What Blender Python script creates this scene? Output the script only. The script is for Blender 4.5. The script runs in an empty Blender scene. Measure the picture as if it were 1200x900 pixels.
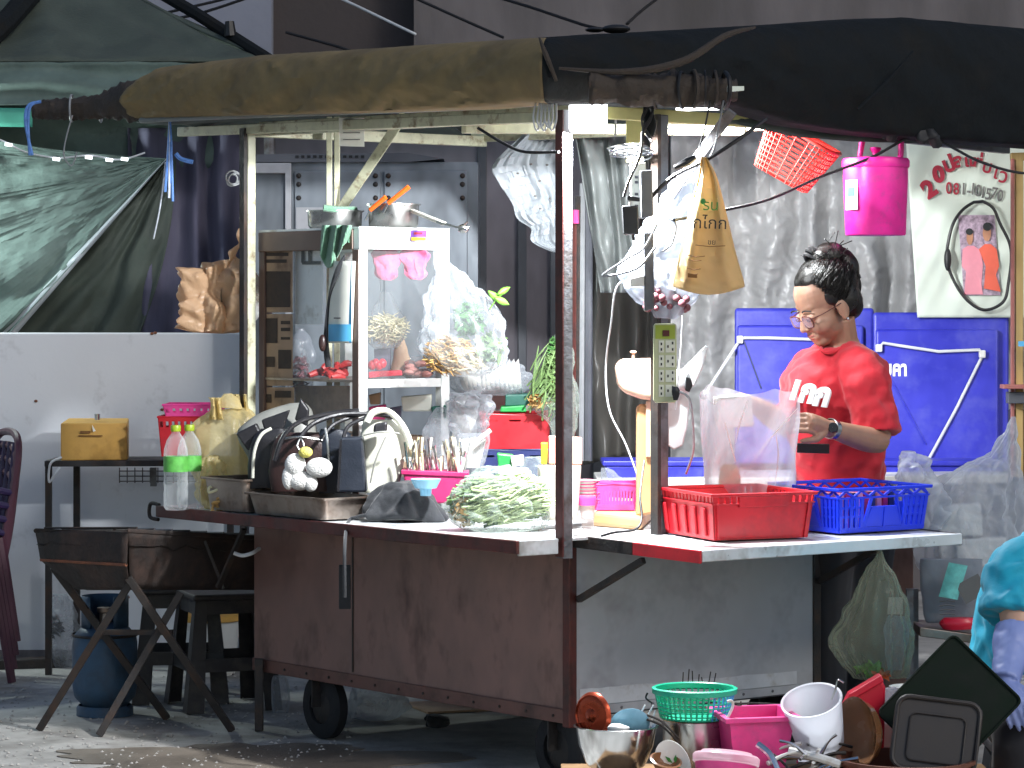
import bpy, math, random
from mathutils import Vector, Matrix, noise

random.seed(7)
scn = bpy.context.scene
COL = scn.collection
R = math.radians

# ------------------------------------------------------------------ camera, sky, sun, exposure
F, CX, HY, HC = 3500.0, 600.0, 365.0, 1.5
cam_d = bpy.data.cameras.new('camera')
cam_d.sensor_width = 36.0
cam_d.lens = F / 1200.0 * 36.0
cam_d.shift_y = -(450.0 - HY) / 1200.0
cam_d.clip_start, cam_d.clip_end = 0.1, 400.0
cam = bpy.data.objects.new('camera', cam_d)
cam.location = (0, 0, HC)
cam.rotation_euler = (R(90), 0, 0)
COL.objects.link(cam)
scn.camera = cam

SUN_AZ = Vector((0.66, -0.75, 0)).normalized()      # horizontal direction towards the street light
SUN_EL = 35.0
world = bpy.data.worlds.new('World')
scn.world = world
world.use_nodes = True
wn = world.node_tree
sky = wn.nodes.new('ShaderNodeTexSky')
sky.sky_type = 'NISHITA'
sky.sun_disc = False
sky.sun_elevation = R(SUN_EL)
sky.sun_rotation = math.atan2(SUN_AZ.x, SUN_AZ.y)
wn.links.new(sky.outputs[0], wn.nodes['Background'].inputs[0])
wn.nodes['Background'].inputs[1].default_value = 0.115
sun_d = bpy.data.lights.new('street_light', 'SUN')
sun_d.energy = 0.75
sun_d.angle = R(12)
sun_d.color = (1.0, 0.95, 0.88)
sun = bpy.data.objects.new('street_light', sun_d)
COL.objects.link(sun)
sun.rotation_euler = (SUN_AZ * math.cos(R(SUN_EL)) + Vector((0, 0, math.sin(R(SUN_EL))))).to_track_quat('Z', 'Y').to_euler()

scn.view_settings.view_transform = 'Standard'
scn.view_settings.look = 'None'
scn.view_settings.exposure = 0.0
scn.view_settings.gamma = 1.0
scn.cycles.max_bounces = 5
scn.cycles.transparent_max_bounces = 14
scn.cycles.diffuse_bounces = 2
scn.cycles.glossy_bounces = 2
scn.cycles.transmission_bounces = 3
scn.cycles.caustics_reflective = False
scn.cycles.caustics_refractive = False
scn.cycles.sample_clamp_indirect = 4.0
scn.cycles.use_denoising = True
scn.cycles.use_adaptive_sampling = True
scn.cycles.adaptive_threshold = 0.03
scn.cycles.adaptive_min_samples = 20

# ------------------------------------------------------------------ where things stand
def P(px, py, Y):                       # point of the place at distance Y, named by where the photo shows it
    return Vector(((px - CX) * Y / F, Y, HC - (py - HY) * Y / F))
def ON(px, py, z):                      # point on the level z
    return P(px, py, (HC - z) * F / (py - HY))
def S(Y): return Y / F                  # metres in one photo pixel at distance Y

CO = Vector((0.18, 9.33, 0))            # near bottom corner of the cart
U = Vector((0.788, 0.616, 0))           # along its front
V = Vector((-0.616, 0.788, 0))          # along its long side
def C(a, b, z): return CO + U * a + V * b + Vector((0, 0, z))
CT = 0.80                               # counter level

# ------------------------------------------------------------------ mesh helpers
def frame(o, x, y=None, z=Vector((0, 0, 1))):
    x = Vector(x).normalized(); z = Vector(z)
    if y is None: y = z.cross(x)
    y = Vector(y).normalized(); z = x.cross(y).normalized()
    return Matrix.Translation(o) @ Matrix((x, y, z)).transposed().to_4x4()
def euler(o, rx=0, ry=0, rz=0):
    from mathutils import Euler
    return Matrix.Translation(o) @ Euler((R(rx), R(ry), R(rz))).to_matrix().to_4x4()

def catmull(pts, n):
    pts = [tuple(p) for p in pts]
    out = []
    m = len(pts) - 1
    for i in range(n + 1):
        t = i / n * m
        k = min(int(t), m - 1); f = t - k
        p0, p1, p2, p3 = pts[max(k - 1, 0)], pts[k], pts[k + 1], pts[min(k + 2, m)]
        out.append(tuple(0.5 * (2 * b + (c - a) * f + (2 * a - 5 * b + 4 * c - d) * f * f + (3 * b - a - 3 * c + d) * f ** 3)
                         for a, b, c, d in zip(p0, p1, p2, p3)))
    return out

class MB:
    def __init__(self): self.v, self.f, self.m = [], [], Matrix.Identity(4)
    def at(self, m): self.m = m; return self
    def add(self, vs, fs):
        o = len(self.v)
        self.v += [tuple(self.m @ Vector(p)) for p in vs]
        self.f += [tuple(o + i for i in f) for f in fs]
        return self
    def hexa(self, p):                  # 4 bottom points then 4 top points
        return self.add(p, [(3, 2, 1, 0), (4, 5, 6, 7), (0, 1, 5, 4), (1, 2, 6, 5), (2, 3, 7, 6), (3, 0, 4, 7)])
    def box(self, c, s):
        x, y, z = c; a, b, h = s[0] / 2, s[1] / 2, s[2] / 2
        return self.hexa([(x - a, y - b, z - h), (x + a, y - b, z - h), (x + a, y + b, z - h), (x - a, y + b, z - h),
                          (x - a, y - b, z + h), (x + a, y - b, z + h), (x + a, y + b, z + h), (x - a, y + b, z + h)])
    def cbox(self, a0, a1, b0, b1, z0, z1):
        return self.hexa([C(a0, b0, z0), C(a1, b0, z0), C(a1, b1, z0), C(a0, b1, z0),
                          C(a0, b0, z1), C(a1, b0, z1), C(a1, b1, z1), C(a0, b1, z1)])
    def bar(self, p, q, w, h=None, up=Vector((0, 0, 1))):
        p, q = Vector(p), Vector(q); d = (q - p).normalized(); h = h or w
        s = d.cross(up)
        if s.length < 1e-4: s = d.cross(Vector((0, 1, 0)))
        s = s.normalized() * w / 2; t = s.cross(d).normalized() * h / 2
        return self.hexa([p - s - t, p + s - t, q + s - t, q - s - t, p - s + t, p + s + t, q + s + t, q - s + t])
    def tube(self, pts, r, n=8, cap=True, sub=0, close=False):
        if sub: pts = [Vector(p) for p in catmull(pts, sub)]
        pts = [Vector(p) for p in pts]; k = len(pts)
        rs = r if isinstance(r, (list, tuple)) else [r] * k
        if len(rs) != k: rs = [x[0] for x in catmull([(x,) for x in rs], k - 1)]
        vs, fs, nrm = [], [], None
        for i, p in enumerate(pts):
            a = pts[(i - 1) % k] if close or i else pts[0]
            b = pts[(i + 1) % k] if close or i < k - 1 else pts[-1]
            t = (b - a).normalized()
            if nrm is None:
                nrm = t.cross(Vector((0, 0, 1)))
                if nrm.length < 1e-3: nrm = t.cross(Vector((0, 1, 0)))
            nrm = (nrm - t * nrm.dot(t)).normalized()
            bn = t.cross(nrm)
            for j in range(n):
                w = 2 * math.pi * j / n
                vs.append(p + (nrm * math.cos(w) + bn * math.sin(w)) * rs[i])
        for i in range(k if close else k - 1):
            i2 = (i + 1) % k
            for j in range(n):
                j2 = (j + 1) % n
                fs.append((i * n + j, i * n + j2, i2 * n + j2, i2 * n + j))
        if cap and not close:
            fs.append(tuple(range(n - 1, -1, -1))); fs.append(tuple((k - 1) * n + j for j in range(n)))
        return self.add(vs, fs)
    def lathe(self, prof, n=32, sx=1, sy=1, cap=False):
        vs, fs = [], []
        for r, z in prof:
            for j in range(n):
                w = 2 * math.pi * j / n
                vs.append((r * sx * math.cos(w), r * sy * math.sin(w), z))
        for i in range(len(prof) - 1):
            for j in range(n):
                j2 = (j + 1) % n
                fs.append((i * n + j, i * n + j2, (i + 1) * n + j2, (i + 1) * n + j))
        if cap:
            fs.append(tuple(range(n - 1, -1, -1))); k = len(prof) - 1
            fs.append(tuple(k * n + j for j in range(n)))
        return self.add(vs, fs)
    def grid(self, fn, nu, nv, cu=False):
        vs = [fn(i / nu, j / nv) for j in range(nv + 1) for i in range(nu if cu else nu + 1)]
        k = nu if cu else nu + 1
        fs = [(j * k + i, j * k + (i + 1) % k, (j + 1) * k + (i + 1) % k, (j + 1) * k + i)
              for j in range(nv) for i in range(nu)]
        return self.add(vs, fs)
    def ball(self, c, r, n=16, m=10):
        r = (r, r, r) if isinstance(r, (int, float)) else r
        c = Vector(c)
        def fn(u, v):
            a, b = 2 * math.pi * u, math.pi * (v * 0.998 + 0.001)
            return c + Vector((r[0] * math.cos(a) * math.sin(b), r[1] * math.sin(a) * math.sin(b), -r[2] * math.cos(b)))
        return self.grid(fn, n, m, True)
    def prism(self, poly, h, z0=0):     # polygon in local xy extruded along z
        n = len(poly)
        vs = [(x, y, z0) for x, y in poly] + [(x, y, z0 + h) for x, y in poly]
        fs = [tuple(range(n - 1, -1, -1)), tuple(range(n, 2 * n))]
        fs += [(i, (i + 1) % n, n + (i + 1) % n, n + i) for i in range(n)]
        return self.add(vs, fs)
    def slab(self, pts, Y, th):         # outline standing square to the street at distance Y, th thick
        front = [P(x, y, Y) for x, y in pts]; n = len(pts)
        back = [p + Vector((0, th, 0)) for p in front]
        fs = [tuple(range(n - 1, -1, -1)), tuple(range(n, 2 * n))]
        fs += [(i, (i + 1) % n, n + (i + 1) % n, n + i) for i in range(n)]
        return self.add(front + back, fs)
    def loft(self, rows, Y, ratio=0.5, n=28, nv=28, amp=0.0, freq=14.0, pleat=0.0, np=9, e=2.0, seed=0, crk=0.0, cap=True):
        # a body of round or boxy section; rows give height, left and right edge (photo pixels at distance Y), depth shift in m
        rows = [tuple(r) + (0.0,) * (4 - len(r)) for r in rows]
        rr = catmull(rows, nv)
        s = S(Y); off = Vector((seed * 3.1, seed * 1.7, seed * 2.3))
        vs, fs = [], []
        for (py, xl, xr, dy) in rr:
            hw = max((xr - xl) / 2 * s, 0.0008); c = P((xl + xr) / 2, py, Y)
            for j in range(n):
                w = 2 * math.pi * j / n
                cx, sy_ = math.cos(w), math.sin(w)
                ex = math.copysign(abs(cx) ** (2 / e), cx); ey = math.copysign(abs(sy_) ** (2 / e), sy_)
                k = 1 + pleat * math.sin(np * w + 2 * noise.noise(Vector((w, c.z * 3, seed))))
                p = Vector((c.x + hw * ex * k, c.y + dy + hw * ratio * ey * k, c.z))
                if amp or crk:
                    q = p * freq + off
                    d = Vector((noise.noise(q), noise.noise(q + Vector((9, 0, 0))), noise.noise(q + Vector((0, 9, 0))) * 0.6)) * amp
                    if crk:
                        q2 = Vector((p.x, p.y, p.z * 0.6)) * freq * 1.5 + off + Vector((noise.noise(q), noise.noise(q + Vector((5, 0, 0))), 0)) * 0.6
                        d1 = noise.voronoi(q2)[0]; d2 = noise.voronoi(q2 * 2.3)[0]
                        g = 0.75 * d1[0] - 0.25 * (d1[1] - d1[0]) + 0.35 * d2[0]
                        d += Vector((ex, ey, 0.3)) * (crk * 1.5 * (0.55 - g))
                    p = p + d * min(1.0, hw * 40)
                vs.append(p)
        m = len(rr)
        for i in range(m - 1):
            for j in range(n):
                j2 = (j + 1) % n
                fs.append((i * n + j, (i + 1) * n + j, (i + 1) * n + j2, i * n + j2))
        if cap:
            fs.append(tuple(range(n))); fs.append(tuple((m - 1) * n + j for j in range(n - 1, -1, -1)))
        return self.add(vs, fs)
    def build(self, name, mat, parent=None, smooth=True, bevel=0, seg=2, solid=0, sub=0, label=None, kind=None, local=False, ang=40):
        me = bpy.data.meshes.new(name)
        o = Vector((0, 0, 0))
        if parent is not None and not local:
            r = parent
            while r is not None: o += r.location; r = r.parent
        elif parent is None and not local and self.v:
            xs, ys, zs = zip(*self.v)
            o = Vector(((min(xs) + max(xs)) / 2, (min(ys) + max(ys)) / 2, min(zs)))
        me.from_pydata([(x - o.x, y - o.y, z - o.z) for x, y, z in self.v], [], self.f)
        me.validate()
        ob = bpy.data.objects.new(name, me)
        COL.objects.link(ob)
        if parent is not None: ob.parent = parent
        elif not local: ob.location = o
        if mat is not None: me.materials.append(MAT[mat] if isinstance(mat, str) else mat)
        if smooth and len(me.polygons):
            me.polygons.foreach_set('use_smooth', [True] * len(me.polygons))
            me.set_sharp_from_angle(angle=R(ang))
        if solid:
            q = ob.modifiers.new('solid', 'SOLIDIFY'); q.thickness = solid; q.offset = 0
        if bevel:
            q = ob.modifiers.new('bevel', 'BEVEL'); q.width = bevel; q.segments = seg; q.limit_method = 'ANGLE'; q.angle_limit = R(35)
        if sub:
            q = ob.modifiers.new('sub', 'SUBSURF'); q.levels = sub; q.render_levels = sub
        if label: ob['label'] = label
        if kind: ob['kind'] = kind
        return ob

def tag(o, label, cat, group=None, kind=None):
    o['label'] = label; o['category'] = cat
    if group: o['group'] = group
    if kind: o['kind'] = kind
    return o
def thing(name, label, cat, loc, group=None, rz=0):
    o = bpy.data.objects.new(name, None); COL.objects.link(o)
    o.empty_display_size = 0.05
    o.location = loc; o.rotation_euler = (0, 0, rz)
    return tag(o, label, cat, group)
def dup(root, label, loc=None, rz=None, group=None):
    r = root.copy(); COL.objects.link(r); r['label'] = label
    if loc is not None: r.location = loc
    if rz is not None: r.rotation_euler = (0, 0, rz)
    if group: r['group'] = group
    for ch in root.children:
        c = ch.copy(); COL.objects.link(c); c.parent = r
        for g in ch.children:
            d = g.copy(); COL.objects.link(d); d.parent = c
    return r
def cable(name, label, pts, r, mat, cat='cable', group=None, sub=None, parent=None):
    b = MB().tube([P(*p) for p in pts], r, 7, sub=sub or 8 * len(pts))
    o = b.build(name, mat, parent)
    if parent is None: tag(o, label, cat, group)
    return o
def text(name, body, mat, m, size, parent, depth=0.001, bold=0.0, shear=0.0, sx=1.0):
    cu = bpy.data.curves.new(name, 'FONT'); cu.body = body; cu.size = size
    cu.extrude = depth; cu.offset = bold; cu.shear = shear
    cu.align_x = 'CENTER'; cu.align_y = 'CENTER'
    t = bpy.data.objects.new(name, cu); COL.objects.link(t)
    me = bpy.data.meshes.new_from_object(t.evaluated_get(bpy.context.evaluated_depsgraph_get()))
    bpy.data.objects.remove(t)
    b = MB().at(m @ Matrix.Diagonal((sx, 1, 1, 1)))
    b.add([v.co[:] for v in me.vertices], [tuple(p.vertices) for p in me.polygons])
    return b.build(name, mat, parent, smooth=False)
def facing(px, py, Y, yaw=0, roll=0):   # frame whose z looks back at the street and whose y is up
    return Matrix.Translation(P(px, py, Y)) @ Matrix.Rotation(R(yaw), 4, 'Z') @ Matrix.Rotation(R(90), 4, 'X') @ Matrix.Rotation(R(roll), 4, 'Z')

# ------------------------------------------------------------------ materials
MAT = {}
def srgb(c):
    if isinstance(c, str):
        c = tuple(int(c[i:i + 2], 16) / 255 for i in (0, 2, 4))
        return tuple(x / 12.92 if x <= 0.04045 else ((x + 0.055) / 1.055) ** 2.4 for x in c)
    return c
def nodes(name):
    m = bpy.data.materials.new(name); m.use_nodes = True
    nt = m.node_tree; MAT[name] = m
    return m, nt, nt.nodes['Principled BSDF']
def tex(nt, kind, scale, detail=4, rough=0.6, coord='Object', stretch=None):
    tc = nt.nodes.new('ShaderNodeTexCoord')
    src = tc.outputs[coord]
    if stretch:
        mp = nt.nodes.new('ShaderNodeMapping'); mp.inputs['Scale'].default_value = stretch
        nt.links.new(src, mp.inputs[0]); src = mp.outputs[0]
    t = nt.nodes.new(kind); nt.links.new(src, t.inputs['Vector'])
    t.inputs['Scale'].default_value = scale
    if 'Detail' in t.inputs: t.inputs['Detail'].default_value = detail
    if 'Roughness' in t.inputs: t.inputs['Roughness'].default_value = rough
    return t
def ramp(nt, src, stops):
    r = nt.nodes.new('ShaderNodeValToRGB'); nt.links.new(src, r.inputs[0])
    e = r.color_ramp.elements
    while len(e) < len(stops): e.new(0.5)
    for k, (p, c) in zip(e, stops):
        k.position = p; k.color = (*c, 1)
    return r
def mat(name, col, rough=0.55, metal=0.0, var=0.12, scale=9.0, bump=0.0, bscale=60.0, dirt=None, dscale=4.0, damt=0.5,
        spec=0.5, coat=0.0, sheen=0.0, sss=0.0, stretch=None, rvar=0.12):
    m, nt, b = nodes(name)
    col = srgb(col)
    n = tex(nt, 'ShaderNodeTexNoise', scale, 3, 0.62, stretch=stretch)
    lo = tuple(max(0, c * (1 - var)) for c in col); hi = tuple(min(1, c * (1 + var)) for c in col)
    cr = ramp(nt, n.outputs['Fac'], [(0.32, lo), (0.68, hi)])
    out = cr.outputs[0]
    if dirt is not None:
        d = tex(nt, 'ShaderNodeTexNoise', dscale, 4, 0.7, stretch=stretch)
        dr = ramp(nt, d.outputs['Fac'], [(0.62 - damt * 0.35, (0, 0, 0)), (0.72, (1, 1, 1))])
        mx = nt.nodes.new('ShaderNodeMix'); mx.data_type = 'RGBA'
        nt.links.new(dr.outputs[0], mx.inputs[0]); nt.links.new(out, mx.inputs[6])
        mx.inputs[7].default_value = (*srgb(dirt), 1); out = mx.outputs[2]
    nt.links.new(out, b.inputs['Base Color'])
    rr = nt.nodes.new('ShaderNodeMapRange'); nt.links.new(n.outputs['Fac'], rr.inputs[0])
    rr.inputs[1].default_value = 0.3; rr.inputs[2].default_value = 0.7
    rr.inputs[3].default_value = max(0.02, rough - rvar); rr.inputs[4].default_value = min(1, rough + rvar)
    nt.links.new(rr.outputs[0], b.inputs['Roughness'])
    b.inputs['Metallic'].default_value = metal
    b.inputs['Specular IOR Level'].default_value = spec
    b.inputs['Coat Weight'].default_value = coat
    if sheen: b.inputs['Sheen Weight'].default_value = sheen
    if sss:
        b.inputs['Subsurface Weight'].default_value = sss; b.inputs['Subsurface Radius'].default_value = (0.012, 0.005, 0.003)
    if bump:
        bn = tex(nt, 'ShaderNodeTexNoise', bscale, 2, 0.6, stretch=stretch)
        bp = nt.nodes.new('ShaderNodeBump'); bp.inputs['Strength'].default_value = bump; bp.inputs['Distance'].default_value = 0.01
        nt.links.new(bn.outputs['Fac'], bp.inputs['Height']); nt.links.new(bp.outputs[0], b.inputs['Normal'])
    return m
def film(name, col, alpha=0.35, rough=0.18, scale=22.0, bump=0.5, trans=0.5, edge=0.55):
    # thin crinkled plastic film: lets what is behind through, scatters some light, shines along its folds
    m, nt, b = nodes(name)
    col = srgb(col)
    b.inputs['Base Color'].default_value = (*col, 1); b.inputs['Roughness'].default_value = rough
    n = tex(nt, 'ShaderNodeTexNoise', scale, 2, 0.6)
    n2 = tex(nt, 'ShaderNodeTexVoronoi', scale * 1.3); n2.feature = 'DISTANCE_TO_EDGE'
    bp = nt.nodes.new('ShaderNodeBump'); bp.inputs['Strength'].default_value = bump; bp.inputs['Distance'].default_value = 0.012
    ad = nt.nodes.new('ShaderNodeMath'); ad.operation = 'ADD'
    nt.links.new(n.outputs['Fac'], ad.inputs[0]); nt.links.new(n2.outputs['Distance'], ad.inputs[1])
    nt.links.new(ad.outputs[0], bp.inputs['Height']); nt.links.new(bp.outputs[0], b.inputs['Normal'])
    tl = nt.nodes.new('ShaderNodeBsdfTranslucent'); tl.inputs[0].default_value = (*col, 1)
    nt.links.new(bp.outputs[0], tl.inputs['Normal'])
    m1 = nt.nodes.new('ShaderNodeMixShader'); m1.inputs[0].default_value = trans
    nt.links.new(b.outputs[0], m1.inputs[1]); nt.links.new(tl.outputs[0], m1.inputs[2])
    tr = nt.nodes.new('ShaderNodeBsdfTransparent')
    lw = nt.nodes.new('ShaderNodeLayerWeight'); lw.inputs[0].default_value = 0.35
    nt.links.new(bp.outputs[0], lw.inputs['Normal'])
    mr = nt.nodes.new('ShaderNodeMapRange'); nt.links.new(lw.outputs['Facing'], mr.inputs[0])
    mr.inputs[3].default_value = alpha; mr.inputs[4].default_value = min(1, alpha + edge)
    m2 = nt.nodes.new('ShaderNodeMixShader')
    nt.links.new(mr.outputs[0], m2.inputs[0]); nt.links.new(tr.outputs[0], m2.inputs[1]); nt.links.new(m1.outputs[0], m2.inputs[2])
    nt.links.new(m2.outputs[0], nt.nodes['Material Output'].inputs[0])
    return m
def glow(name, col, strength):
    m, nt, b = nodes(name)
    b.inputs['Base Color'].default_value = (*col, 1)
    b.inputs['Emission Color'].default_value = (*col, 1); b.inputs['Emission Strength'].default_value = strength
    return m
mat('ground', 'b0ada7', 0.85, var=0.28, scale=3.0, bump=0.5, bscale=30, dirt='625c54', dscale=1.3, damt=0.45)
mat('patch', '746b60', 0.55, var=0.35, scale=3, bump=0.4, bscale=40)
mat('plaster', 'dcdfe3', 0.7, var=0.04, scale=1.2, bump=0.08, bscale=25, dirt='c6c8cb', dscale=5.0, damt=0.12)
mat('concrete', '6f6a6b', 0.9, var=0.3, scale=2.2, bump=0.3, bscale=18, dirt='56514f', dscale=0.9, damt=0.4, stretch=(1, 1, 0.35))
mat('concrete_dark', '4a4444', 0.9, var=0.15, scale=2.0, bump=0.3, bscale=18)
mat('concrete_pale', '868a98', 0.9, var=0.1, scale=2.0, bump=0.2, bscale=18)
mat('steel_grey', '868e96', 0.45, 0.3, var=0.2, scale=3.5, bump=0.12, bscale=14, dirt='41464c', dscale=2.0, damt=0.5, stretch=(1, 1, 0.5))
mat('steel_dark', '5c5f66', 0.55, 0.3, var=0.2, scale=3.5, bump=0.12, bscale=14)
mat('wall_dark', '86828a', 0.75, var=0.25, scale=3.0, bump=0.2, bscale=20, dirt='5c585e', dscale=1.6, damt=0.5, stretch=(1, 1, 0.4))
mat('tarp_green', '5d6e69', 0.7, var=0.18, scale=6, bump=0.35, bscale=26, spec=0.3)
mat('tarp_green_dark', '464f48', 0.8, var=0.18, scale=6, bump=0.25, bscale=60)
mat('tarp_teal', '3f8f7c', 0.6, var=0.12)
mat('cloth_purple', '5a586c', 0.85, var=0.14, scale=5, bump=0.15, bscale=30, stretch=(3, 3, 0.4))
mat('tarp_olive', '7f6d4a', 0.85, var=0.14, scale=5, bump=0.2, bscale=35, dirt='65563c', dscale=3.0, damt=0.4)
mat('tarp_black', '171b1e', 0.9, var=0.2, scale=8, bump=0.3, bscale=45, dirt='1d1c1a', dscale=3, damt=0.3, spec=0.2)
mat('tarp_roll', '3a322b', 0.8, var=0.3, scale=14, bump=0.5, bscale=50)
mat('tarp_under', '4a5350', 0.8, var=0.15, scale=5)
mat('cream_metal', 'cfcfb2', 0.5, 0.0, var=0.12, scale=16, bump=0.1, dirt='7b5f3c', dscale=14, damt=0.25)
mat('yellow_paint', 'd9d38f', 0.5, var=0.1, scale=10)
mat('iron_grey', '6f7074', 0.5, 0.5, var=0.2, scale=12, bump=0.15, dirt='4a3f3a', dscale=10, damt=0.4)
mat('iron_dark', '33302f', 0.6, 0.3, var=0.25, scale=14, bump=0.2, bscale=80, dirt='4a372c', dscale=9, damt=0.4)
mat('brown_rail', '6a4a42', 0.6, 0.05, var=0.2, scale=8, bump=0.1, dirt='3f2c27', dscale=7, damt=0.45); mat('maroon', '54241f', 0.5, 0.1, var=0.2, scale=10, bump=0.1, dirt='2c1c1a', dscale=7, damt=0.4)
mat('brown_sheet', '80625a', 0.5, 0.05, var=0.18, scale=6, bump=0.10, bscale=12, dirt='573f37', dscale=5.0, damt=0.28, stretch=(1, 1, 0.6))
mat('grey_sheet', 'abadb2', 0.5, 0.0, var=0.1, scale=3.0, bump=0.06, bscale=20, dirt='8c8c91', dscale=3.0, damt=0.35)
mat('counter', 'd4d8da', 0.35, 0.3, var=0.08, scale=8, bump=0.05, bscale=16, dirt='8f8a84', dscale=5, damt=0.3)
mat('rust', '7a4a33', 0.8, var=0.3, scale=18, bump=0.3)
mat('soot', '2b2523', 0.75, 0.15, var=0.35, scale=9, bump=0.35, bscale=50, dirt='4a372f', dscale=6, damt=0.45)
mat('black_plastic', '17181b', 0.45, var=0.2)
mat('rubber', '15161a', 0.8, var=0.2, bump=0.2)
mat('dark_stool', '2b2a2d', 0.5, var=0.2, dirt='4b4742', dscale=8, damt=0.35)
mat('white_plastic', 'dcdcd8', 0.4, var=0.06, dirt='b0a898', dscale=9, damt=0.2)
mat('white_frame', 'e4e8e6', 0.35, var=0.04, dirt='b5b3aa', dscale=9, damt=0.15)
mat('shaded_frame', '6b554c', 0.45, 0.2, var=0.1)  # white showcase frame with shade painted in, for its left side
mat('gas_blue', '2d4c66', 0.5, 0.1, var=0.2, scale=8, bump=0.12, dirt='2a3038', dscale=6, damt=0.5)
mat('card_box', 'c99a4a', 0.65, var=0.08, bump=0.06, dirt='a97c38', dscale=6, damt=0.3)
mat('print_brown', '7a5326', 0.8)
mat('kraft', 'a98c72', 0.75, var=0.12, scale=7, dirt='6b5444', dscale=5, damt=0.4)
mat('print_dark', '3f332d', 0.8, var=0.4, scale=40)
mat('chair_plum', '2c2044', 0.5, var=0.15)
mat('chair_red', '47202f', 0.5, var=0.15)
mat('blue_strap', '5b86c9', 0.6, var=0.3, scale=40)
mat('rope_white', 'c8cdd6', 0.7, var=0.2, scale=50)
mat('wire_black', '1b1b1d', 0.5)
mat('wire_grey', '8a8d90', 0.5)
mat('wire_white', 'cfd2d4', 0.5)
mat('bag_beige', 'd6b08a', 0.35, var=0.1, scale=8, bump=0.35, bscale=14, sss=0.0)
mat('bag_yellow', 'd9bf6a', 0.3, var=0.1, scale=8, bump=0.4, bscale=14)
film('bag_yellow_film', 'efdda6', 0.5, 0.25, 30, 0.5, 0.5)
film('bag_beige_film', 'ecc6a0', 0.85, 0.3, 30, 0.5, 0.4)
film('paper_yellow', 'e3cb98', 0.86, 0.45, 10, 0.15, 0.5)
film('film_clear', 'c2c9cf', 0.12, 0.12, 18, 0.8, 0.45)
film('film_milky', 'c0c6cd', 0.34, 0.2, 20, 0.7, 0.5)
film('film_white', 'a9b0ba', 0.72, 0.25, 16, 0.5, 0.5)
film('film_olive', 'b9bda4', 0.3, 0.2, 18, 0.7, 0.45)
film('film_green', 'c4d2c8', 0.14, 0.14, 30, 0.9, 0.35)
film('film_pink', 'e4e2ea', 0.40, 0.2, 14, 0.5, 0.5)
mat('tarp_silver', 'a3a3a3', 0.42, 0.0, var=0.14, scale=5, bump=0.35, bscale=30, spec=0.5, dirt='8c8a88', dscale=2.5, damt=0.4)
film('tarp_smoke', '77746f', 0.8, 0.3, 5, 0.5, 0.3)
film('sheet_white', 'c9d0d6', 0.85, 0.35, 9, 0.4, 0.35)
film('sheet_grey', '9aa09f', 0.7, 0.3, 8, 0.5, 0.4)
film('bottle_pet', 'f4f8fa', 0.12, 0.08, 30, 0.2, 0.3)
film('lid_clear', 'f3dfe6', 0.35, 0.25, 8, 0.05, 0.4)
film('bucket_clear', 'e3e6ec', 0.62, 0.3, 8, 0.05, 0.55)
mat('blue_panel', '2b2fae', 0.45, var=0.14, scale=4, bump=0.06, bscale=30, dirt='4d52b4', dscale=5, damt=0.45)
mat('blue_crate', '1836d6', 0.35, var=0.08, scale=6)
mat('navy', '1e2a5e', 0.5, var=0.15)
mat('red_crate', 'c4202c', 0.38, var=0.1, scale=6, dirt='96202a', dscale=5, damt=0.3)
mat('pink_cooler', 'e62a98', 0.4, var=0.1, scale=14, bump=0.05, dirt='c8408e', dscale=22, damt=0.25)
mat('pink_plastic', 'e64690', 0.42, var=0.12, dirt='c84a86', dscale=16, damt=0.35)
mat('magenta', 'b12a62', 0.45, var=0.1)
mat('red_basket', 'e03a34', 0.4, var=0.08)
mat('red_plastic', 'd41f3a', 0.35, var=0.08)
mat('banner', 'd3dccf', 0.55, var=0.05, scale=4, bump=0.12, bscale=7)
mat('print_red', 'a2263a', 0.7); mat('print_grey', '6c6a68', 0.7); mat('print_black', '2c2f30', 0.7)
mat('print_white', 'e9ecec', 0.7); mat('print_blue', '3566b8', 0.6); mat('print_green', '3c8a3c', 0.6); mat('print_purple', '6b3aa8', 0.5)
mat('print_yellow', 'e8cf2a', 0.5); mat('print_pink', 'd98a98', 0.6); mat('print_orange', 'd9604a', 0.6); mat('print_skin', 'b8866a', 0.7)
mat('print_mauve', 'a894a4', 0.7, var=0.5, scale=60)
mat('wood_gold', 'b79a62', 0.6, var=0.2, scale=20, stretch=(1, 1, 0.1)); mat('wood_pink', 'a3665e', 0.6, var=0.15)
mat('wood', '8a6a48', 0.65, var=0.25, scale=14)
mat('chrome', 'c9ccce', 0.16, 1.0, var=0.06, scale=10, rvar=0.05)
mat('painted_light_band', 'c3c6cb', 0.6, 0.0, var=0.1, scale=14, dirt='9a948c', dscale=9, damt=0.35); mat('steel', 'b4b5b3', 0.28, 1.0, var=0.12, scale=9, bump=0.06, bscale=20)  # band colour: the grey front panel with light painted in
mat('steel_worn', '9a8f86', 0.4, 0.8, var=0.2, scale=9, bump=0.1, dirt='6a5548', dscale=6, damt=0.4)
mat('copper', '9a3f26', 0.3, 0.75, var=0.15)
mat('orange', 'e8641e', 0.4)
mat('cloth_green', '6f9a80', 0.9, var=0.15, scale=12, bump=0.3, bscale=90, sheen=0.3)
mat('cloth_pink', 'd8648c', 0.9, var=0.12, scale=12, bump=0.3, bscale=90, sheen=0.3)
mat('cloth_black', '25272b', 0.8, var=0.2, scale=10, bump=0.2, bscale=60, sheen=0.2)
mat('leather_black', '1d1c20', 0.42, var=0.2, bump=0.12, bscale=120)
mat('leather_navy', '1f2530', 0.45, var=0.15, bump=0.1, bscale=120)
mat('leather_brown', '34211f', 0.42, var=0.2, bump=0.12, bscale=120)
mat('leather_grey', '8a8a84', 0.45, var=0.1, bump=0.1, bscale=90)
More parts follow.
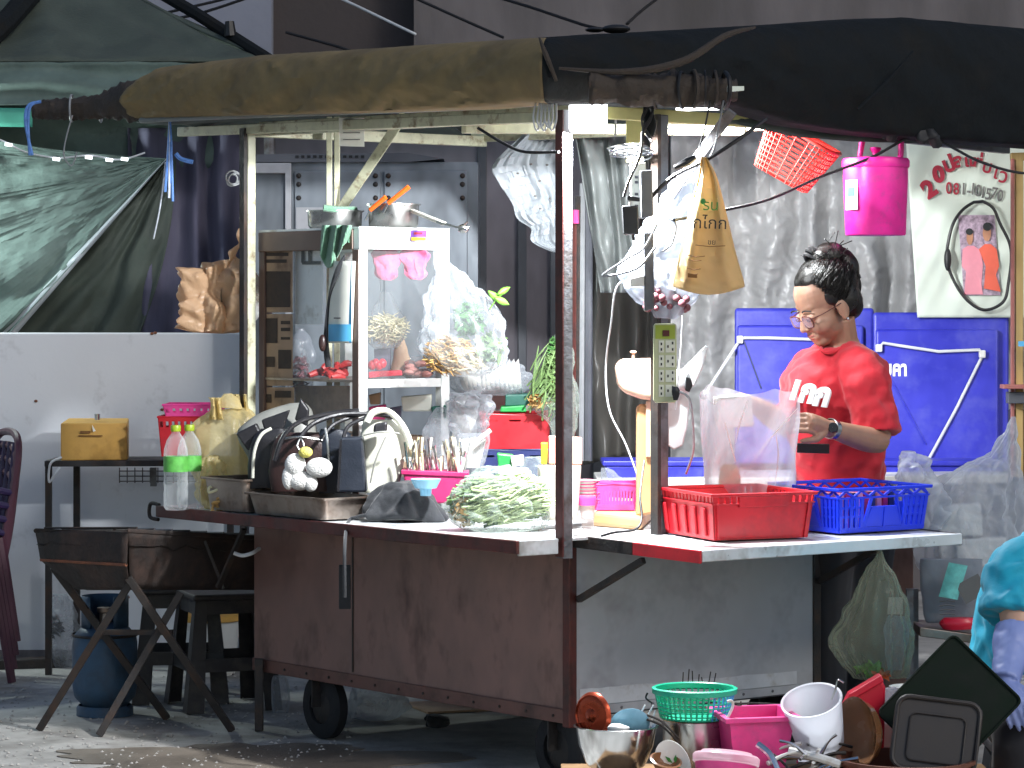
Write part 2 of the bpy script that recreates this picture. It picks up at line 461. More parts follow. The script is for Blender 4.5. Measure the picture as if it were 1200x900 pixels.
mat('leather_cream', 'd5d4c4', 0.45, var=0.06, bump=0.08, bscale=70)
mat('plush', 'd9d8d4', 0.95, var=0.1, scale=30, bump=0.7, bscale=160, sheen=0.4)
mat('plush_yellow', 'd9cf6a', 0.95, var=0.1, bump=0.7, bscale=160)
mat('leaf', '6fae3c', 0.5, var=0.3, scale=25); mat('leaf_dark', '3f6b34', 0.6, var=0.35, scale=25); mat('herb', '5e7846', 0.7, var=0.35, scale=30)
mat('leaf_pale', 'a9b884', 0.6, var=0.25, scale=30); mat('noodle', 'd9cfa8', 0.6, var=0.15, scale=40); mat('straw', 'b08a52', 0.8, var=0.3, scale=40)
mat('sausage', 'b03030', 0.45, var=0.3, scale=20); mat('meat', 'b98078', 0.5, var=0.25, scale=20); mat('onion', '6f4048', 0.6, var=0.3, scale=40)
mat('bottle_cap', '9ab02a', 0.4); mat('bottle_label', '5aa84a', 0.5, var=0.25, scale=40)
mat('strip_body', 'b9bd96', 0.4, var=0.06); mat('strip_top', '9aa83a', 0.4); mat('strip_face', 'd8d9c8', 0.4)
mat('fan_cream', 'd9b49c', 0.4, var=0.05); mat('fan_tan', 'c99a6a', 0.45, var=0.06); mat('fan_white', 'c9cfd0', 0.35, var=0.05)
mat('green_basket', '1fae86', 0.4, var=0.06); mat('aqua', '3a9fd0', 0.4); mat('plate_blue', '8cc3dc', 0.3)
mat('plate_white', 'e9ebe6', 0.25, var=0.03); mat('tray_green', '111d14', 0.7, var=0.3, scale=20, spec=0.2); mat('tray_brown', '2b2522', 0.5, var=0.2)
mat('bowl_brown', '8a6040', 0.25, var=0.15, coat=0.4); mat('tub_brown', '6a4030', 0.5, var=0.15)
mat('green_box', '2a9a4a', 0.45); mat('green_box_dark', '1f5a4e', 0.5)
mat('skin', '9d7762', 0.5, var=0.08, scale=30, sss=0.12, bump=0.04, bscale=160); mat('skin_pale', 'd2a68c', 0.5, var=0.06, sss=0.12)
mat('lips', '9a5a50', 0.45); mat('hair', '120f0d', 0.38, var=0.4, scale=60, bump=0.2, bscale=160, stretch=(1, 1, 1))
mat('shirt_red', 'b81828', 0.8, var=0.14, scale=7, bump=0.1, bscale=90, sheen=0.2)
mat('shirt_teal', '12a5c4', 0.7, var=0.1, scale=10, bump=0.1, bscale=80, sheen=0.2); mat('teal_dark', '1a7f8e', 0.75, var=0.1)
mat('trousers', '24242a', 0.85, var=0.15, sheen=0.2); mat('glove', '8f9fd6', 0.45, var=0.08)
mat('lens', 'c9a8c8', 0.1, var=0.02); mat('eye', '1a120f', 0.2)
mat('salmon', 'e6a090', 0.6, var=0.06); mat('jar_milk', 'ddd6c8', 0.4, var=0.06)
mat('print_teal', '6fc2bc', 0.6, var=0.2, scale=40); mat('paper', 'e6e6da', 0.8, var=0.05); mat('paper_blue', '5ab0dc', 0.6, var=0.1)
mat('foam', 'e8e8e4', 0.7)
film('glass_case', 'e6eef0', 0.03, 0.04, 4, 0.02, 0.1, 0.10)
film('film_bag', 'd5dce2', 0.2, 0.12, 18, 0.8, 0.4, 0.65)
film('film_bright', 'd8dfe7', 0.42, 0.2, 20, 0.6, 0.5)
film('lens_glass', 'c9b4cc', 0.12, 0.05, 5, 0.02, 0.2)
film('jar_clear', 'eae0da', 0.4, 0.25, 10, 0.2, 0.4)
glow('led_white', (0.95, 0.98, 1.0), 4.0)
glow('led_tube', (0.95, 0.98, 1.0), 5.0)
glow('led_bead', (0.9, 0.97, 1.0), 3.0)
glow('warm_dot', (1.0, 0.25, 0.2), 1.2)
# ================================================================== the setting
def nz(x, y, z=0.0): return noise.noise(Vector((x, y, z)))
g = MB().grid(lambda u, v: Vector((-60 + 120 * u, -30 + 120 * v, 0)), 2, 2).build('ground', 'ground')
g['kind'] = 'structure'; g['label'] = 'worn pale concrete ground of the street'
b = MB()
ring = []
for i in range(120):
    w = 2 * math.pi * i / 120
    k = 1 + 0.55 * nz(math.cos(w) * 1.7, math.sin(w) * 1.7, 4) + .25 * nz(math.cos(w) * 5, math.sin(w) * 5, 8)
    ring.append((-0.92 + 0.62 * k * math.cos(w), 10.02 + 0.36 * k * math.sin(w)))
b.prism(ring, 0.003, 0.001)  # shadow before the grill, put in as a thin dark sheet
o = b.build('ground_shadow', 'patch', smooth=False); o['kind'] = 'structure'; o['label'] = 'dark painted shadow on the ground in front of the grill'
# loose grit swept along the ground
b = MB()
for i in range(900):
    px, py = random.uniform(-30, 420), random.uniform(792, 905)
    p = ON(px, py, 0.0); s = random.uniform(0.002, 0.008)
    b.at(euler(p + Vector((0, 0, s * 0.3)), rz=random.uniform(0, 180)))
    b.add([(-s, -s * .7, 0), (s * .8, -s, 0), (s, s, 0), (-s * .7, s * .8, 0), (0, 0, s * .9)], [(0, 1, 4), (1, 2, 4), (2, 3, 4), (3, 0, 4)])
o = b.build('grit', 'ground', smooth=False, kind='stuff'); o['label'] = 'loose grit scattered on the concrete ground'

# building behind everything
t = thing('concrete_building', 'tall grey concrete building rising behind the stall roofs', 'building', (0, 16.5, 0))
Yb = 16.0
def wallslab(x0, x1, y, z0, z1, th): 
    return MB().hexa([(x0, y, z0), (x1, y, z0), (x1, y + th, z0), (x0, y + th, z0), (x0, y, z1), (x1, y, z1), (x1, y + th, z1), (x0, y + th, z1)])
xa, xb, xc = (316 - CX) * S(Yb), (485 - CX) * S(Yb), (205 - CX) * S(Yb)
wallslab(xb, 14, Yb, 0, 7, 0.3).build('wall', 'concrete', t, smooth=False)
wallslab(xa, xb, Yb + 0.25, 0, 7, 0.3).build('recess', 'concrete_dark', t, smooth=False)
wallslab(-14, xa, Yb + 0.12, 0, 7, 0.3).build('side_wall', 'concrete_pale', t, smooth=False)

# dark wall behind the stall
wx0, wx1, Yd = (285 - CX) * S(13.4), (800 - CX) * S(13.4), 13.4
t = thing('shed_wall', 'dark stained wall behind the cooking counter', 'wall', ((wx0 + wx1) / 2, Yd, 0))
wallslab(wx0, wx1, Yd, 0, 2.55, 0.12).build('panel', 'wall_dark', t, smooth=False)
for px in (565, 612, 650, 700, 752):
    x = (px - CX) * S(Yd)
    wallslab(x - 0.02, x + 0.02, Yd - 0.02, 0, 2.5, 0.018).build('batten', 'steel_dark', t, smooth=False, bevel=0.004)
wallslab(wx0, wx1, Yd - 0.3, 2.45, 2.56, 0.299).build('eave', 'steel_dark', t, smooth=False)

# low white wall on the left
b = MB()
t = thing('low_wall', 'low whitewashed wall behind the grill', 'wall', (-2.6, 12.8, 0))
x1 = (287 - CX) * S(12.8); zt = P(0, 390, 12.8).z
wallslab(-9, x1, 12.8, 0, zt, 0.12).build('wall_face', 'plaster', t, smooth=False, bevel=0.006)
wallslab(-9, x1 - 0.001, 12.785, 0, 0.05, 0.014).build('skirting', 'concrete', t, smooth=False)
b = MB()
for px, py in ((178, 391), (182, 390), (60, 640), (42, 470), (190, 480), (150, 700)):
    p = P(px, py, 12.797); b.ball(p, (0.008, 0.003, 0.006), 8, 5)
b.build('paint_chips', 'rust', t, kind='stuff')

# steel locker behind the showcase
Yk = 12.55
t = thing('steel_locker', 'blue-grey steel locker with bolted doors behind the glass showcase', 'locker', P(425, 760, Yk))
b = MB().slab([(292, 190), (560, 190), (560, 772), (292, 772)], Yk, 0.5); b.build('body', 'steel_grey', t, smooth=False)
for x0, x1 in ((345, 446), (450, 548)):
    d = MB().slab([(x0, 200), (x1, 200), (x1, 765), (x0, 765)], Yk - 0.016, 0.014).build('door', 'steel_grey', t, smooth=False, bevel=0.004)
    for py in (206, 216, 232):
        for px in (x0 + 5, x1 - 6):
            MB().ball(P(px, py, Yk - 0.018), (0.011, 0.008, 0.011), 10, 6).build('bolt', 'iron_dark', d)
b = MB().slab([(288, 191), (341, 191), (341, 560), (334, 560), (334, 203), (288, 203)], Yk - 0.03, 0.028).build('door_frame', 'grey_sheet', t, smooth=False, bevel=0.003)
MB().slab([(347, 243), (382, 243), (382, 300), (347, 300)], Yk - 0.02, 0.003).build('notice', 'grey_sheet', t, smooth=False)
MB().slab([(300, 181), (478, 179), (520, 186), (478, 190), (300, 190)], Yk - 0.02, 0.3).build('top_tray', 'steel_dark', t, smooth=False)
b = MB()
for i in range(12): b.slab([(346 + i * 7, 182), (350 + i * 7, 182), (350 + i * 7, 185), (346 + i * 7, 185)], Yk - 0.024, 0.003)
b.build('vent_slots', 'black_plastic', t, smooth=False, kind='stuff')

# neighbouring green tent
Yt = 13.05
t = thing('green_tent', 'dark green pyramid tent with drawn side curtain at the left', 'tent', P(0, 780, Yt))
A, B = P(318, 72, Yt), P(-420, 72, Yt)
D = Vector((0, 2.6, 0)); ap = P(-10, -130, Yt + 1.3)
def roofface(p, q, n=24):
    def fn(u, v):
        e = p.lerp(q, u); r = e.lerp(ap, v)
        sag = 0.10 * math.sin(math.pi * v) * (1 - 0.3 * math.sin(math.pi * u))
        r = r - Vector((0, 0, sag)) + Vector((0, 0, 0.03 * nz(u * 6, v * 2, 3) + 0.02 * math.sin(u * 40 + 3 * nz(u * 5, v * 3)) * (1 - v))) * min(1, v * 8)
        return r
    return MB().grid(fn, 60, n)
roofface(B, A).build('roof_front', 'tarp_green_dark', t, solid=0.006)
roofface(A, A + D).build('roof_side', 'tarp_green_dark', t, solid=0.006)
roofface(A + D, B + D).build('roof_back', 'tarp_green_dark', t, solid=0.006)
roofface(B + D, B).build('roof_far_side', 'tarp_green_dark', t, solid=0.006)
def val(u, v):
    px = 318 - 738 * u; py = 73 + 50 * v
    return P(px, py + 3 * nz(u * 20, 1), Yt - 0.01 - 0.05 * v) + Vector((0, 0.018 * math.sin(v * 9 + 2 * nz(u * 6, v)), 0))
MB().grid(val, 80, 12).build('valance', 'tarp_green', t, solid=0.004)
MB().grid(lambda u, v: P(-300 + 338 * u, 122 + 22 * v + 5 * u, Yt - 0.07 + 0.02 * nz(u * 9, v)), 30, 4).build('teal_strip', 'tarp_teal', t, solid=0.003)
MB().tube([P(318, 72, Yt), P(230, 16, Yt + 0.45), P(150, -30, Yt + 0.8)], 0.03, 8).build('ridge_rope', 'tarp_black', t)
MB().tube([P(270, 42, Yt + 0.2), P(269, 25, Yt + 0.2)], [0.028, 0.02], 8).build('pole_cap', 'black_plastic', t)
MB().tube([P(-30, 60, Yt - 0.05), P(8, 25, Yt + 0.25), P(42, -14, Yt + 0.5)], 0.05, 8).build('roof_strap', 'tarp_black', t)
for px in (-400, 316):
    MB().tube([P(px, 74, Yt + 0.05), Vector((P(px, 74, Yt).x, Yt + 0.05, 0))], 0.025, 8).build('pole', 'iron_grey', t)
# drawn curtain: folds fan out from the tied corner
gat = (196, 186)
def drape(u, v):      # u along the fold, v across the fan
    ends = catmull([(-180, 120), (-160, 210), (-110, 330), (-30, 410), (4, 398)], 60)
    ex, ey = ends[min(60, int(v * 60 + 0.5))]
    px, py = gat[0] + (ex - gat[0]) * u, gat[1] + (ey - gat[1]) * u
    py += 14 * math.sin(math.pi * u) * (1 - v)
    fold = 0.028 * u * (0.35 + u) * math.sin(v * 40 + 3.5 * nz(u * 2.5, v * 5)) + 0.05 * u * nz(u * 5, v * 9, 5) + 0.018 * abs(nz(u * 11, v * 20, 8))
    return P(px, py, Yt + 0.16 + fold - 0.12 * u)
MB().grid(drape, 90, 170).build('curtain', 'tarp_green', t, solid=0.003)
MB().grid(lambda u, v: drape(u, 1.0) + Vector((.012 * (v - .5) * 4 * u, -.012 - .01 * math.sin(math.pi * v), -.03 * (v - .5) * u)), 60, 4).build('curtain_hem', 'sheet_white', t, solid=0.003)
def drape2(u, v):
    x0 = 196 - 196 * v; x1 = 206 - 46 * v * v
    return P(x0 + (x1 - x0) * u, 186 + 214 * v, Yt + 0.22 + 0.03 * math.sin(u * 15 + nz(u * 4, v * 2) * 3) * v + 0.02 * nz(u * 9, v * 6))
MB().grid(drape2, 50, 40).build('inner_curtain', 'tarp_green_dark', t, solid=0.003)
MB().grid(lambda u, v: P(-200 + 500 * u, 118 + 80 * v, Yt + 0.3 + 0.04 * nz(u * 9, v * 3)), 40, 8).build('back_curtain', 'tarp_green', t, solid=0.003)
# purple-grey cloth hanging next to it
def pcloth(u, v):
    return P(150 + 148 * u, 150 + 250 * v, 13.32 + 0.035 * math.sin(u * 22 + 2.5 * nz(u * 3, v * 1.5)) + 0.02 * nz(u * 8, v * 6))
o = MB().grid(pcloth, 70, 40).build('hanging_cloth', 'cloth_purple', solid=0.004)
tag(o, 'purple-grey cloth hanging between green curtain and steel locker', 'cloth')
# lamp of the neighbouring stall, hanging in the tent beyond the left edge of the picture
t = thing('neighbour_lamp', 'white bulb hanging in the neighbouring tent', 'lamp', P(-150, 190, 12.96))
MB().tube([P(-150, 172, 12.96), P(-150, 100, 12.96), P(-150, 76, 13.03)], 0.006, 6).build('cord', 'wire_black', t)
MB().tube([P(-150, 172, 12.96), P(-150, 183, 12.96)], 0.02, 10).build('socket', 'white_plastic', t)
MB().ball(P(-150, 195, 12.96), (0.04, 0.04, 0.05)).build('bulb', 'led_white', t)
ld = bpy.data.lights.new('neighbour_lamp_light', 'POINT'); ld.energy = 75; ld.color = (0.86, 1.0, 0.97); ld.shadow_soft_size = 0.05
lo = bpy.data.objects.new('neighbour_lamp_light', ld); COL.objects.link(lo); lo.parent = t; lo.location = P(-150, 205, 12.90) - t.location

# grey plastic sheets closing the back of the stall
def ssheet(u, v):
    px = 786 + 560 * u; py = 120 + 470 * v
    w = 0.05 * nz(u * 14, v * 3, 2) + 0.03 * nz(u * 26, v * 14, 4) + 0.018 * abs(nz(u * 50, v * 34, 1)) + 0.03 * math.sin(u * 60 + 4 * nz(u * 6, v * 4)) * (0.4 + 0.6 * v)
    q = Vector((px * .035, py * .03, 0)); q = q + Vector((nz(px * .02, py * .02), nz(py * .02, px * .02, 3), 0)); d = noise.voronoi(q)[0]; e = noise.voronoi(q * 2.7)[0]
    w += 0.010 * (d[1] - d[0]) + 0.004 * (e[1] - e[0]) + 0.03 * math.sin(px * .11 + 3 * nz(px * .02, py * .006, 9))
    return P(px, py, 11.75 + w)
o = MB().grid(ssheet, 260, 200).build('plastic_tarp', 'tarp_silver', solid=0.003)
tag(o, 'crinkled silver-grey plastic tarp closing the stall behind the woman', 'tarp')
def smsheet(u, v):
    px = 684 + 130 * u + 8 * nz(v * 3, 2) * v; py = 150 + 395 * v - 30 * u * v
    return P(px, py, 12.0 + 0.04 * math.sin(u * 26 + 3 * nz(u * 3, v * 2)) + 0.04 * nz(u * 7, v * 7, 3))
o = MB().grid(smsheet, 80, 70).build('smoky_sheet', 'tarp_smoke', solid=0.003)
tag(o, 'smoky brown plastic sheet hanging behind the table fan', 'tarp')
def wsheet(u, v):
    L = catmull([(640, 133), (610, 160), (578, 193), (583, 212), (600, 238), (606, 256), (622, 268), (624, 284), (660, 300)], 40)
    lx, ly = L[min(40, int(v * 40 + .5))]
    rx, ry = 668, 133 + 168 * v
    return P(lx + (rx - lx) * u, ly + (ry - ly) * u, 11.2 + 0.03 * nz(u * 4, v * 5, 7) + 0.02 * nz(u * 11, v * 12, 3) + 0.012 * abs(nz(u * 20, v * 22)))
t = thing('dotted_sheet', 'pale dotted plastic sheet hanging beside the front post', 'plastic sheet', P(625, 290, 11.2))
MB().grid(wsheet, 50, 60).build('sheet', 'sheet_white', t, solid=0.002)
b = MB()
for u, v in ((.3, .35), (.5, .3), (.7, .33), (.4, .5), (.65, .55), (.8, .45), (.75, .65), (.55, .42), (.45, .6), (.85, .75)):
    b.ball(wsheet(u, v) - Vector((0, 0.003, 0)), (0.006, 0.002, 0.004), 8, 5)
b.build('printed_dots', 'print_grey', t, kind='stuff')
def csheet(u, v):
    px = 674 + (66 + 12 * v) * u + 30 * v * (1 - u); py = 158 + 185 * v
    return P(px, py, 11.0 + 0.03 * math.sin(u * 20 + 3 * nz(u * 3, v * 2)) + 0.02 * nz(u * 8, v * 8, 5))
o = MB().grid(csheet, 50, 50).build('folded_sheet', 'sheet_grey', solid=0.002)
tag(o, 'pleated translucent plastic sheet hanging left of the power boards', 'plastic sheet')
# tools standing in the gap by the post
t = thing('tool_bundle', 'thin rods and pink handle standing in gap behind front post', 'tools', P(684, 560, 11.1))
for k, (px, top, m) in enumerate(((678, 230, 'iron_dark'), (683, 215, 'wire_grey'), (690, 205, 'steel_dark'), (674, 250, 'maroon'))):
    MB().tube([P(px, top, 11.1), P(px - 3 + k, 540, 11.1)], 0.012 + 0.004 * (k == 2), 8).build('rod', m, t)
MB().tube([P(675, 246, 11.08), P(675, 262, 11.08)], 0.012, 8).build('handle', 'pink_plastic', t)

# banner with arched lettering
Yn = 11.35
def bn(px, py, d=0.0):
    u, v = (px - 1062) / 140, (py - 158) / 214
    return P(px, py, Yn - d + 0.02 * nz(u * 3, v * 3, 2) + 0.012 * nz(u * 7 + v * 6, v * 4, 6))
t = thing('banner', 'white vinyl banner with arched red lettering and a couple photograph', 'banner', P(1130, 372, Yn))
MB().grid(lambda u, v: bn(1061 + 14 * v * (1 - u) + (154 - 0 * v) * u, 156 + 216 * v), 50, 60).build('sheet', 'banner', t, solid=0.003)
MB().grid(lambda u, v: bn(1078 + 75 * u, 157 + 9 * v, 0.006), 12, 2).build('blue_stripe', 'print_blue', t)
glyphs = [('2', 1089, 222, 24, 33, 'print_red', 0.02), ('0', 1100, 205, 22, 12, 'print_red', 0.02), ('ป', 1112, 193, 22, 22, 'print_red', 0.012),
          ('ล', 1122.5, 189, 19, 14, 'print_red', 0.01), ('แ', 1135, 189, 17, 4, 'print_red', 0.008), ('ซ่', 1146, 191, 20, -8, 'print_red', 0.008),
          ('บ', 1157, 196, 18, -14, 'print_red', 0.006), ('เ', 1167, 203, 18, -14, 'print_red', 0.005), ('ว', 1176, 207, 20, -12, 'print_red', 0.005)]
for ch, px, py, sz, rot, m, bo in glyphs:
    p = bn(px, py, 0.012)
    text('letter', ch, m, Matrix.Translation(p) @ Matrix.Rotation(R(90), 4, 'X') @ Matrix.Rotation(R(rot), 4, 'Z'), sz * S(Yn) * 1.15, t, 0.0008, bo * 0.25)
for ch, px, py, rot in (('0', 1112, 221, 0), ('8', 1120.5, 222, -1), ('1', 1129, 222, -3), ('-', 1135, 223, -4), ('1', 1140, 222, -5), ('0', 1146, 224, -7),
                        ('1', 1152, 226, -9), ('5', 1158, 228, -10), ('7', 1165, 227, -10), ('0', 1172, 230, -10)):
    text('digit', ch, 'print_red' if px < 1124 else 'print_grey', Matrix.Translation(bn(px, py, 0.012)) @ Matrix.Rotation(R(90), 4, 'X') @ Matrix.Rotation(R(rot), 4, 'Z'),
         0.062, t, 0.0008, 0.001, sx=0.75)
ph = MB().grid(lambda u, v: bn(1122.5 + 43 * u + 7 * v, 252 + 94 * v, 0.010), 8, 12).build('photograph', 'print_mauve', t)
def shape(pts, d, m, nm):
    c = sum((bn(x, y, d) for x, y in pts), Vector()) / len(pts); n = len(pts)
    b = MB(); b.add([bn(x, y, d) for x, y in pts] + [c], [(i, (i + 1) % n, n) for i in range(n)])
    return b.build(nm, m, ph)
def ell(cx, cy, a, b_, n=14): return [(cx + a * math.cos(2 * math.pi * i / n), cy + b_ * math.sin(2 * math.pi * i / n)) for i in range(n)]
shape([(1128, 292), (1134, 288), (1141, 288), (1149, 293), (1152, 310), (1150, 332), (1152, 345), (1130, 345), (1132, 318), (1127, 312)], .014, 'print_pink', 'printed_blouse')
shape([(1147, 292), (1154, 286), (1161, 286), (1168, 292), (1171, 312), (1167, 322), (1173, 342), (1153, 338), (1155, 312)], .016, 'print_orange', 'printed_shirt')
shape(ell(1136.5, 278, 4, 9), .016, 'print_skin', 'printed_face'); shape(ell(1136, 271.5, 4.2, 4), .019, 'print_black', 'printed_hair')
shape(ell(1156.5, 273, 5, 10), .019, 'print_skin', 'printed_face'); shape(ell(1157, 265.5, 5.2, 5), .022, 'print_black', 'printed_hair')
# black cord loop hung round the photograph
loop = [(1141, 237), (1128, 246), (1117, 262), (1111, 285), (1110, 300), (1113, 318), (1124, 340), (1137, 355), (1152, 363), (1167, 360), (1178, 350), (1182, 330), (1185, 305), (1183, 285), (1172, 262), (1164, 244), (1152, 236)]
t = thing('cord_loop', 'black cord loop with thick knot hung round banner photograph', 'cord', P(1146, 364, Yn - .05))
MB().tube([bn(x, y, 0.035) for x, y in loop], 0.006, 8, sub=90, close=True).build('cord', 'wire_black', t)
MB().ball(bn(1110.5, 304, 0.04), (0.014, 0.012, 0.044)).build('knot', 'wire_black', t)
# wooden trim and post on the far right
t = thing('gilded_post', 'slim gilded wooden frame post at the right edge', 'post', Vector((P(1192, 0, 10.4).x, 10.4, 0)))
MB().bar(P(1194, 186, 10.4), P(1194, 560, 10.4), 0.028, 0.028).build('gold_rail', 'wood_gold', t, smooth=False, bevel=0.004)
MB().bar(P(1186.5, 186, 10.39), P(1186.5, 560, 10.39), 0.012, 0.02).build('beaded_edge', 'wood_pink', t, smooth=False, bevel=0.003)
MB().bar(P(1184, 184, 10.4), P(1260, 182, 10.4), 0.028, 0.028).build('top_rail', 'wood_gold', t, smooth=False, bevel=0.004)
MB().bar(P(1174, 453, 10.36), P(1262, 453, 10.36), 0.09, 0.014).build('shelf', 'wood_pink', t, smooth=False, bevel=0.002)
MB().bar(P(1180, 466, 10.38), P(1262, 466, 10.38), 0.06, 0.04).build('shelf_rail', 'steel_dark', t, smooth=False, bevel=0.003)
MB().bar(P(1191, 480, 10.42), Vector((P(1191, 0, 10.42).x, 10.42, 0)), 0.05, 0.05).build('stand', 'iron_dark', t, smooth=False, bevel=0.004)
MB().slab([(1196, 400), (1262, 398), (1262, 404), (1196, 406)], 10.3, 0.05).build('blue_box', 'paper_blue', t, smooth=False)
MB().slab([(1204, 190), (1290, 190), (1290, 440), (1204, 440)], 10.45, 0.02).build('backing', 'cloth_purple', t, smooth=False)
# overhead wires in front of the building
for k, (pts, m, lab) in enumerate((
        ([(360, -20, 15), (420, 8, 14.8), (478, 36, 14.6), (487, 40, 14.6)], 'wire_white', 'pale overhead wire sloping down behind the olive canopy roll'),
        ([(560, -10, 15), (620, 8, 14.8), (680, 28, 14.5), (705, 34, 14.3)], 'wire_black', 'black overhead wire running to the junction lump on the canopy'),
        ([(785, -12, 15), (755, 10, 14.6), (735, 28, 14.3)], 'wire_black', 'short black wire dropping steeply to the junction lump on the canopy'),
        ([(190, 16, 15.5), (250, 2, 15.5), (290, -8, 15.5)], 'wire_black', 'upper of two dark wires beside the tent peak'),
        ([(205, 22, 15.5), (240, 14, 15.5), (300, -6, 15.5)], 'wire_black', 'lower of two dark wires beside the tent peak'),
        ([(335, 38, 15.9), (400, 56, 15.8), (470, 80, 15.7)], 'wire_black', 'thin dark wire on the recessed part of the building'),
        ([(480, -5, 15.9), (540, 22, 15.8), (590, 44, 15.7)], 'wire_black', 'thin dark wire on the paler part of the building'))):
    cable('overhead_wire', lab, pts, 0.008 if k != 0 else 0.007, m, 'wire', 'overhead wires')
# ================================================================== the cart
cart = thing('food_cart', 'brown and grey sheet-metal street food cart with roof frame', 'cart', C(0.5, 0.9, 0))
W_, L_ = 1.07, 1.80
MB().cbox(0, 0.02, 0.0, L_, 0.235, 0.785).build('side_panel', 'brown_sheet', cart, smooth=False, bevel=0.003)
MB().cbox(0.021, W_, -0.006, 0.014, 0.235, 0.785).build('front_panel', 'grey_sheet', cart, smooth=False, bevel=0.003)
MB().cbox(W_ - 0.02, W_, 0.016, L_, 0.235, 0.785).build('far_side_panel', 'brown_sheet', cart, smooth=False)
MB().cbox(0.021, W_ - 0.021, L_ - 0.02, L_, 0.235, 0.785).build('rear_panel', 'brown_sheet', cart, smooth=False)
MB().cbox(0.021, W_ - 0.021, 0.016, L_ - 0.021, 0.225, 0.245).build('floor_pan', 'steel_dark', cart, smooth=False)
for a0, a1, b0, b1 in ((-0.012, 0.02, -0.012, 0.022), (W_ - 0.03, W_ + 0.004, -0.012, 0.022)):
    MB().cbox(a0, a1, b0, b1, 0.20, 0.79).build('corner_angle', 'maroon' if a0 < 0 else 'iron_dark', cart, smooth=False, bevel=0.003)
MB().cbox(-0.008, -0.0005, 0.022, L_, 0.21, 0.255).build('bottom_rail', 'brown_rail', cart, smooth=False, bevel=0.003)
MB().cbox(-0.010, -0.0005, 0.022, L_, 0.735, 0.784).build('top_rail', 'maroon', cart, smooth=False, bevel=0.003)
MB().cbox(0.03, W_ - 0.03, -0.014, -0.0065, 0.235, 0.262).build('front_bottom_rail', 'grey_sheet', cart, smooth=False)
b = MB(); n = 24
top = [C(.035 + (W_ - .14) * k / n, -.0085, .318 - .012 * k / n + .006 * nz(k * .7, 3)) for k in range(n + 1)]; bot = [C(.035 + (W_ - .14) * k / n, -.0085, .264) for k in range(n + 1)]
b.add(bot + top, [(k, k + 1, n + 2 + k, n + 1 + k) for k in range(n)]); b.build('painted_light_band', 'painted_light_band', cart, smooth=False)  # street light reaching below the flap's shadow, painted on as a paler strip
MB().cbox(-0.0035, -0.0005, 1.175, 1.181, 0.262, 0.735).build('panel_seam', 'iron_dark', cart, smooth=False)
for k in range(13):
    for z in (.231, .76): MB().ball(C(-.0095, .07 + .138 * k, z), (.005, .005, .005), 8, 5).build('rivet', 'iron_dark', cart)
for k in range(8): MB().ball(C(.07 + .13 * k, -.0145, .249), (.005, .005, .005), 8, 5).build('rivet', 'iron_grey', cart)
# counter
OV = 0.29
MB().cbox(-OV + 0.012, W_ + 0.03, -0.088, 2.0, 0.792, 0.800).build('countertop', 'counter', cart, smooth=False)
MB().cbox(-OV, -OV + 0.0115, -0.10, 2.0, 0.762, 0.803).build('counter_edge', 'maroon', cart, smooth=False, bevel=0.003)
MB().cbox(-OV + 0.012, -0.125, -0.10, -0.0885, 0.755, 0.803).build('front_edge', 'counter', cart, smooth=False, bevel=0.003)
MB().cbox(-OV + 0.012, -0.02, 0.0, 1.86, 0.775, 0.7915).build('counter_underside', 'iron_dark', cart, smooth=False)
MB().tube([C(-OV + 0.01, 1.99, 0.805), C(-OV + 0.01, 2.05, 0.806), C(-OV + 0.01, 2.055, 0.76), C(-OV + 0.012, 2.0, 0.752)], 0.007, 8, sub=24).build('end_handle', 'iron_dark', cart)
# serving flap at the front
def FL(s, w, dz=0): return CO + U * w - V * s + Vector((0, 0, 0.800 - 0.012 * (s / 0.6) + dz))
FW0, FW1, FS0, FS1 = 0.012, 1.12, 0.012, 0.60
FB = 1.14
b = MB().hexa([FL(FS1, FW0, -.006), FL(FS1, FW1, -.006), FL(FS0, FB, -.006), FL(FS0, FW0, -.006), FL(FS1, FW0), FL(FS1, FW1), FL(FS0, FB), FL(FS0, FW0)])
b.build('serving_flap', 'counter', cart, smooth=False)
MB().hexa([FL(FS1 + .01, FW0, -.032), FL(FS1 + .01, FW1, -.032), FL(FS1 + .0005, FW1, -.032), FL(FS1 + .0005, FW0, -.032),
           FL(FS1 + .01, FW0, .003), FL(FS1 + .01, FW1, .003), FL(FS1 + .0005, FW1, .003), FL(FS1 + .0005, FW0, .003)]).build('flap_front_edge', 'counter', cart, smooth=False, bevel=0.003)
MB().hexa([FL(0.30, FW0 - .010, -.036), FL(0.608, FW0 - .010, -.036), FL(0.608, FW0 - .0005, -.036), FL(0.30, FW0 - .0005, -.036),
           FL(0.30, FW0 - .010, .003), FL(0.608, FW0 - .010, .003), FL(0.608, FW0 - .0005, .003), FL(0.30, FW0 - .0005, .003)]).build('flap_side_edge', 'red_crate', cart, smooth=False, bevel=0.002)
MB().hexa([FL(FS0, FW0 - .010, -.036), FL(0.299, FW0 - .010, -.036), FL(0.299, FW0 - .0005, -.036), FL(FS0, FW0 - .0005, -.036),
           FL(FS0, FW0 - .010, .003), FL(0.299, FW0 - .010, .003), FL(0.299, FW0 - .0005, .003), FL(FS0, FW0 - .0005, .003)]).build('flap_rail', 'iron_dark', cart, smooth=False, bevel=0.002)
MB().hexa([FL(FS1, FW1 + .0005, -.036), FL(FS1, FW1 + .010, -.036), FL(FS0, FB + .010, -.036), FL(FS0, FB + .0005, -.036),
           FL(FS1, FW1 + .0005, .003), FL(FS1, FW1 + .010, .003), FL(FS0, FB + .010, .003), FL(FS0, FB + .0005, .003)]).build('flap_end_edge', 'iron_grey', cart, smooth=False)
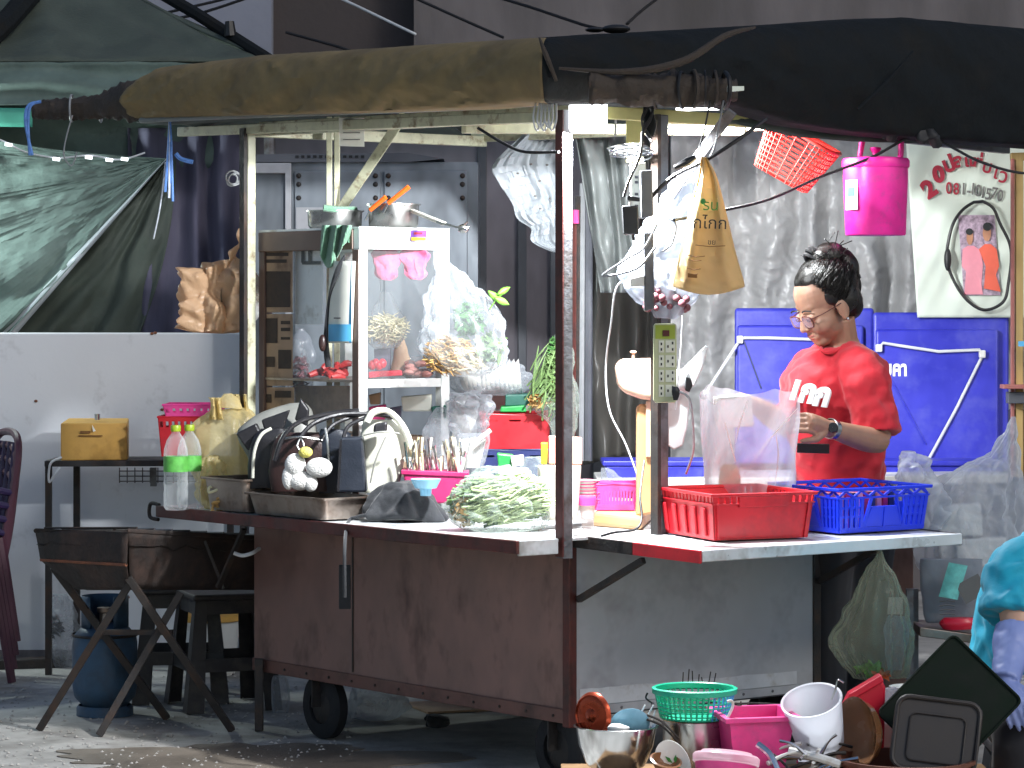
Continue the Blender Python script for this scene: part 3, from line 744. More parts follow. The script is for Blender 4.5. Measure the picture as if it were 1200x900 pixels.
for w in (0.02, 1.06):
    MB().bar(FL(0.33, w, -0.05), C(w, -0.02, 0.60), 0.02, 0.02).build('flap_brace', 'iron_dark', cart, smooth=False, bevel=0.002)
# legs and wheels
for a, bb in ((-0.03, 1.72), (W_ - 0.02, 1.72)):
    MB().bar(C(a, bb, 0.26), C(a, bb, 0.002), 0.03, 0.03).build('leg', 'iron_dark', cart, smooth=False, bevel=0.003)
def wheel(a, bb, r=0.115, w=0.05):
    m = frame(C(a, bb, r + 0.002), V, Vector((0, 0, 1)), U)
    m = Matrix.Translation(C(a, bb, r + 0.002)) @ Matrix((V, Vector((0, 0, 1)), -U)).transposed().to_4x4()
    q = MB().at(m).lathe([(r * .55, -w / 2), (r * .9, -w / 2), (r, -w / 3), (r, w / 3), (r * .9, w / 2), (r * .55, w / 2), (r * .55, -w / 2)], 36)
    wh = q.build('wheel', 'rubber', cart)
    MB().at(m).lathe([(0.001, -w * .42), (r * .3, -w * .42), (r * .54, -w * .25), (r * .54, w * .25), (r * .3, w * .42), (0.001, w * .42)], 28).build('hub', 'iron_dark', wh)
    f = MB()
    for s in (-1, 1): f.bar(C(a + s * (w / 2 + .012), bb, r), C(a + s * (w / 2 + .012), bb, 0.235), 0.006, 0.04, up=U)
    f.build('fork', 'iron_dark', wh, smooth=False)
for a, bb in ((0.05, 1.42), (0.95, 1.42), (0.05, 0.10), (0.95, 0.10)): wheel(a, bb)
# roof frame: posts, rails, braces
def post(a, bb, z0, z1, w, m, nm='post'): return MB().bar(C(a, bb, z0), C(a, bb, z1), w, w, up=V).build(nm, m, cart, smooth=False, bevel=0.003)
ZR = 2.12
q = MB().bar(C(-0.09, -0.103, 0.74), C(-0.09, -0.103, ZR), 0.030, 0.006, up=V); q.bar(C(-0.107, -0.088, 0.74), C(-0.107, -0.088, ZR), 0.006, 0.035, up=V)
q.build('front_post', 'iron_grey', cart, smooth=False)
MB().bar(C(-0.113, -0.090, 0.745), C(-0.113, -0.090, ZR), 0.005, 0.036, up=V).build('post_paint', 'maroon', cart, smooth=False)
post(0.0, 1.83, 0.80, 2.16, 0.034, 'cream_metal')
MB().bar(C(-0.026, 1.83, 0.80), C(-0.026, 1.83, 2.16), 0.014, 0.03, up=V).build('post_edge', 'iron_dark', cart, smooth=False)
for px in (386, 395): MB().bar(P(px, 137, 10.9), Vector((P(px, 0, 10.9).x, 10.9, CT)), 0.021, 0.021).build('post', 'cream_metal', cart, smooth=False, bevel=0.003)
post(0.285, -0.10, 0.79, ZR, 0.040, 'iron_grey')
MB().bar(C(0.256, -0.115, 0.79), C(0.256, -0.115, ZR), 0.014, 0.034, up=V).build('post_edge', 'iron_dark', cart, smooth=False)
for p, q_, w, h, m in ((C(-0.04, -0.1, 2.105), C(0.0, 2.30, 2.170), 0.03, 0.035, 'cream_metal'), (C(0.06, -0.1, 2.125), C(0.10, 1.9, 2.165), 0.03, 0.05, 'cream_metal'),
                       (C(0.0, 0.55, 2.10), C(1.05, 0.35, 2.12), 0.035, 0.035, 'cream_metal'), (C(-0.04, -0.1, 2.12), C(1.10, -0.06, 2.115), 0.03, 0.04, 'yellow_paint'),
                       (C(1.07, -0.1, 2.13), C(1.07, 1.9, 2.17), 0.03, 0.04, 'cream_metal'), (C(0.0, 1.83, 2.15), C(1.07, 1.83, 2.15), 0.03, 0.04, 'cream_metal'),
                       (C(1.10, -0.06, 2.10), C(2.1, 0.1, 2.08), 0.03, 0.03, 'iron_grey')):
    MB().bar(p, q_, w, h).build('roof_rail', m, cart, smooth=False, bevel=0.003)
MB().bar(P(474, 134, 10.5), P(400, 244, 10.88), 0.035, 0.012, up=Vector((0, 1, 0))).build('brace', 'cream_metal', cart, smooth=False, bevel=0.003)
MB().bar(P(858, 130, 9.15), P(780, 236, 9.35), 0.034, 0.012, up=Vector((0, 1, 0))).build('brace', 'iron_grey', cart, smooth=False, bevel=0.003)
MB().slab([(734, 122), (754, 122), (754, 190), (734, 190)], 9.9, 0.03).build('yellow_plate', 'yellow_paint', cart, smooth=False)
t = thing('notice_card', 'small lined white card wired beside the double roof post', 'card', P(412, 172, 10.25))
MB().slab([(397, 138), (427, 138), (427, 172), (398, 171)], 10.25, 0.004).build('card', 'paper', t, smooth=False)
for y in (146, 155, 163): MB().slab([(402, y), (422, y), (422, y + 1), (402, y + 1)], 10.247, 0.002).build('ruled_line', 'print_grey', t, smooth=False)

# ---- canopy
can = thing('canopy', 'dusty olive and black tarpaulin canopy over the food cart', 'canopy', C(0.5, 0.9, 2.1))
A2, B2, D2 = Vector((-1.37, 10.9, 0)), Vector((0.10, 9.02, 0)), Vector((2.25, 10.66, 0))
def lerp_tab(tab, x):
    if x <= tab[0][0]: return tab[0][1]
    for (x0, y0), (x1, y1) in zip(tab, tab[1:]):
        if x <= x1: return y0 + (y1 - y0) * (x - x0) / (x1 - x0)
    return tab[-1][1]
botL = [(150, 138), (440, 129), (560, 124), (632, 117.5), (660, 117.5)]
topL = [(150, 104), (168, 88), (185, 77), (300, 63), (400, 57), (632, 41.5), (660, 41.5)]
botR = [(645, 117.5), (760, 122), (860, 122), (930, 142), (1000, 152), (1100, 161), (1200, 168), (1300, 176)]
topR = [(645, 41.5), (760, 36), (860, 30), (1000, 23), (1075, 18), (1200, 30), (1300, 40)]
PROF = [(0.10, -0.02), (0.02, -0.015), (-0.015, 0.0), (-0.035, 0.12), (-0.055, 0.3), (-0.06, 0.5), (-0.05, 0.7), (-0.02, 0.88), (0.04, 0.98), (0.14, 1.0), (0.35, 1.03), (0.62, 1.05)]
NC = (-U - V)
def valance(p0, p1, bot, top, nrm, n, seed, wr):
    prof = catmull(PROF, 34)
    def fn(u, v):
        e = p0.lerp(p1, u); px = CX + e.x / e.y * F
        zb = HC - (lerp_tab(bot, px) - HY) * e.y / F; zt = HC - (lerp_tab(top, px) - HY) * e.y / F
        o_, h = prof[min(34, int(v * 34 + .5))]
        k = min(1.0, u / 0.07); k = k * k * (3 - 2 * k); nn = (NC * (1 - k) + nrm * k)
        d = wr * min(1.0, u * 12) * nz(u * 9 + v * 5, v * 3, seed) + min(1.0, u * 12) * (wr * 0.5 * nz(u * 30 + v * 12, v * 6, seed) + 0.006 * nz(u * 60, v * 20, seed) + 0.012 * abs(nz(u * 22 - v * 6, v * 9, seed)))
        return Vector((e.x, e.y, zb + (zt - zb) * h)) - nn * o_ + nn * d * (1 if 0.1 < v < .9 else .5)
    return MB().grid(fn, n, 34)
valance(B2, A2, botL, topL, -U, 150, 3, 0.018).build('side_flap', 'tarp_olive', can, solid=0.004)
valance(B2, D2, botR, topR, -V, 150, 8, 0.020).build('front_flap', 'tarp_black', can, solid=0.004)
# folds that run across the flaps
def crease(pts, r, m):
    MB().tube([P(*p) for p in pts], r, 8, sub=30).build('crease', m, can)
# roof sheets over the frame
R1, R2, R3, R4 = B2 + U * .5 + V * .5, A2 + U * .5 - V * .3, A2 + U * 1.1 - V * .3, B2 + U * 2.2 + V * .5
E3 = A2 + U * 1.6
for p, q, p2, q2 in ((B2, A2, R1, R2), (A2, E3, R2, R3), (E3, D2, R3, R4), (D2, B2, R4, R1)):
    def fn(u, v, p=p, q=q, p2=p2, q2=q2):
        e = p.lerp(q, u); r = p2.lerp(q2, u); x = e.lerp(r, v)
        return Vector((x.x, x.y, 2.19 + 0.10 * v - 0.04 * math.sin(math.pi * v) + 0.02 * nz(u * 8, v * 3)))
    MB().grid(fn, 30, 10).build('roof_sheet', 'tarp_under', can, solid=0.004)
MB().add([R1 + Vector((0, 0, 2.29)), R2 + Vector((0, 0, 2.29)), R3 + Vector((0, 0, 2.29)), R4 + Vector((0, 0, 2.29))], [(0, 1, 2, 3)]).build('roof_top', 'tarp_black', can, solid=0.004, smooth=False)
def innerflap(u, v):
    px = 852 + 420 * u; e = B2.lerp(D2, .3 + .62 * u) + V * .12; y0 = lerp_tab(botR, px) - 8
    return P(px, y0 + (26 * (1 - u) + 5) * v, e.y + .02 * nz(u * 9, v * 2))
MB().grid(innerflap, 40, 6).build('inner_flap', 'tarp_under', can, solid=.003)
# grey hem under the olive roll
MB().tube([P(165, 141, 10.85), P(300, 135, 10.3), P(440, 130, 9.82), P(560, 125, 9.42), P(632, 121, 9.2)], 0.010, 8, sub=40).build('hem', 'sheet_grey', can)
# rolled tail at the left and rolled bundle at the middle
def roll(pts, rr, nm, m, seed, n=16, sub=70):
    pts = [Vector(x) for x in catmull([tuple(P(*p)) for p in pts], sub)]
    vs, fs = [], []
    for i, p in enumerate(pts):
        r0 = catmull([(x,) for x in rr], sub)[i][0]
        for j in range(n):
            w = 2 * math.pi * j / n
            k = r0 * (1 + 0.30 * nz(i * .16, w * 1.3, seed) + 0.22 * nz(i * .5 + w, w * .6, seed + 3))
            vs.append(p + Vector((0, math.cos(w) * k, math.sin(w) * k)))
    for i in range(len(pts) - 1):
        for j in range(n): fs.append((i * n + j, (i + 1) * n + j, (i + 1) * n + (j + 1) % n, i * n + (j + 1) % n))
    fs += [tuple(range(n)), tuple((len(pts) - 1) * n + j for j in reversed(range(n)))]
    MB().add(vs, fs).build(nm, m, can)
roll([(190, 112, 10.85), (150, 118, 10.95), (110, 126, 11.1), (70, 128, 11.2), (38, 129, 11.25)], [0.075, 0.07, 0.045, 0.04, 0.03], 'rolled_tail', 'tarp_roll', 2)
roll([(690, 104, 8.95), (760, 104, 9.0), (830, 106, 9.05), (864, 106, 9.1)], [0.045, 0.05, 0.045, 0.03], 'rolled_bundle', 'tarp_roll', 5, sub=60)
MB().tube([P(655, 80, 8.93), P(735, 84, 8.93), P(800, 72, 8.95), (P(850, 42, 9.02)), P(885, 32, 9.1)], [0.004, 0.01, 0.012, 0.01, 0.004], 8, sub=40).build('fold', 'tarp_roll', can)
MB().tube([P(632, 44, 8.95), P(640, 65, 8.93), P(652, 95, 8.95)], [0.003, 0.008, 0.005], 8, sub=20).build('fold', 'tarp_roll', can)
MB().tube([P(1070, 60, 9.75), P(1040, 95, 9.68), P(1005, 128, 9.62)], [0.003, 0.008, 0.005], 8, sub=20).build('fold', 'tarp_black', can)
for k, px in enumerate((768, 800, 812, 826, 838, 851)):
    b = MB().at(Matrix.Translation(P(px, 105, 9.02)) @ Matrix.Rotation(R(random.uniform(-25, 25)), 4, 'Z'))
    b.tube([Vector((0, math.cos(w) * .052, math.sin(w) * (.052 + .006 * math.sin(3 * w + k)))) for w in [2 * math.pi * i / 20 for i in range(20)]], .003 + .002 * (k % 3), 6, close=True)
    b.build('lashing', 'wire_black' if k % 2 else 'tarp_roll', can)
for px in (84, 118):
    b = MB().at(Matrix.Translation(P(px, 127, 11.15)))
    b.tube([Vector((0, math.cos(w) * .05, math.sin(w) * .05)) for w in [2 * math.pi * i / 20 for i in range(20)]], 0.004, 6, close=True)
    b.build('tail_lashing', 'wire_grey', can)
MB().slab([(852, 101), (872, 101), (872, 106), (852, 108)], 8.98, 0.02).build('clamp', 'chrome', can, smooth=False)
t = MB().ball(P(722, 34, 9.3), (0.045, 0.04, 0.014)).ball(P(697, 35, 9.3), (0.03, 0.03, 0.008)).build('junction_lump', 'wire_black'); tag(t, 'black taped wire junction lying on top of the canopy edge', 'wire junction')
# straps and cords hanging from the canopy
t = thing('blue_strap', 'frayed blue strap tied round the rolled canopy tail', 'strap', P(36, 182, 11.15))
for dx in (0, 3): MB().tube([P(48, 119, 11.12), P(36 - dx, 124, 11.12), P(33 - dx, 145, 11.12), P(35 + dx, 182, 11.12)], 0.006, 6, sub=24).build('strand', 'blue_strap', t)
t = thing('blue_rope', 'frayed blue-white rope hanging at the canopy left corner', 'rope', P(198, 230, 10.8))
for dx, y1 in ((0, 232), (3, 236), (-3, 225), (1, 215)): MB().tube([P(199, 141, 10.82), P(199 + dx / 2, 170, 10.8), P(198 + dx * 1.5, y1, 10.8)], 0.005, 6, sub=20).build('strand', 'blue_strap' if dx else 'rope_white', t)
MB().tube([P(194, 190, 10.8), P(188, 240, 10.85), P(180, 280, 10.9)], 0.003, 6, sub=12).build('thread', 'rope_white', t)
MB().tube([P(206, 180, 10.8), P(212, 186, 10.8), P(226, 190, 10.8)], 0.009, 6, sub=12).build('knot', 'blue_strap', t)
t = thing('light_string', 'white cord of small lights strung across the green curtain', 'string lights', P(80, 186, 12.6))
MB().tube([P(-40, 150, 12.6), P(3, 165, 12.6), P(30, 178, 12.6), P(68, 185, 12.6), (P(105, 182, 12.6)), P(140, 187, 12.6), P(170, 179, 12.6)], 0.004, 6, sub=50).build('cord', 'wire_white', t)
for px, py in ((10, 169), (66, 186), (104, 184), (128, 187), (146, 186)):
    MB().tube([P(px - 4, py, 12.59), P(px + 4, py + 1, 12.59)], 0.007, 8).build('light_bead', 'led_bead', t)
cable('slack_twine', 'thin grey twine looping below the rolled canopy tail', [(85, 135, 11.1), (78, 160, 11.1), (75, 182, 11.1), (84, 194, 11.1), (90, 178, 11.1)], 0.003, 'wire_grey', 'twine')

# ---- lamps of the stall
t = thing('led_lamp', 'bright square white LED lamp under the canopy corner', 'lamp', P(688, 155, 9.22))
MB().slab([(667, 117), (712, 117), (712, 155), (667, 155)], 9.17, 0.06).build('lamp_face', 'led_white', t, bevel=0.012, seg=3)
MB().bar(P(688, 112, 9.22), P(688, 118, 9.22), 0.03, 0.03).build('bracket', 'iron_dark', t, smooth=False)
ld = bpy.data.lights.new('led_lamp_light', 'SPOT'); ld.energy = 450; ld.color = (0.94, 0.97, 1.0); ld.shadow_soft_size = 0.05; ld.spot_size = R(180); ld.spot_blend = 0.0
lo = bpy.data.objects.new('led_lamp_light', ld); COL.objects.link(lo); lo.parent = t; lo.location = P(689, 161, 9.2) - t.location
t = thing('led_tube', 'lit white LED tube under the canopy beside the lashed roll', 'lamp', P(828, 128, 10.1))
MB().tube([P(793, 126, 10.1), P(860, 124, 10.15)], 0.013, 10).build('tube', 'led_tube', t)
MB().bar(P(790, 121, 10.11), P(863, 119, 10.16), 0.03, 0.012).build('holder', 'white_plastic', t, smooth=False)
ld = bpy.data.lights.new('led_tube_light', 'SPOT'); ld.energy = 130; ld.color = (0.95, 0.98, 1.0); ld.shadow_soft_size = 0.10; ld.spot_size = R(180); ld.spot_blend = 0.0
lo = bpy.data.objects.new('led_tube_light', ld); COL.objects.link(lo); lo.parent = t; lo.location = P(828, 133, 10.1) - t.location
# ================================================================== on the counter, left half
def rayplane(px, py, p0, n):
    d = P(px, py, 1.0) - Vector((0, 0, HC)); o = Vector((0, 0, HC))
    return o + d * ((p0 - o).dot(n) / d.dot(n))
def on_counter(px, py): return ON(px, py, CT)

def make_bottle(loc, label):
    t = thing('water_bottle', label, 'bottle', loc, 'water bottles at the counter end')
    r = 0.043
    MB().lathe([(0.001, 0.002), (r * .8, 0), (r, 0.012), (r, 0.06), (r * .94, 0.075), (r, 0.09), (r, 0.10), (r * .95, 0.112), (r, 0.125), (r, 0.19), (r * .96, 0.215), (r * .75, 0.245), (r * .45, 0.265), (r * .34, 0.272), (r * .34, 0.285)], 32).build('bottle_body', 'bottle_pet', t, local=True)
    MB().lathe([(r * 1.012, 0.135), (r * 1.012, 0.19)], 32).build('label', 'bottle_label', t, local=True)
    MB().lathe([(0.0, 0.277), (r * .40, 0.277), (r * .42, 0.279), (r * .42, 0.296), (r * .38, 0.299), (0.0, 0.299)], 24).build('cap', 'bottle_cap', t, local=True)
    return t
bt = make_bottle(on_counter(206, 597.5), 'water bottle with green label nearest the counter end')
dup(bt, 'water bottle with green label next to the yellow bag', on_counter(222, 596.5))

# yellow carrier bag
t = thing('yellow_bag', 'crumpled yellow plastic carrier bag behind the handbags', 'bag', on_counter(262, 593))
MB().loft([(478, 250, 284), (490, 234, 300), (508, 224, 312), (535, 222, 320), (565, 230, 316), (590, 240, 302), (594, 255, 290)], 10.72, 0.5, 90, 70, amp=0.022, freq=10, pleat=0.10, np=8, crk=0.012, seed=3).build('bag_body', 'bag_yellow_film', t)
for x0, x1, yt, yy in ((244, 262, 466, 10.66), (272, 294, 462, 10.74)):
    def hd(u, v, x0=x0, x1=x1, yt=yt, yy=yy):
        return P(x0 + (x1 - x0) * u + 6 * math.sin(math.pi * v) * (.5 - u), 492 - (492 - yt) * math.sin(math.pi * v * .5), yy + .03 * math.sin(u * 12 + v * 3) + .02 * v)
    MB().grid(hd, 12, 12).build('handle', 'bag_yellow_film', t, solid=.002)
MB().loft([(461, 262, 272), (468, 256, 280), (478, 250, 286)], 10.7, .5, 20, 8, amp=.01, crk=.01).build('knot', 'bag_yellow_film', t)
t = thing('brown_bag', 'squat brown plastic bag beside the water bottles', 'bag', on_counter(248, 594))
MB().loft([(535, 240, 258), (548, 232, 266), (568, 230, 270), (588, 234, 268), (595, 240, 262)], 10.6, 0.6, 60, 40, amp=0.01, crk=0.03, seed=8).build('bag_body', 'bag_yellow_film', t)
MB().ball(P(250, 572, 10.6), (0.05, 0.03, 0.05)).build('contents', 'straw', t)
t = thing('twine_bundle', 'tangled pale twine heaped beside the steel pan', 'twine', on_counter(266, 600))
for k in range(14):
    c = on_counter(266 + random.uniform(-9, 11), 599) + Vector((0, 0, 0.02 + 0.06 * random.random()))
    b = MB().tube([c + Vector((random.uniform(-.05, .05), random.uniform(-.03, .03), random.uniform(-.03, .035))) for _ in range(5)], 0.005, 6, sub=24)
    b.build('strand', 'straw' if k % 3 else 'noodle', t)

def pan(name, label, o, la, wa, h, m, rim=0.012, taper=0.85, th=0.003, cat='tray'):     # o: centre on the surface, la along V, wa along U
    t = thing(name, label, cat, o)
    M_ = Matrix.Translation(o) @ Matrix((U, V, Vector((0, 0, 1)))).transposed().to_4x4()
    def rect(sx, sy, z, r=0.02):
        out = []
        for cx, cy, a0 in ((1, 1, 0), (-1, 1, 90), (-1, -1, 180), (1, -1, 270)):
            for k in range(5):
                w = R(a0 + k * 22.5)
                out.append((cx * (sx / 2 - r) + r * math.cos(w), cy * (sy / 2 - r) + r * math.sin(w), z))
        return out
    rings = [rect(wa * taper * .9, la * (1 - (1 - taper) * .5) * .95, 0.004), rect(wa * taper, la * (1 - (1 - taper) * .5), 0.001 + th), rect(wa, la, h), rect(wa + rim * 2, la + rim * 2, h + .001), rect(wa + rim * 2, la + rim * 2, h - .006)]
    b = MB().at(M_); n = 20
    vs = [p for r_ in rings for p in r_]
    fs = [tuple(range(n))] + [(i * n + j, i * n + (j + 1) % n, (i + 1) * n + (j + 1) % n, (i + 1) * n + j) for i in range(len(rings) - 1) for j in range(n)]
    b.add(vs, fs).build('pan_body', m, t, solid=th)
    return t
pan('steel_pan', 'deep dull steel pan at the counter edge under the brown handbag', C(-0.17, 1.58, CT + .003), 0.26, 0.20, 0.115, 'steel_worn')
pan('steel_tray', 'long shallow steel tray at the counter edge under the black handbags', C(-0.17, 1.19, CT + .003), 0.46, 0.21, 0.075, 'steel_worn')

def strap(pts, r, m, par, nm='handle', sub=36): return MB().tube([P(*p) for p in pts], r, 8, sub=sub).build(nm, m, par)
# handbags stuffed in the pans
Yh = 10.42
t = thing('grey_handbag', 'grey and black handbag lying tilted on top of the heap', 'handbag', P(325, 555, Yh + .1))
MB().loft([(472, 338, 356), (482, 308, 364), (500, 284, 372), (514, 280, 372), (530, 286, 362), (548, 296, 352)], Yh + .12, 0.5, 32, 28, amp=0.012, freq=12, e=2.6, seed=2).build('bag_body', 'leather_grey', t)
MB().slab([(276, 508), (300, 496), (313, 522), (290, 528)], Yh - .06, .05).build('flap', 'leather_black', t, smooth=False, bevel=.006)
MB().slab([(345, 492), (352, 466), (362, 480), (360, 500)], Yh - .05, .04).build('strap_loop', 'leather_black', t, smooth=False, bevel=.006)
MB().slab([(306, 492), (340, 480), (330, 508), (312, 512)], Yh - .065, .02).build('panel', 'leather_black', t, smooth=False, bevel=.006)
t = thing('black_handbag', 'black handbag with pale piping at the left of the heap', 'handbag', P(310, 575, Yh - .05))
MB().loft([(502, 306, 334), (512, 298, 342), (530, 292, 346), (555, 290, 346), (572, 292, 344)], Yh - .08, 0.4, 30, 24, amp=0.008, e=3, seed=5).build('bag_body', 'leather_black', t)
strap([(296, 560, Yh - .17), (298, 530, Yh - .18), (306, 510, Yh - .18), (318, 502, Yh - .17)], 0.006, 'leather_cream', t, 'piping')
t = thing('brown_handbag', 'dark brown handbag carrying a white plush charm', 'handbag', P(350, 580, Yh - .12))
MB().loft([(507, 330, 376), (514, 322, 384), (530, 317, 389), (555, 315, 391), (575, 317, 389)], Yh - .15, 0.42, 34, 24, amp=0.006, e=3.2, seed=6).build('bag_body', 'leather_brown', t)
strap([(330, 515, Yh - .27), (350, 512, Yh - .29), (378, 516, Yh - .27)], 0.004, 'steel', t, 'zip')
strap([(322, 540, Yh - .3), (332, 512, Yh - .3), (352, 494, Yh - .28), (390, 484, Yh - .22), (420, 481, Yh - .18)], 0.008, 'leather_black', t)
strap([(352, 512, Yh - .28), (368, 496, Yh - .26), (398, 486, Yh - .22), (432, 485, Yh - .2), (458, 488, Yh - .2)], 0.008, 'leather_black', t)
strap([(376, 518, Yh - .26), (388, 500, Yh - .24), (408, 490, Yh - .2), (440, 482, Yh - .18)], 0.007, 'leather_black', t)
MB().tube([P(348, 522, Yh - .31), P(352, 514, Yh - .3), P(356, 522, Yh - .31), P(352, 530, Yh - .31)], 0.003, 6, sub=20, close=True).build('key_ring', 'steel', t)
t = thing('plush_charm', 'white plush charm with yellow pompom hanging on the brown handbag', 'plush toy', P(352, 577, Yh - .36))
b = MB()
for c, r in (((346, 545, Yh - .35), (.036, .03, .04)), ((352, 563, Yh - .35), (.04, .03, .034)), ((338, 560, Yh - .35), (.022, .02, .04)), ((364, 566, Yh - .36), (.024, .02, .03))): b.ball(P(*c), r, 18, 12)
b.build('body', 'plush', t)
MB().ball(P(374, 548, Yh - .37), (.045, .024, .034), 18, 12).build('ear', 'plush', t)
MB().ball(P(358, 530, Yh - .37), (.024, .022, .019), 16, 10).build('pompom', 'plush_yellow', t)
t = thing('zip_handbag', 'black handbag with silver zip in the middle of the heap', 'handbag', P(395, 580, Yh - .18))
MB().loft([(503, 376, 404), (512, 374, 412), (535, 372, 414), (560, 372, 414), (578, 374, 412)], Yh - .16, 0.5, 30, 20, amp=0.006, e=3, seed=9).build('bag_body', 'leather_navy', t)
strap([(381, 502, Yh - .29), (384, 520, Yh - .31), (386, 545, Yh - .31)], 0.005, 'steel', t, 'zip')
t = thing('navy_tote', 'stiff navy tote bag standing before the cream handbag', 'handbag', P(412, 580, Yh - .3))
MB().slab([(398, 513), (425, 512), (430, 577), (394, 577)], Yh - .36, .09).build('bag_body', 'leather_navy', t, smooth=False, bevel=.008)
MB().slab([(398, 516), (401, 516), (398, 576), (395, 576)], Yh - .366, .005).build('edge_trim', 'leather_black', t, smooth=False)
strap([(402, 514, Yh - .33), (410, 498, Yh - .32), (440, 486, Yh - .3), (462, 483, Yh - .26)], 0.007, 'leather_black', t)
t = thing('cream_handbag', 'glossy cream leather handbag with long handle', 'handbag', P(448, 582, Yh - .25))
MB().loft([(492, 426, 462), (504, 424, 472), (520, 422, 476), (545, 424, 472), (572, 426, 466), (578, 428, 464)], Yh - .25, 0.42, 36, 26, amp=0.012, freq=10, e=3, seed=12).build('bag_body', 'leather_cream', t)
strap([(430, 494, Yh - .33), (438, 483, Yh - .33), (455, 482, Yh - .3), (472, 500, Yh - .3), (482, 528, Yh - .3), (474, 540, Yh - .3)], [0.012, 0.012, 0.01, 0.012, 0.012, 0.01], 'leather_cream', t)
MB().slab([(438, 497), (454, 494), (453, 507), (437, 508)], Yh - .38, .05).build('dark_lining', 'leather_black', t, smooth=False, bevel=.008)
strap([(426, 510, Yh - .37), (448, 506, Yh - .39), (468, 508, Yh - .37)], 0.003, 'leather_grey', t, 'seam')
strap([(452, 512, Yh - .39), (440, 540, Yh - .39), (434, 566, Yh - .38)], 0.003, 'leather_grey', t, 'seam')
# black cloth bag slumped on the counter
t = thing('cloth_pouch', 'slumped black cloth bag on the counter before cream handbag', 'bag', on_counter(470, 611))
Yp = on_counter(470, 611).y
MB().loft([(563, 458, 486), (570, 442, 494), (582, 434, 506), (596, 432, 516), (606, 430, 522), (611, 434, 518)], Yp, 0.7, 90, 50, amp=0.03, freq=9, pleat=.09, np=7, crk=0.014, seed=4).build('bag_body', 'cloth_black', t)
MB().tube([P(432, 603, Yp - .06), P(418, 606, Yp - .05), P(408, 612, Yp - .06), P(404, 640, Yp - .28), P(404, 700, Yp - .30)], 0.006, 8, sub=30).build('strap', 'cloth_black', t)
MB().slab([(397, 662), (411, 662), (411, 714), (397, 714)], 9.98, .012).build('strap_end', 'cloth_black', t, smooth=False, bevel=.003)

# bag of greens
def strands(par, box, n, m, ln, r=0.003, dirv=(1, 0, 0), jit=0.35, nm='greens'):
    b = MB(); (x0, x1), (y0, y1), (z0, z1) = box
    for _ in range(n):
        while True:
            u, v, w = random.uniform(-1, 1), random.uniform(-1, 1), random.uniform(-1, 1)
            if u * u + v * v + w * w < 1: break
        c = Vector(((x0 + x1) / 2 + u * (x1 - x0) / 2, (y0 + y1) / 2 + v * (y1 - y0) / 2, (z0 + z1) / 2 + w * (z1 - z0) / 2))
        d = (Vector(dirv) + Vector((random.uniform(-jit, jit), random.uniform(-jit, jit), random.uniform(-jit, jit)))).normalized() * ln / 2
        k = Vector((random.uniform(-1, 1), random.uniform(-1, 1), random.uniform(-1, 1))) * ln * .1
        b.tube([c - d, c + k, c + d], [r, r * 1.2, r * .5], 4, sub=4)
    return b.build(nm, m, par, kind='stuff')
def leaves(par, c, rad, n, size, m, nm='leaves'):
    b = MB()
    for _ in range(n):
        while True:
            v = Vector((random.uniform(-1, 1), random.uniform(-1, 1), random.uniform(-1, 1)))
            if v.length < 1: break
        p = Vector(c) + Vector((v.x * rad[0], v.y * rad[1], v.z * rad[2]))
        b.at(euler(p, random.uniform(0, 360), random.uniform(0, 360), random.uniform(0, 360)))
        s = size * random.uniform(.6, 1.3)
        b.add([(0, -s, 0), (s * .4, -.2 * s, s * .12), (s * .3, .5 * s, .1 * s), (0, s, 0), (-s * .3, .5 * s, .1 * s), (-s * .4, -.2 * s, s * .12), (0, .1 * s, -.03 * s)],
              [(0, 1, 6), (1, 2, 6), (2, 3, 6), (3, 4, 6), (4, 5, 6), (5, 0, 6)])
    return b.build(nm, m, par, kind='stuff')
c = on_counter(586, 622); Yg = c.y
t = thing('bag_of_greens', 'clear bag packed with pale green stems near the counter corner', 'bag of vegetables', c)
cz = P(586, 585, Yg)
strands(t, ((cz.x - .13, cz.x + .13), (Yg - .06, Yg + .06), (cz.z - .075, cz.z + .07)), 620, 'herb', 0.10, 0.0035, (1, 0, .12), .3)
strands(t, ((cz.x - .09, cz.x + .14), (Yg - .075, Yg - .02), (cz.z - .07, cz.z + .075)), 220, 'leaf_pale', 0.09, 0.0035, (1, 0, .2), .3, 'pale_stems')
leaves(t, P(545, 597, Yg), (.05, .05, .06), 120, .018, 'straw', 'root_ends')
leaves(t, P(605, 585, Yg), (.11, .06, .07), 160, .014, 'leaf_dark')
MB().at(Matrix.Identity(4)).loft([(547, 574, 602), (556, 552, 626), (570, 536, 640), (590, 526, 646), (608, 528, 645), (619, 540, 638), (622, 550, 628)], Yg, 0.62, 100, 64, amp=0.008, freq=16, crk=0.026, seed=15).build('bag_film', 'film_green', t)

# cutlery caddy, plates and jars behind
t = thing('cutlery_basket', 'magenta basket crammed with wrapped spoons and chopsticks', 'basket', on_counter(512, 592))
Yc = 10.05
MB().slab([(472, 553), (548, 556), (545, 590), (478, 590)], Yc, .16).build('basket_body', 'magenta', t, smooth=False, bevel=.006)
MB().slab([(470, 551), (549, 554), (549, 559), (470, 556)], Yc - .006, .172).build('rim', 'magenta', t, smooth=False, bevel=.002)
for k in range(70):
    px = random.uniform(476, 545); top = random.uniform(510, 540); y = Yc + random.uniform(.02, .14)
    MB().tube([P(px, 560, y), P(px + random.uniform(-10, 10), top, y + random.uniform(-.03, .03))], [0.003, 0.0045], 6).build('utensil', random.choice(['chrome', 'paper', 'noodle', 'steel']), t)
t = thing('chopstick_packet', 'clear sleeve of paper-wrapped chopsticks leaning above the cutlery', 'chopsticks', P(545, 545, Yc + .22))
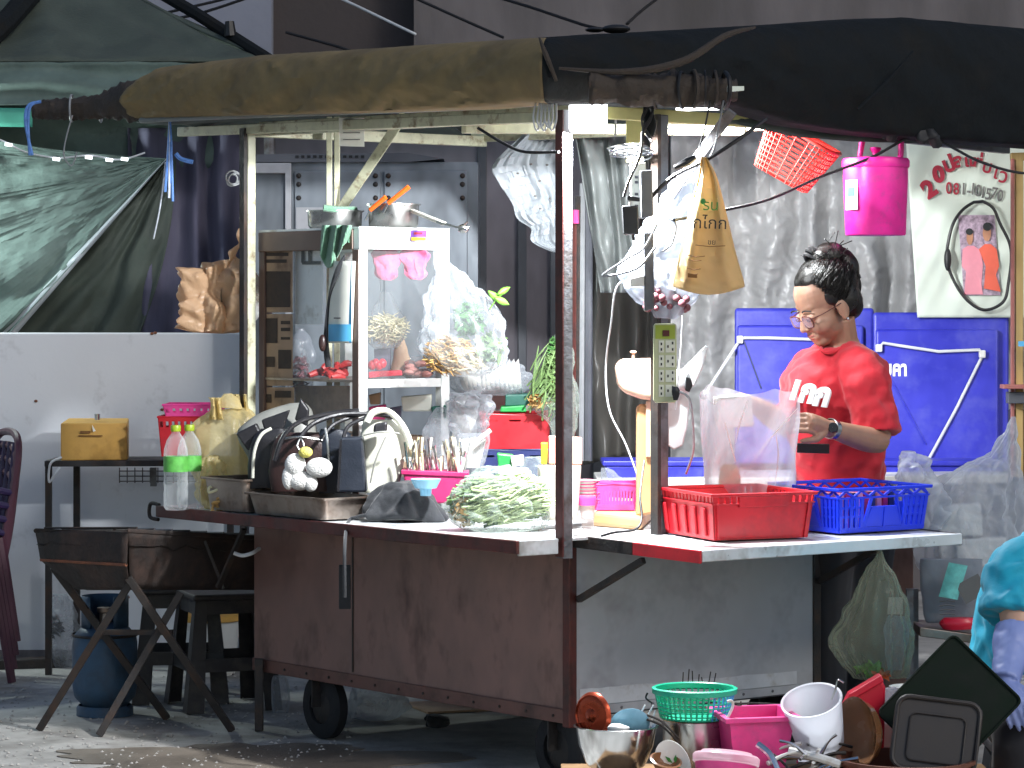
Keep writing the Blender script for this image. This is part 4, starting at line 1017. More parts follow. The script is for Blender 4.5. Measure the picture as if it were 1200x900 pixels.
for k in range(16): MB().tube([P(536 + k * 1.6, 548, Yc + .2), P(539 + k * 2.0, 512 + random.uniform(0, 6), Yc + .2)], 0.004, 6).build('chopstick', 'paper', t)
MB().loft([(508, 536, 574), (520, 534, 574), (548, 533, 566)], Yc + .2, .3, 24, 12, amp=.004, crk=.004).build('sleeve', 'film_milky', t)
MB().tube([P(560, 516, Yc + .15), P(575, 504, Yc + .15)], 0.008, 8).build('roll', 'paper', t)
for k, (px, py, w, m, lab) in enumerate(((585, 572, 40, 'plate_white', 'white dish of sliced snacks behind the bag of greens'), (499, 572, 18, 'plate_blue', 'small pale blue dish beside the magenta basket'))):
    t = thing('dish', lab, 'dish', P(px, py, 9.95 - .12 * k)); r = w * S(9.9)
    MB().at(Matrix.Translation(t.location)).lathe([(0.001, 0.004), (r * .6, .002), (r * .7, 0), (r * .98, .028), (r, .030), (r * .96, .029), (r * .66, .006), (0.001, .005)], 36).build('plate', m, t)
    MB().at(Matrix.Translation(t.location)).lathe([(r * .35, -.0625 if not k else -.025), (r * .4, 0.0)], 24).build('foot', m, t)
    if k == 0:
        for j in range(9): MB().ball(t.location + Vector((random.uniform(-.07, .07), random.uniform(-.06, .06), .03)), (.022, .02, .014), 10, 6).build('slice', random.choice(['meat', 'noodle', 'print_pink', 'herb']), t)
t = thing('green_tub', 'small bright green tub with white lid on the counter', 'tub', P(596, 558, 10.25))
MB().slab([(582, 531), (602, 533), (601, 548), (584, 548)], 10.2, .06).build('tub', 'green_box', t, smooth=False, bevel=.006)
MB().slab([(598, 535), (614, 533), (614, 546), (600, 547)], 10.17, .05).build('lid', 'white_plastic', t, smooth=False, bevel=.006)
MB().slab([(584, 549), (618, 549), (618, 596), (584, 596)], 10.2, .08).build('stand', 'white_plastic', t, smooth=False, bevel=.006)
t = thing('napkin_bag', 'crumpled clear bag with pale green wrappers beside the jar', 'bag', P(622, 600, 9.9))
MB().loft([(535, 614, 634), (548, 606, 640), (570, 604, 642), (596, 608, 640)], 9.98, .6, 30, 20, amp=.014, crk=.012, seed=21).build('bag_film', 'film_green', t)
t = thing('tall_jar', 'tall milky plastic jar with salmon lid behind the front post', 'jar', P(656, 608, 9.6))
Yj = 9.62
MB().loft([(545, 631, 680), (550, 630, 681), (580, 632, 679), (606, 634, 677), (609, 638, 673)], Yj, .8, 36, 14, e=3.4).build('jar_body', 'jar_milk', t)
MB().slab([(643, 511), (682, 513), (682, 545), (643, 544)], Yj - .02, .05).build('lid_panel', 'salmon', t, smooth=False, bevel=.004)
MB().slab([(634, 519), (642, 519), (641, 544), (634, 544)], Yj - .02, .04).build('yellow_pack', 'print_yellow', t, smooth=False, bevel=.003)

# stack of small bowls and pink baskets
c = P(690, 600, 9.75)
bw = MB().lathe([(0.018, 0), (0.03, 0.004), (0.046, 0.024), (0.048, 0.026), (0.044, 0.024), (0.028, 0.007), (0.001, 0.005)], 28)
t0 = None
for k in range(8):
    loc = Vector((c.x - .012 + .002 * (k % 2), c.y, CT + .05 + k * .0105))
    if k == 0:
        t0 = thing('rice_bowl', 'pink and white plastic bowl in the stack behind the front post', 'bowl', loc, 'stack of pink and white bowls')
        bw.build('bowl_body', 'plate_white', t0, local=True); MB().lathe([(0.0465, 0.0225), (0.0487, 0.0265)], 28).build('rim', 'pink_plastic', t0, local=True)
    else: dup(t0, t0['label'], loc)
t = thing('sugar_jar', 'small clear jar with pink lid beside the front post', 'jar', P(690, 608, 9.62))
MB().loft([(592, 680, 697), (600, 680, 697), (608, 681, 696)], 9.62, 1, 24, 6).build('jar_body', 'jar_clear', t)
MB().loft([(581, 679, 698), (584, 678, 699), (592, 678, 699)], 9.62, 1, 24, 6).build('lid', 'pink_plastic', t)
MB().slab([(682, 609), (696, 609), (696, 622), (682, 622)], 9.62, .03).build('base', 'jar_clear', t, smooth=False)

def basket(name, label, cat, px0, px1, y0, y1, Y, depth, m, slots=10, rows=1, taper=4, holes=None, th=0.004, yaw=0):
    # open rectangular basket: posts and rails leave real openings in the front wall
    t = thing(name, label, cat, P((px0 + px1) / 2, y1, Y + depth / 2))
    s = S(Y); w = (px1 - px0) * s; h = (y1 - y0) * s; tp = taper * s
    M_ = Matrix.Translation(t.location) @ Matrix.Rotation(R(yaw), 4, 'Z')
    def wallq(p, q, b0, b1, nm):            # one side from p to q (top), b0-b1 (bottom)
        b = MB().at(M_)
        def pt(u, v): return p.lerp(q, u).lerp(b0.lerp(b1, u), 1 - v)
        nrm = (q - p).cross(Vector((0, 0, 1))).normalized() * th
        def plate(u0, u1, v0, v1):
            a = [pt(u0, v0), pt(u1, v0), pt(u1, v1), pt(u0, v1)]
            b.hexa([a[0], a[1], a[1] - nrm, a[0] - nrm, a[3], a[2], a[2] - nrm, a[3] - nrm])
        v0, v1 = holes or (0.25, 0.85)
        plate(0, 1, 0, v0); plate(0, 1, v1, 1)
        for r_ in range(rows):
            a0 = v0 + (v1 - v0) * r_ / rows; a1 = v0 + (v1 - v0) * (r_ + 1) / rows
            if r_: plate(0, 1, a0 - .02, a0 + .02)
            for k in range(slots + 1):
                u = k / slots; plate(max(0, u - .25 / slots), min(1, u + .25 / slots), a0, a1)
        b.build(nm, m, t, smooth=False)
    T = [Vector((-w / 2, -depth / 2, h)), Vector((w / 2, -depth / 2, h)), Vector((w / 2, depth / 2, h)), Vector((-w / 2, depth / 2, h))]
    B_ = [Vector((x.x * (1 - 2 * tp / w), x.y * (1 - tp / depth), 0.003)) for x in T]
    for i in range(4): wallq(T[i], T[(i + 1) % 4], B_[i], B_[(i + 1) % 4], 'side')
    b = MB().at(M_); b.hexa([v + Vector((0, 0, -.002)) for v in B_] + [v + Vector((0, 0, .003)) for v in B_]); b.build('bottom', m, t, smooth=False)
    b = MB().at(M_); r = 0.005
    b.tube([v + Vector((0, 0, .002)) for v in T], r, 6, close=True); b.build('rim', m, t)
    return t
basket('pink_basket', 'small bright pink basket on the counter behind the red crate', 'basket', 690, 746, 566, 596, 9.72, .2, 'pink_plastic', 14, 1, 3, (.2, .75))
basket('crimson_crate', 'crimson plastic crate stacked behind the cutlery', 'crate', 562, 645, 484, 524, 10.55, .3, 'red_crate', 3, 1, 2, (.80, .86))
basket('navy_crate', 'navy plastic crate under the crimson crate', 'crate', 558, 642, 525, 566, 10.55, .3, 'navy', 3, 1, 2, (.80, .86))
basket('red_basket_small', 'red plastic basket on the rear table behind the water bottles', 'basket', 188, 246, 488, 534, 12.0, .2, 'red_crate', 8, 1, 4, (.75, .9))
basket('pink_tray', 'pink plastic basket resting on the red one on the rear table', 'basket', 194, 262, 474, 487, 12.0, .22, 'pink_plastic', 8, 1, 3, (.3, .7))
t = thing('green_carton', 'two green plastic boxes lying on the crimson crate', 'box', P(612, 483, 10.6))
MB().slab([(587, 477), (616, 475), (617, 483), (586, 483)], 10.58, .2).build('bright_box', 'green_box', t, smooth=False, bevel=.004)
MB().slab([(592, 463), (626, 462), (626, 475), (592, 476)], 10.62, .2).build('dark_box', 'green_box_dark', t, smooth=False, bevel=.004)
t = thing('bagged_bowls', 'stack of white bowls wrapped in clear plastic on the boxes', 'bowls', P(580, 462, 10.75))
for k in range(13):
    cx = 545 + k * 5.2
    MB().at(Matrix.Translation(P(cx, 441, 10.75)) @ Matrix.Rotation(R(84), 4, 'Y')).lathe([(0.02, -.02), (.045, -.012), (.062, .006), (.0635, .008), (.060, .007), (.043, -.010)], 28).build('bowl', 'foam', t)
MB().loft([(420, 548, 596), (428, 534, 612), (441, 528, 622), (455, 530, 620), (463, 540, 610)], 10.75, .42, 80, 50, amp=.008, crk=.024, seed=31).build('wrapping', 'film_milky', t)
MB().slab([(530, 464), (620, 464), (620, 540), (530, 540)], 10.86, .05).build('carton', 'white_plastic', t, smooth=False)
t = thing('bag_of_ice', 'bulging milky plastic bag wedged beside the showcase', 'bag', P(552, 515, 10.4))
MB().loft([(460, 540, 560), (466, 530, 572), (480, 524, 576), (498, 528, 574), (514, 536, 566), (540, 540, 562), (565, 540, 562)], 10.42, .7, 70, 60, amp=.014, crk=.035, seed=33).build('bag_film', 'film_milky', t)
t = thing('small_film_bag', 'small milky bag hanging behind the showcase post', 'bag', P(508, 545, 10.4))
MB().loft([(478, 512, 522), (492, 502, 526), (512, 497, 528), (535, 500, 527), (565, 503, 525)], 10.42, .6, 30, 22, amp=.012, crk=.01, seed=34).build('bag_film', 'film_milky', t)

# ---- glass showcase
sc0, sc1, sb0, sb1, sz0, sz1 = 0.04, 0.43, 1.20, 1.83, 0.803, 1.785
sh = thing('showcase', 'white-framed glass food showcase standing on the counter', 'showcase', C(.235, 1.5, .803))
pw = 0.036
for a, bb, m in ((sc0, sb0, 'white_frame'), (sc1 - pw, sb0, 'white_frame'), (sc0, sb1 - pw, 'shaded_frame'), (sc1 - pw, sb1 - pw, 'white_frame')):
    MB().cbox(a, a + pw, bb, bb + pw, sz0, sz1 - .07).build('post', m, sh, smooth=False, bevel=.002)
MB().cbox(sc0 - .003, sc0 - .0005, sb0 + .001, sb0 + pw, sz0, sz1 - .071).build('post_shade', 'shaded_frame', sh, smooth=False)  # thin sheet painting the shaded side of the white corner post
MB().cbox(sc0 + .001, sc1, sb0 - .002, sb0 + pw, sz1 - .07, sz1).build('front_rail', 'white_frame', sh, smooth=False, bevel=.003)
MB().cbox(sc0 - .003, sc0 + pw, sb0 + pw + .001, sb1, sz1 - .07, sz1).build('side_rail', 'shaded_frame', sh, smooth=False, bevel=.003)
MB().cbox(sc1 - pw, sc1, sb0 + pw + .001, sb1, sz1 - .07, sz1).build('side_rail', 'white_frame', sh, smooth=False, bevel=.003)
MB().cbox(sc0, sc1, sb0, sb1, sz1 + .0005, sz1 + .008).build('top', 'white_frame', sh, smooth=False)
for z in (1.262, 0.93): MB().cbox(sc0 + .005, sc1 - .005, sb0 + .012, sb1 - .01, z - .008, z).build('shelf', 'steel_worn', sh, smooth=False)
MB().cbox(sc0 + pw, sc1 - pw, sb0 + .001, sb0 + .02, 1.235, 1.265).build('shelf_edge', 'white_frame', sh, smooth=False, bevel=.002)
MB().cbox(sc0 + pw, sc1 - pw, sb0 + .015, sb0 + .018, 1.266, sz1 - .07).build('glass_pane', 'glass_case', sh, smooth=False)
MB().cbox(sc0 + .012, sc0 + .015, sb0 + pw, sb1 - pw, 1.0, sz1 - .07).build('glass_pane', 'glass_case', sh, smooth=False)
def LS(px, py, d=0.0): return rayplane(px, py, C(sc0 + .010 - d, 0, 0), U)
def lquad(x0, y0, x1, y1, m, nm, d=0.0, par=None): return MB().grid(lambda u, v: LS(x0 + (x1 - x0) * u, y0 + (y1 - y0) * v, d), 6, 8).build(nm, m, par or sh)
k1 = lquad(308, 290, 343, 366, 'kraft', 'poster'); k2 = lquad(306, 368, 343, 452, 'kraft', 'poster'); k3 = lquad(306, 454, 345, 490, 'kraft', 'poster')
for x0, y0, x1, y1, par in ((312, 296, 338, 300, k1), (312, 304, 336, 308, k1), (310, 318, 340, 360, k1), (311, 373, 325, 402, k2), (329, 376, 340, 380, k2), (329, 384, 340, 388, k2), (329, 395, 340, 398, k2), (312, 418, 322, 430, k2), (326, 410, 341, 432, k2), (309, 462, 318, 472, k3), (322, 458, 341, 466, k3)):
    lquad(x0, y0, x1, y1, 'print_dark', 'printed_picture', .002, par)
lquad(346, 290, 378, 380, 'white_frame', 'paper_sheet', -.03)
lquad(353, 290, 357, 308, 'black_plastic', 'clip', -.025); lquad(361, 290, 365, 308, 'black_plastic', 'clip', -.025); lquad(354, 306, 376, 310, 'black_plastic', 'clip', -.024)
lquad(346, 452, 410, 490, 'kraft', 'backing_card', -.06)
# sticker on the rail
MB().grid(lambda u, v: rayplane(481 + 19 * u, 270 + 13 * v, C(0, sb0 - .0035, 0), V), 2, 2).build('sticker', 'print_purple', sh)
MB().grid(lambda u, v: rayplane(482 + 17 * u, 278 + 4 * v, C(0, sb0 - .005, 0), V), 2, 2).build('sticker_band', 'print_yellow', sh)
MB().grid(lambda u, v: rayplane(485 + 10 * u, 272 + 3 * v, C(0, sb0 - .005, 0), V), 2, 2).build('sticker_print', 'print_red', sh)
# things inside and on it
for k, (x0, x1, lab) in enumerate(((436, 467, 'left of two pink cloths tied inside the showcase'), (470, 501, 'right of two pink cloths tied inside the showcase'))):
    t = thing('pink_cloth', lab, 'cloth', P((x0 + x1) / 2, 325, 10.55), 'pink cloths in the showcase')
    MB().loft([(290, x0 + 8, x1 - 8), (298, x0, x1), (310, x0 + 3, x1 - 1), (322, x0 + 8, x1 - 2), (328, x0 + 12, x1 - 8)], 10.5, .5, 32, 22, amp=.014, freq=20, pleat=.12, np=7, crk=.014, seed=40 + k).build('cloth', 'cloth_pink', t)
t = thing('noodle_bag', 'clear bag of pale noodles inside the showcase', 'bag of noodles', P(452, 406, 10.62))
strands(t, ((P(430, 0, 10.62).x, P(476, 0, 10.62).x), (10.57, 10.68), (P(0, 402, 10.62).z, P(0, 368, 10.62).z)), 420, 'noodle', .04, .002, (1, .2, 0), .9, 'noodles')
MB().loft([(342, 446, 458), (355, 440, 464), (372, 432, 474), (390, 428, 478), (402, 432, 470), (408, 440, 462)], 10.62, .7, 32, 24, amp=.008, crk=.01, seed=43).build('bag_film', 'film_clear', t)
t = thing('red_tray', 'red plastic tray on the showcase shelf', 'tray', P(452, 443, 10.55))
MB().slab([(432, 436), (470, 434), (472, 440), (432, 443)], 10.5, .16).build('tray', 'red_plastic', t, smooth=False, bevel=.003)
for k in range(4): MB().ball(P(436 + 4 * k, 428 - 2 * (k % 2), 10.58), (.016, .02, .018), 10, 7).build('chilli_bottle', 'red_plastic', t)
t = thing('grey_caddy', 'grey plastic caddy standing on the showcase shelf', 'caddy', P(449, 440, 10.68)); MB().slab([(438, 409), (458, 408), (457, 437), (440, 437)], 10.66, .06).build('caddy', 'cloth_purple', t, smooth=False, bevel=.004)
t = thing('brown_gourd', 'brown paper bundle standing on the showcase shelf', 'bundle', P(470, 442, 10.66)); MB().loft([(398, 466, 474), (412, 462, 478), (430, 458, 484), (441, 458, 484)], 10.66, .7, 24, 16, amp=.006, crk=.006).build('bundle', 'kraft', t)
t = thing('meat_heap', 'heap of pinkish sliced meat bags on the showcase shelf', 'meat', P(502, 442, 10.55))
for k in range(24): MB().ball(P(random.uniform(478, 520), random.uniform(424, 440), 10.55 + random.uniform(-.05, .05)), (.022, .02, .012), 10, 6).build('slice', 'meat', t)
MB().loft([(418, 484, 515), (430, 476, 524), (441, 474, 526)], 10.55, .6, 28, 10, crk=.01).build('wrapping', 'film_clear', t)
t = thing('sausage_heap', 'heap of dark red sausages on the left of showcase shelf', 'sausages', P(392, 446, 10.75))
for k in range(16):
    c = P(random.uniform(372, 410), random.uniform(428, 443), 10.7 + random.uniform(-.06, .06)); d = Vector((random.uniform(-.04, .04), random.uniform(-.03, .03), random.uniform(-.006, .006)))
    MB().tube([c - d, c + Vector((0, 0, .006)), c + d], [.009, .013, .009], 8, sub=8).build('sausage', 'sausage', t)
t = thing('dried_bundle', 'bag of brown dried flowers hung inside the showcase left pane', 'bundle', P(350, 466, 10.75))
leaves(t, P(352, 440, 10.75), (.03, .03, .08), 120, .014, 'onion'); MB().loft([(398, 346, 352), (420, 340, 362), (445, 336, 368), (466, 340, 362)], 10.75, .6, 24, 18, crk=.01).build('bag_film', 'film_clear', t)
MB().loft([(385, 348, 356), (398, 344, 364), (412, 343, 368), (426, 346, 366)], 10.82, .5, 24, 14, amp=.01, crk=.01).build('white_wrapper', 'film_white', t)
t = thing('white_box_low', 'small items and white packets under the showcase shelf', 'packets', P(480, 490, 10.5))
for x0, y0, x1, y1, m in ((470, 462, 506, 482, 'paper'), (432, 474, 452, 492, 'pink_plastic'), (505, 474, 524, 490, 'green_box_dark'), (432, 460, 446, 474, 'kraft'), (453, 476, 470, 500, 'cloth_purple')):
    MB().slab([(x0, y0 + 3), (x1, y0), (x1 - 1, y1), (x0 + 2, y1)], 10.52 + .02 * random.random(), .06).build('packet', m, t, smooth=False, bevel=.004)
MB().cbox(sc0 + .02, sc1 - .02, sb0 + .05, sb1 - .05, .935, 1.06).build('carton', 'kraft', t, smooth=False)
# blue and white pack hanging on the left of the showcase
t = thing('hanging_pack', 'blue and white printed bag hung outside the showcase corner', 'bag', LS(398, 405, .03))
MB().grid(lambda u, v: LS(384 + 28 * u + 4 * (1 - v), 306 + 96 * v, .02 + .012 * math.sin(math.pi * u)), 10, 16).build('bag_face', 'paper', t, solid=.012)
MB().grid(lambda u, v: LS(385 + 27 * u, 380 + 20 * v, .036 + .012 * math.sin(math.pi * u)), 8, 4).build('blue_band', 'paper_blue', t)
MB().grid(lambda u, v: LS(409 + 3 * u, 306 + 96 * v, .030), 2, 8).build('blue_edge', 'paper_blue', t)
MB().grid(lambda u, v: LS(391 + 8 * u, 372 + 1.6 * v, .036 + .01), 2, 2).build('printed_line', 'print_grey', t)
MB().tube([LS(385, 430, .02), LS(382, 400, .03), LS(386, 350, .03), LS(396, 318, .04), LS(404, 300, .03)], [.012, .01, .006, .012, .005], 8, sub=30).build('cord', 'cloth_black', t)
MB().ball(LS(378, 402, .05), (.014, .012, .03), 12, 8).build('tassel', 'leather_brown', t)
t = thing('green_cloth', 'faded green cloth draped over the showcase top corner', 'cloth', LS(395, 312, .02))
def gc(u, v):
    p = LS(378 + 34 * u - 3 * v, 264 + 50 * v * (0.7 + .3 * math.sin(u * 5)), .025 + .014 * math.sin(u * 16 + 2 * v))
    return p
MB().grid(gc, 30, 24).build('cloth', 'cloth_green', t, solid=.005)
def pot(name, label, c, r, h, m, cat='pot', rim=.006):
    t = thing(name, label, cat, c)
    MB().at(Matrix.Translation(c)).lathe([(.001, .002), (r * .9, .001), (r * .97, .01), (r, h), (r + rim, h + .002), (r + rim, h - .003), (r - .004, h - .002), (r * .95, .012), (.001, .01)], 40).build('pot_body', m, t)
    return t
ztop = sz1 + .010
c1, c2 = rayplane(412, 268, Vector((0, 0, ztop)), Vector((0, 0, 1))), None
t = pot('pot_left', 'steel pot lined with pale cloth on the showcase top', C(.16, 1.52, ztop), .098, .062, 'steel')
MB().at(Matrix.Translation(C(.16, 1.52, ztop))).loft([(0, 0, 0)] * 2, 1, cap=False) if False else None
MB().tube([C(.07, 1.46, ztop + .07), C(.12, 1.44, ztop + .064), C(.2, 1.45, ztop + .066)], .012, 8, sub=16).build('cloth_fold', 'cloth_green', t)
t = pot('saucepan', 'steel saucepan with long handle on the showcase top', C(.28, 1.33, ztop), .09, .082, 'steel')
MB().bar(C(.30, 1.25, ztop + .06), P(520, 262, 10.2), .02, .012).build('handle', 'paper', t, smooth=False, bevel=.003)
MB().bar(P(512, 260, 10.2), P(546, 269, 10.15), .012, .006).build('handle_rod', 'steel', t, smooth=False)
for k, (a, b_) in enumerate((((434, 246), (452, 231)), ((455, 238), (479, 219)))):
    t = thing('ladle', ('shorter', 'longer')[k] + ' orange ladle handle sticking out of the saucepan', 'ladle', P(a[0], a[1] + 12, 10.45), 'orange ladles')
    MB().tube([P(a[0], a[1], 10.45), P(b_[0], b_[1], 10.42)], [.008, .009], 8).build('handle', 'orange', t)
    MB().tube([P(a[0], a[1], 10.45), P(a[0] - 6, a[1] + 12, 10.46)], .004, 8).build('rod', 'steel', t)
t = thing('hanging_ladle_disc', 'small steel skimmer lying beside the saucepan handle', 'skimmer', P(543, 272, 10.3)); MB().ball(P(543, 268, 10.3), (.02, .006, .016), 14, 8).build('disc', 'steel', t); MB().tube([P(543, 264, 10.3), P(548, 260, 10.3)], .004, 6).build('hook', 'steel', t)
# vegetable bag hanging from the showcase corner
t = thing('vegetable_bag', 'clear bag of dried straw and leafy greens hanging from showcase corner', 'bag of vegetables', P(546, 440, 10.2))
Yv = 10.2
strands(t, ((P(498, 0, Yv).x, P(560, 0, Yv).x), (Yv - .05, Yv + .05), (P(0, 438, Yv).z, P(0, 396, Yv).z)), 420, 'straw', .045, .0022, (1, .3, -.5), .7, 'dried_straw')
strands(t, ((P(510, 0, Yv).x, P(570, 0, Yv).x), (Yv - .05, Yv + .05), (P(0, 436, Yv).z, P(0, 405, Yv).z)), 260, 'noodle', .04, .0022, (1, .3, -.5), .7, 'pale_straw')
leaves(t, P(548, 375, Yv), (.05, .04, .06), 150, .022, 'leaf_dark'); leaves(t, P(575, 408, Yv), (.05, .04, .05), 130, .022, 'herb', 'pale_leaves')
MB().loft([(288, 512, 520), (300, 509, 526), (330, 505, 552), (360, 500, 580), (390, 495, 592), (410, 494, 595), (428, 508, 588), (438, 525, 572), (441, 536, 560)], Yv, .5, 100, 80, amp=.008, freq=14, pleat=.06, np=13, crk=.024, seed=51).build('bag_film', 'film_bag', t)
t = thing('leaf_sprig', 'sprig of three bright green leaves poking from vegetable bag', 'leaves', P(582, 358, Yv - .02))
for (px, py, an, s) in ((579, 347, 50, .028), (590, 341, -60, .026), (588, 353, -115, .028)):
    m_ = facing(px, py, Yv - .05, 15, an)
    b = MB().at(m_)
    def lf(u, v, s=s): 
        w = math.sin(math.pi * v) ** .8 * .42 * s
        return Vector(((u - .5) * 2 * w, (v - .5) * 2 * s, .006 * math.cos((u - .5) * 3) - .01 * (v - .5) ** 2))
    b.grid(lf, 6, 10).build('leaf', 'leaf', t, solid=.0015)
MB().tube([P(574, 362, Yv - .03), P(582, 350, Yv - .05), P(590, 344, Yv - .05)], .002, 6).build('stem', 'leaf', t)
# herb bag hanging behind the post
t = thing('herb_bag', 'bag of leafy herbs hanging behind the front post', 'bag of vegetables', P(642, 525, 10.5))
strands(t, ((P(624, 0, 10.5).x, P(658, 0, 10.5).x), (10.45, 10.55), (P(0, 480, 10.5).z, P(0, 405, 10.5).z)), 70, 'herb', .13, .003, (.35, 0, 1), .25)
leaves(t, P(652, 418, 10.5), (.032, .03, .075), 420, .012, 'leaf_dark'); leaves(t, P(647, 445, 10.48), (.035, .04, .11), 420, .012, 'herb', 'pale_leaves'); leaves(t, P(632, 470, 10.48), (.04, .03, .025), 90, .016, 'straw', 'root_ends')
MB().loft([(386, 656, 664), (400, 650, 668), (425, 644, 672), (460, 630, 676), (476, 622, 678), (495, 640, 676), (525, 652, 668)], 10.5, .5, 36, 36, amp=.01, pleat=.06, crk=.012, seed=61).build('bag_film', 'film_green', t)
# beige carrier bag and pan hanging on the left post
t = thing('beige_carrier_bag', 'crumpled beige carrier bag hanging on the left roof post', 'bag', P(250, 388, 10.95))
MB().loft([(268, 280, 284), (290, 275, 285), (306, 258, 287), (318, 222, 289), (326, 213, 290), (345, 214, 290), (370, 213, 286), (386, 216, 284), (389, 222, 278)], 10.95, .38, 100, 90, amp=.018, freq=9, pleat=.04, np=9, crk=.07, seed=71).build('bag_body', 'bag_beige_film', t)
MB().tube([P(283, 268, 10.95), P(281, 255, 10.9), P(286, 246, 10.85)], .003, 6).build('tie', 'wire_grey', t)
t = thing('hanging_wok', 'small dark wok hanging edge-on behind the left post', 'wok', P(283, 386, 10.98))
MB().at(facing(284, 347, 11.0, 50)).lathe([(.001, -.05), (.05, -.04), (.09, -.018), (.112, .0), (.114, .002), (.108, .0), (.05, -.034), (.001, -.044)], 36).build('wok_body', 'steel', t)
t = thing('tape_roll', 'roll of clear tape on a post hook above the beige bag', 'tape roll', P(273, 212, 10.9))
for k, (dx, dy, rr) in enumerate(((0, 0, .03), (2, 2, .027), (-1, 3, .024))): MB().at(facing(273 + dx, 208 + dy, 10.9, 35, 20 * k)).tube([Vector((math.cos(w) * rr, math.sin(w) * rr * .8, 0)) for w in [2 * math.pi * i / 24 for i in range(24)]], .0035, 6, close=True).build('loop', 'wire_grey', t)
# ================================================================== middle and right: electrics, hanging things, crates
Ye = 9.08
t = thing('power_strip', 'olive multi-socket power strip taped to the second post', 'power strip', P(779, 473, Ye))
MB().slab([(766, 382), (768, 379), (791, 379), (793, 382), (793, 469), (791, 472), (768, 472), (766, 469)], Ye, .03).build('body', 'strip_body', t, smooth=False, bevel=.003)
MB().slab([(768, 381), (791, 381), (791, 397), (768, 397)], Ye - .002, .002).build('switch_plate', 'strip_top', t, smooth=False)
MB().slab([(776.5, 387), (784.5, 387), (784.5, 394), (776.5, 394)], Ye - .006, .004).build('switch', 'maroon', t, smooth=False, bevel=.001)
for k in range(4):
    y = 399 + k * 17.3
    f1 = MB().slab([(772, y), (778, y), (778, y + 14), (772, y + 14)], Ye - .002, .002).build('socket', 'strip_face', t, smooth=False)
    f2 = MB().slab([(780, y), (791, y), (791, y + 14), (780, y + 14)], Ye - .002, .002).build('socket', 'strip_face', t, smooth=False)
    for (x, yy, f) in ((774.2, y + 2.5, f1), (774.2, y + 9, f1), (787.5, y + 1.5, f2), (787.5, y + 9, f2), (782, y + 5.5, f2)):
        MB().slab([(x, yy), (x + 1.7, yy), (x + 1.7, yy + 3), (x, yy + 3)], Ye - .0035, .0015).build('slot', 'wire_black', f, smooth=False)
t = thing('power_plug', 'black plug pushed into the lowest socket of the strip', 'plug', P(791, 466, Ye - .03))
MB().loft([(453, 788, 794), (458, 787, 797), (464, 788, 796), (469, 789, 794)], Ye - .03, .9, 16, 10).build('plug_body', 'black_plastic', t)
MB().tube([P(796, 459, Ye - .035), P(804, 463, Ye - .03), P(809, 472, Ye), P(812, 500, Ye + .1), P(812, 530, Ye + .2), P(804, 555, Ye + .3)], .004, 8, sub=30).build('cord', 'wire_grey', t)
t = thing('power_adapter', 'black power adapter brick hanging left of the second post', 'adapter', P(738, 276, Ye))
MB().slab([(729, 241), (748, 241), (749, 275), (731, 275)], Ye, .05).build('brick', 'black_plastic', t, smooth=False, bevel=.005)
MB().slab([(735, 229), (750, 231), (750, 236), (735, 235)], Ye + .01, .03).build('plug', 'black_plastic', t, smooth=False, bevel=.003)
MB().tube([P(731, 231, Ye + .02), P(738, 210, Ye + .02), P(750, 182, Ye + .02), P(754, 150, Ye + .02)], .005, 8, sub=24).build('cord', 'wire_black', t)
MB().tube([P(742, 275, Ye + .02), P(743, 282, Ye + .02)], .005, 8).build('lead', 'wire_black', t)
MB().slab([(737, 235), (741, 235), (741, 241), (737, 241)], Ye + .015, .02).build('pin_block', 'white_plastic', t, smooth=False)
t = thing('socket_board', 'pale upright socket board wired to the second post', 'power strip', P(748, 258, Ye + .08))
MB().slab([(738, 192), (757, 190), (758, 255), (740, 256)], Ye + .08, .03).build('board', 'strip_face', t, smooth=False, bevel=.003)
for y in (206, 212, 226, 240): MB().slab([(744, y), (748, y), (748, y + 3), (744, y + 3)], Ye + .077, .003).build('slot', 'wire_black', t, smooth=False)
t = thing('dark_box', 'tall dark electrical box strapped to the second post', 'junction box', P(757, 256, Ye + .03))
MB().slab([(750, 200), (764, 199), (766, 253), (752, 256)], Ye + .03, .04).build('box', 'steel_dark', t, smooth=False, bevel=.004)
t = thing('grey_adapter', 'small pale grey adapter hanging low on the second post', 'adapter', P(760, 366, Ye))
MB().slab([(755, 273), (766, 272), (767, 362), (755, 365)], Ye + .03, .03).build('box', 'iron_grey', t, smooth=False, bevel=.004)
MB().slab([(738, 326), (755, 322), (755, 335), (739, 336)], Ye + .02, .03).build('plug_block', 'white_plastic', t, smooth=False, bevel=.003)
t = thing('cable_bundle', 'dark bundled cables tied high on the second post', 'cables', P(750, 160, Ye))
MB().loft([(121, 754, 766), (135, 753, 767), (150, 755, 768), (160, 757, 765)], Ye + .03, .7, 16, 12, amp=.006, freq=40).build('bundle', 'tarp_black', t)
for k in range(6):
    a = random.uniform(0, 3); pts = [P(758 + 6 * math.sin(a + i), 122 + 9 * i, Ye + .0 + .01 * math.cos(i + a)) for i in range(6)]
    MB().tube(pts, .003, 6, sub=24).build('cable', 'wire_black', t)
t = thing('wire_coil', 'tangled silver wire coil resting behind the second post', 'wire coil', P(745, 186, Ye + .25))
for k in range(9):
    cx, cy = 742 + random.uniform(-6, 10), 176 + random.uniform(-3, 3); rx, ry = random.uniform(12, 26), random.uniform(3, 7)
    MB().tube([P(cx + rx * math.cos(w), cy + ry * math.sin(w) + .5 * k, Ye + .22 + .06 * math.sin(w)) for w in [2 * math.pi * i / 18 for i in range(18)]], .0025, 5, close=True).build('turn', 'wire_grey' if k % 2 else 'chrome', t)
t = thing('cord_tangle', 'white twine loops dangling from the canopy beside the front post', 'twine', P(640, 155, 9.1))
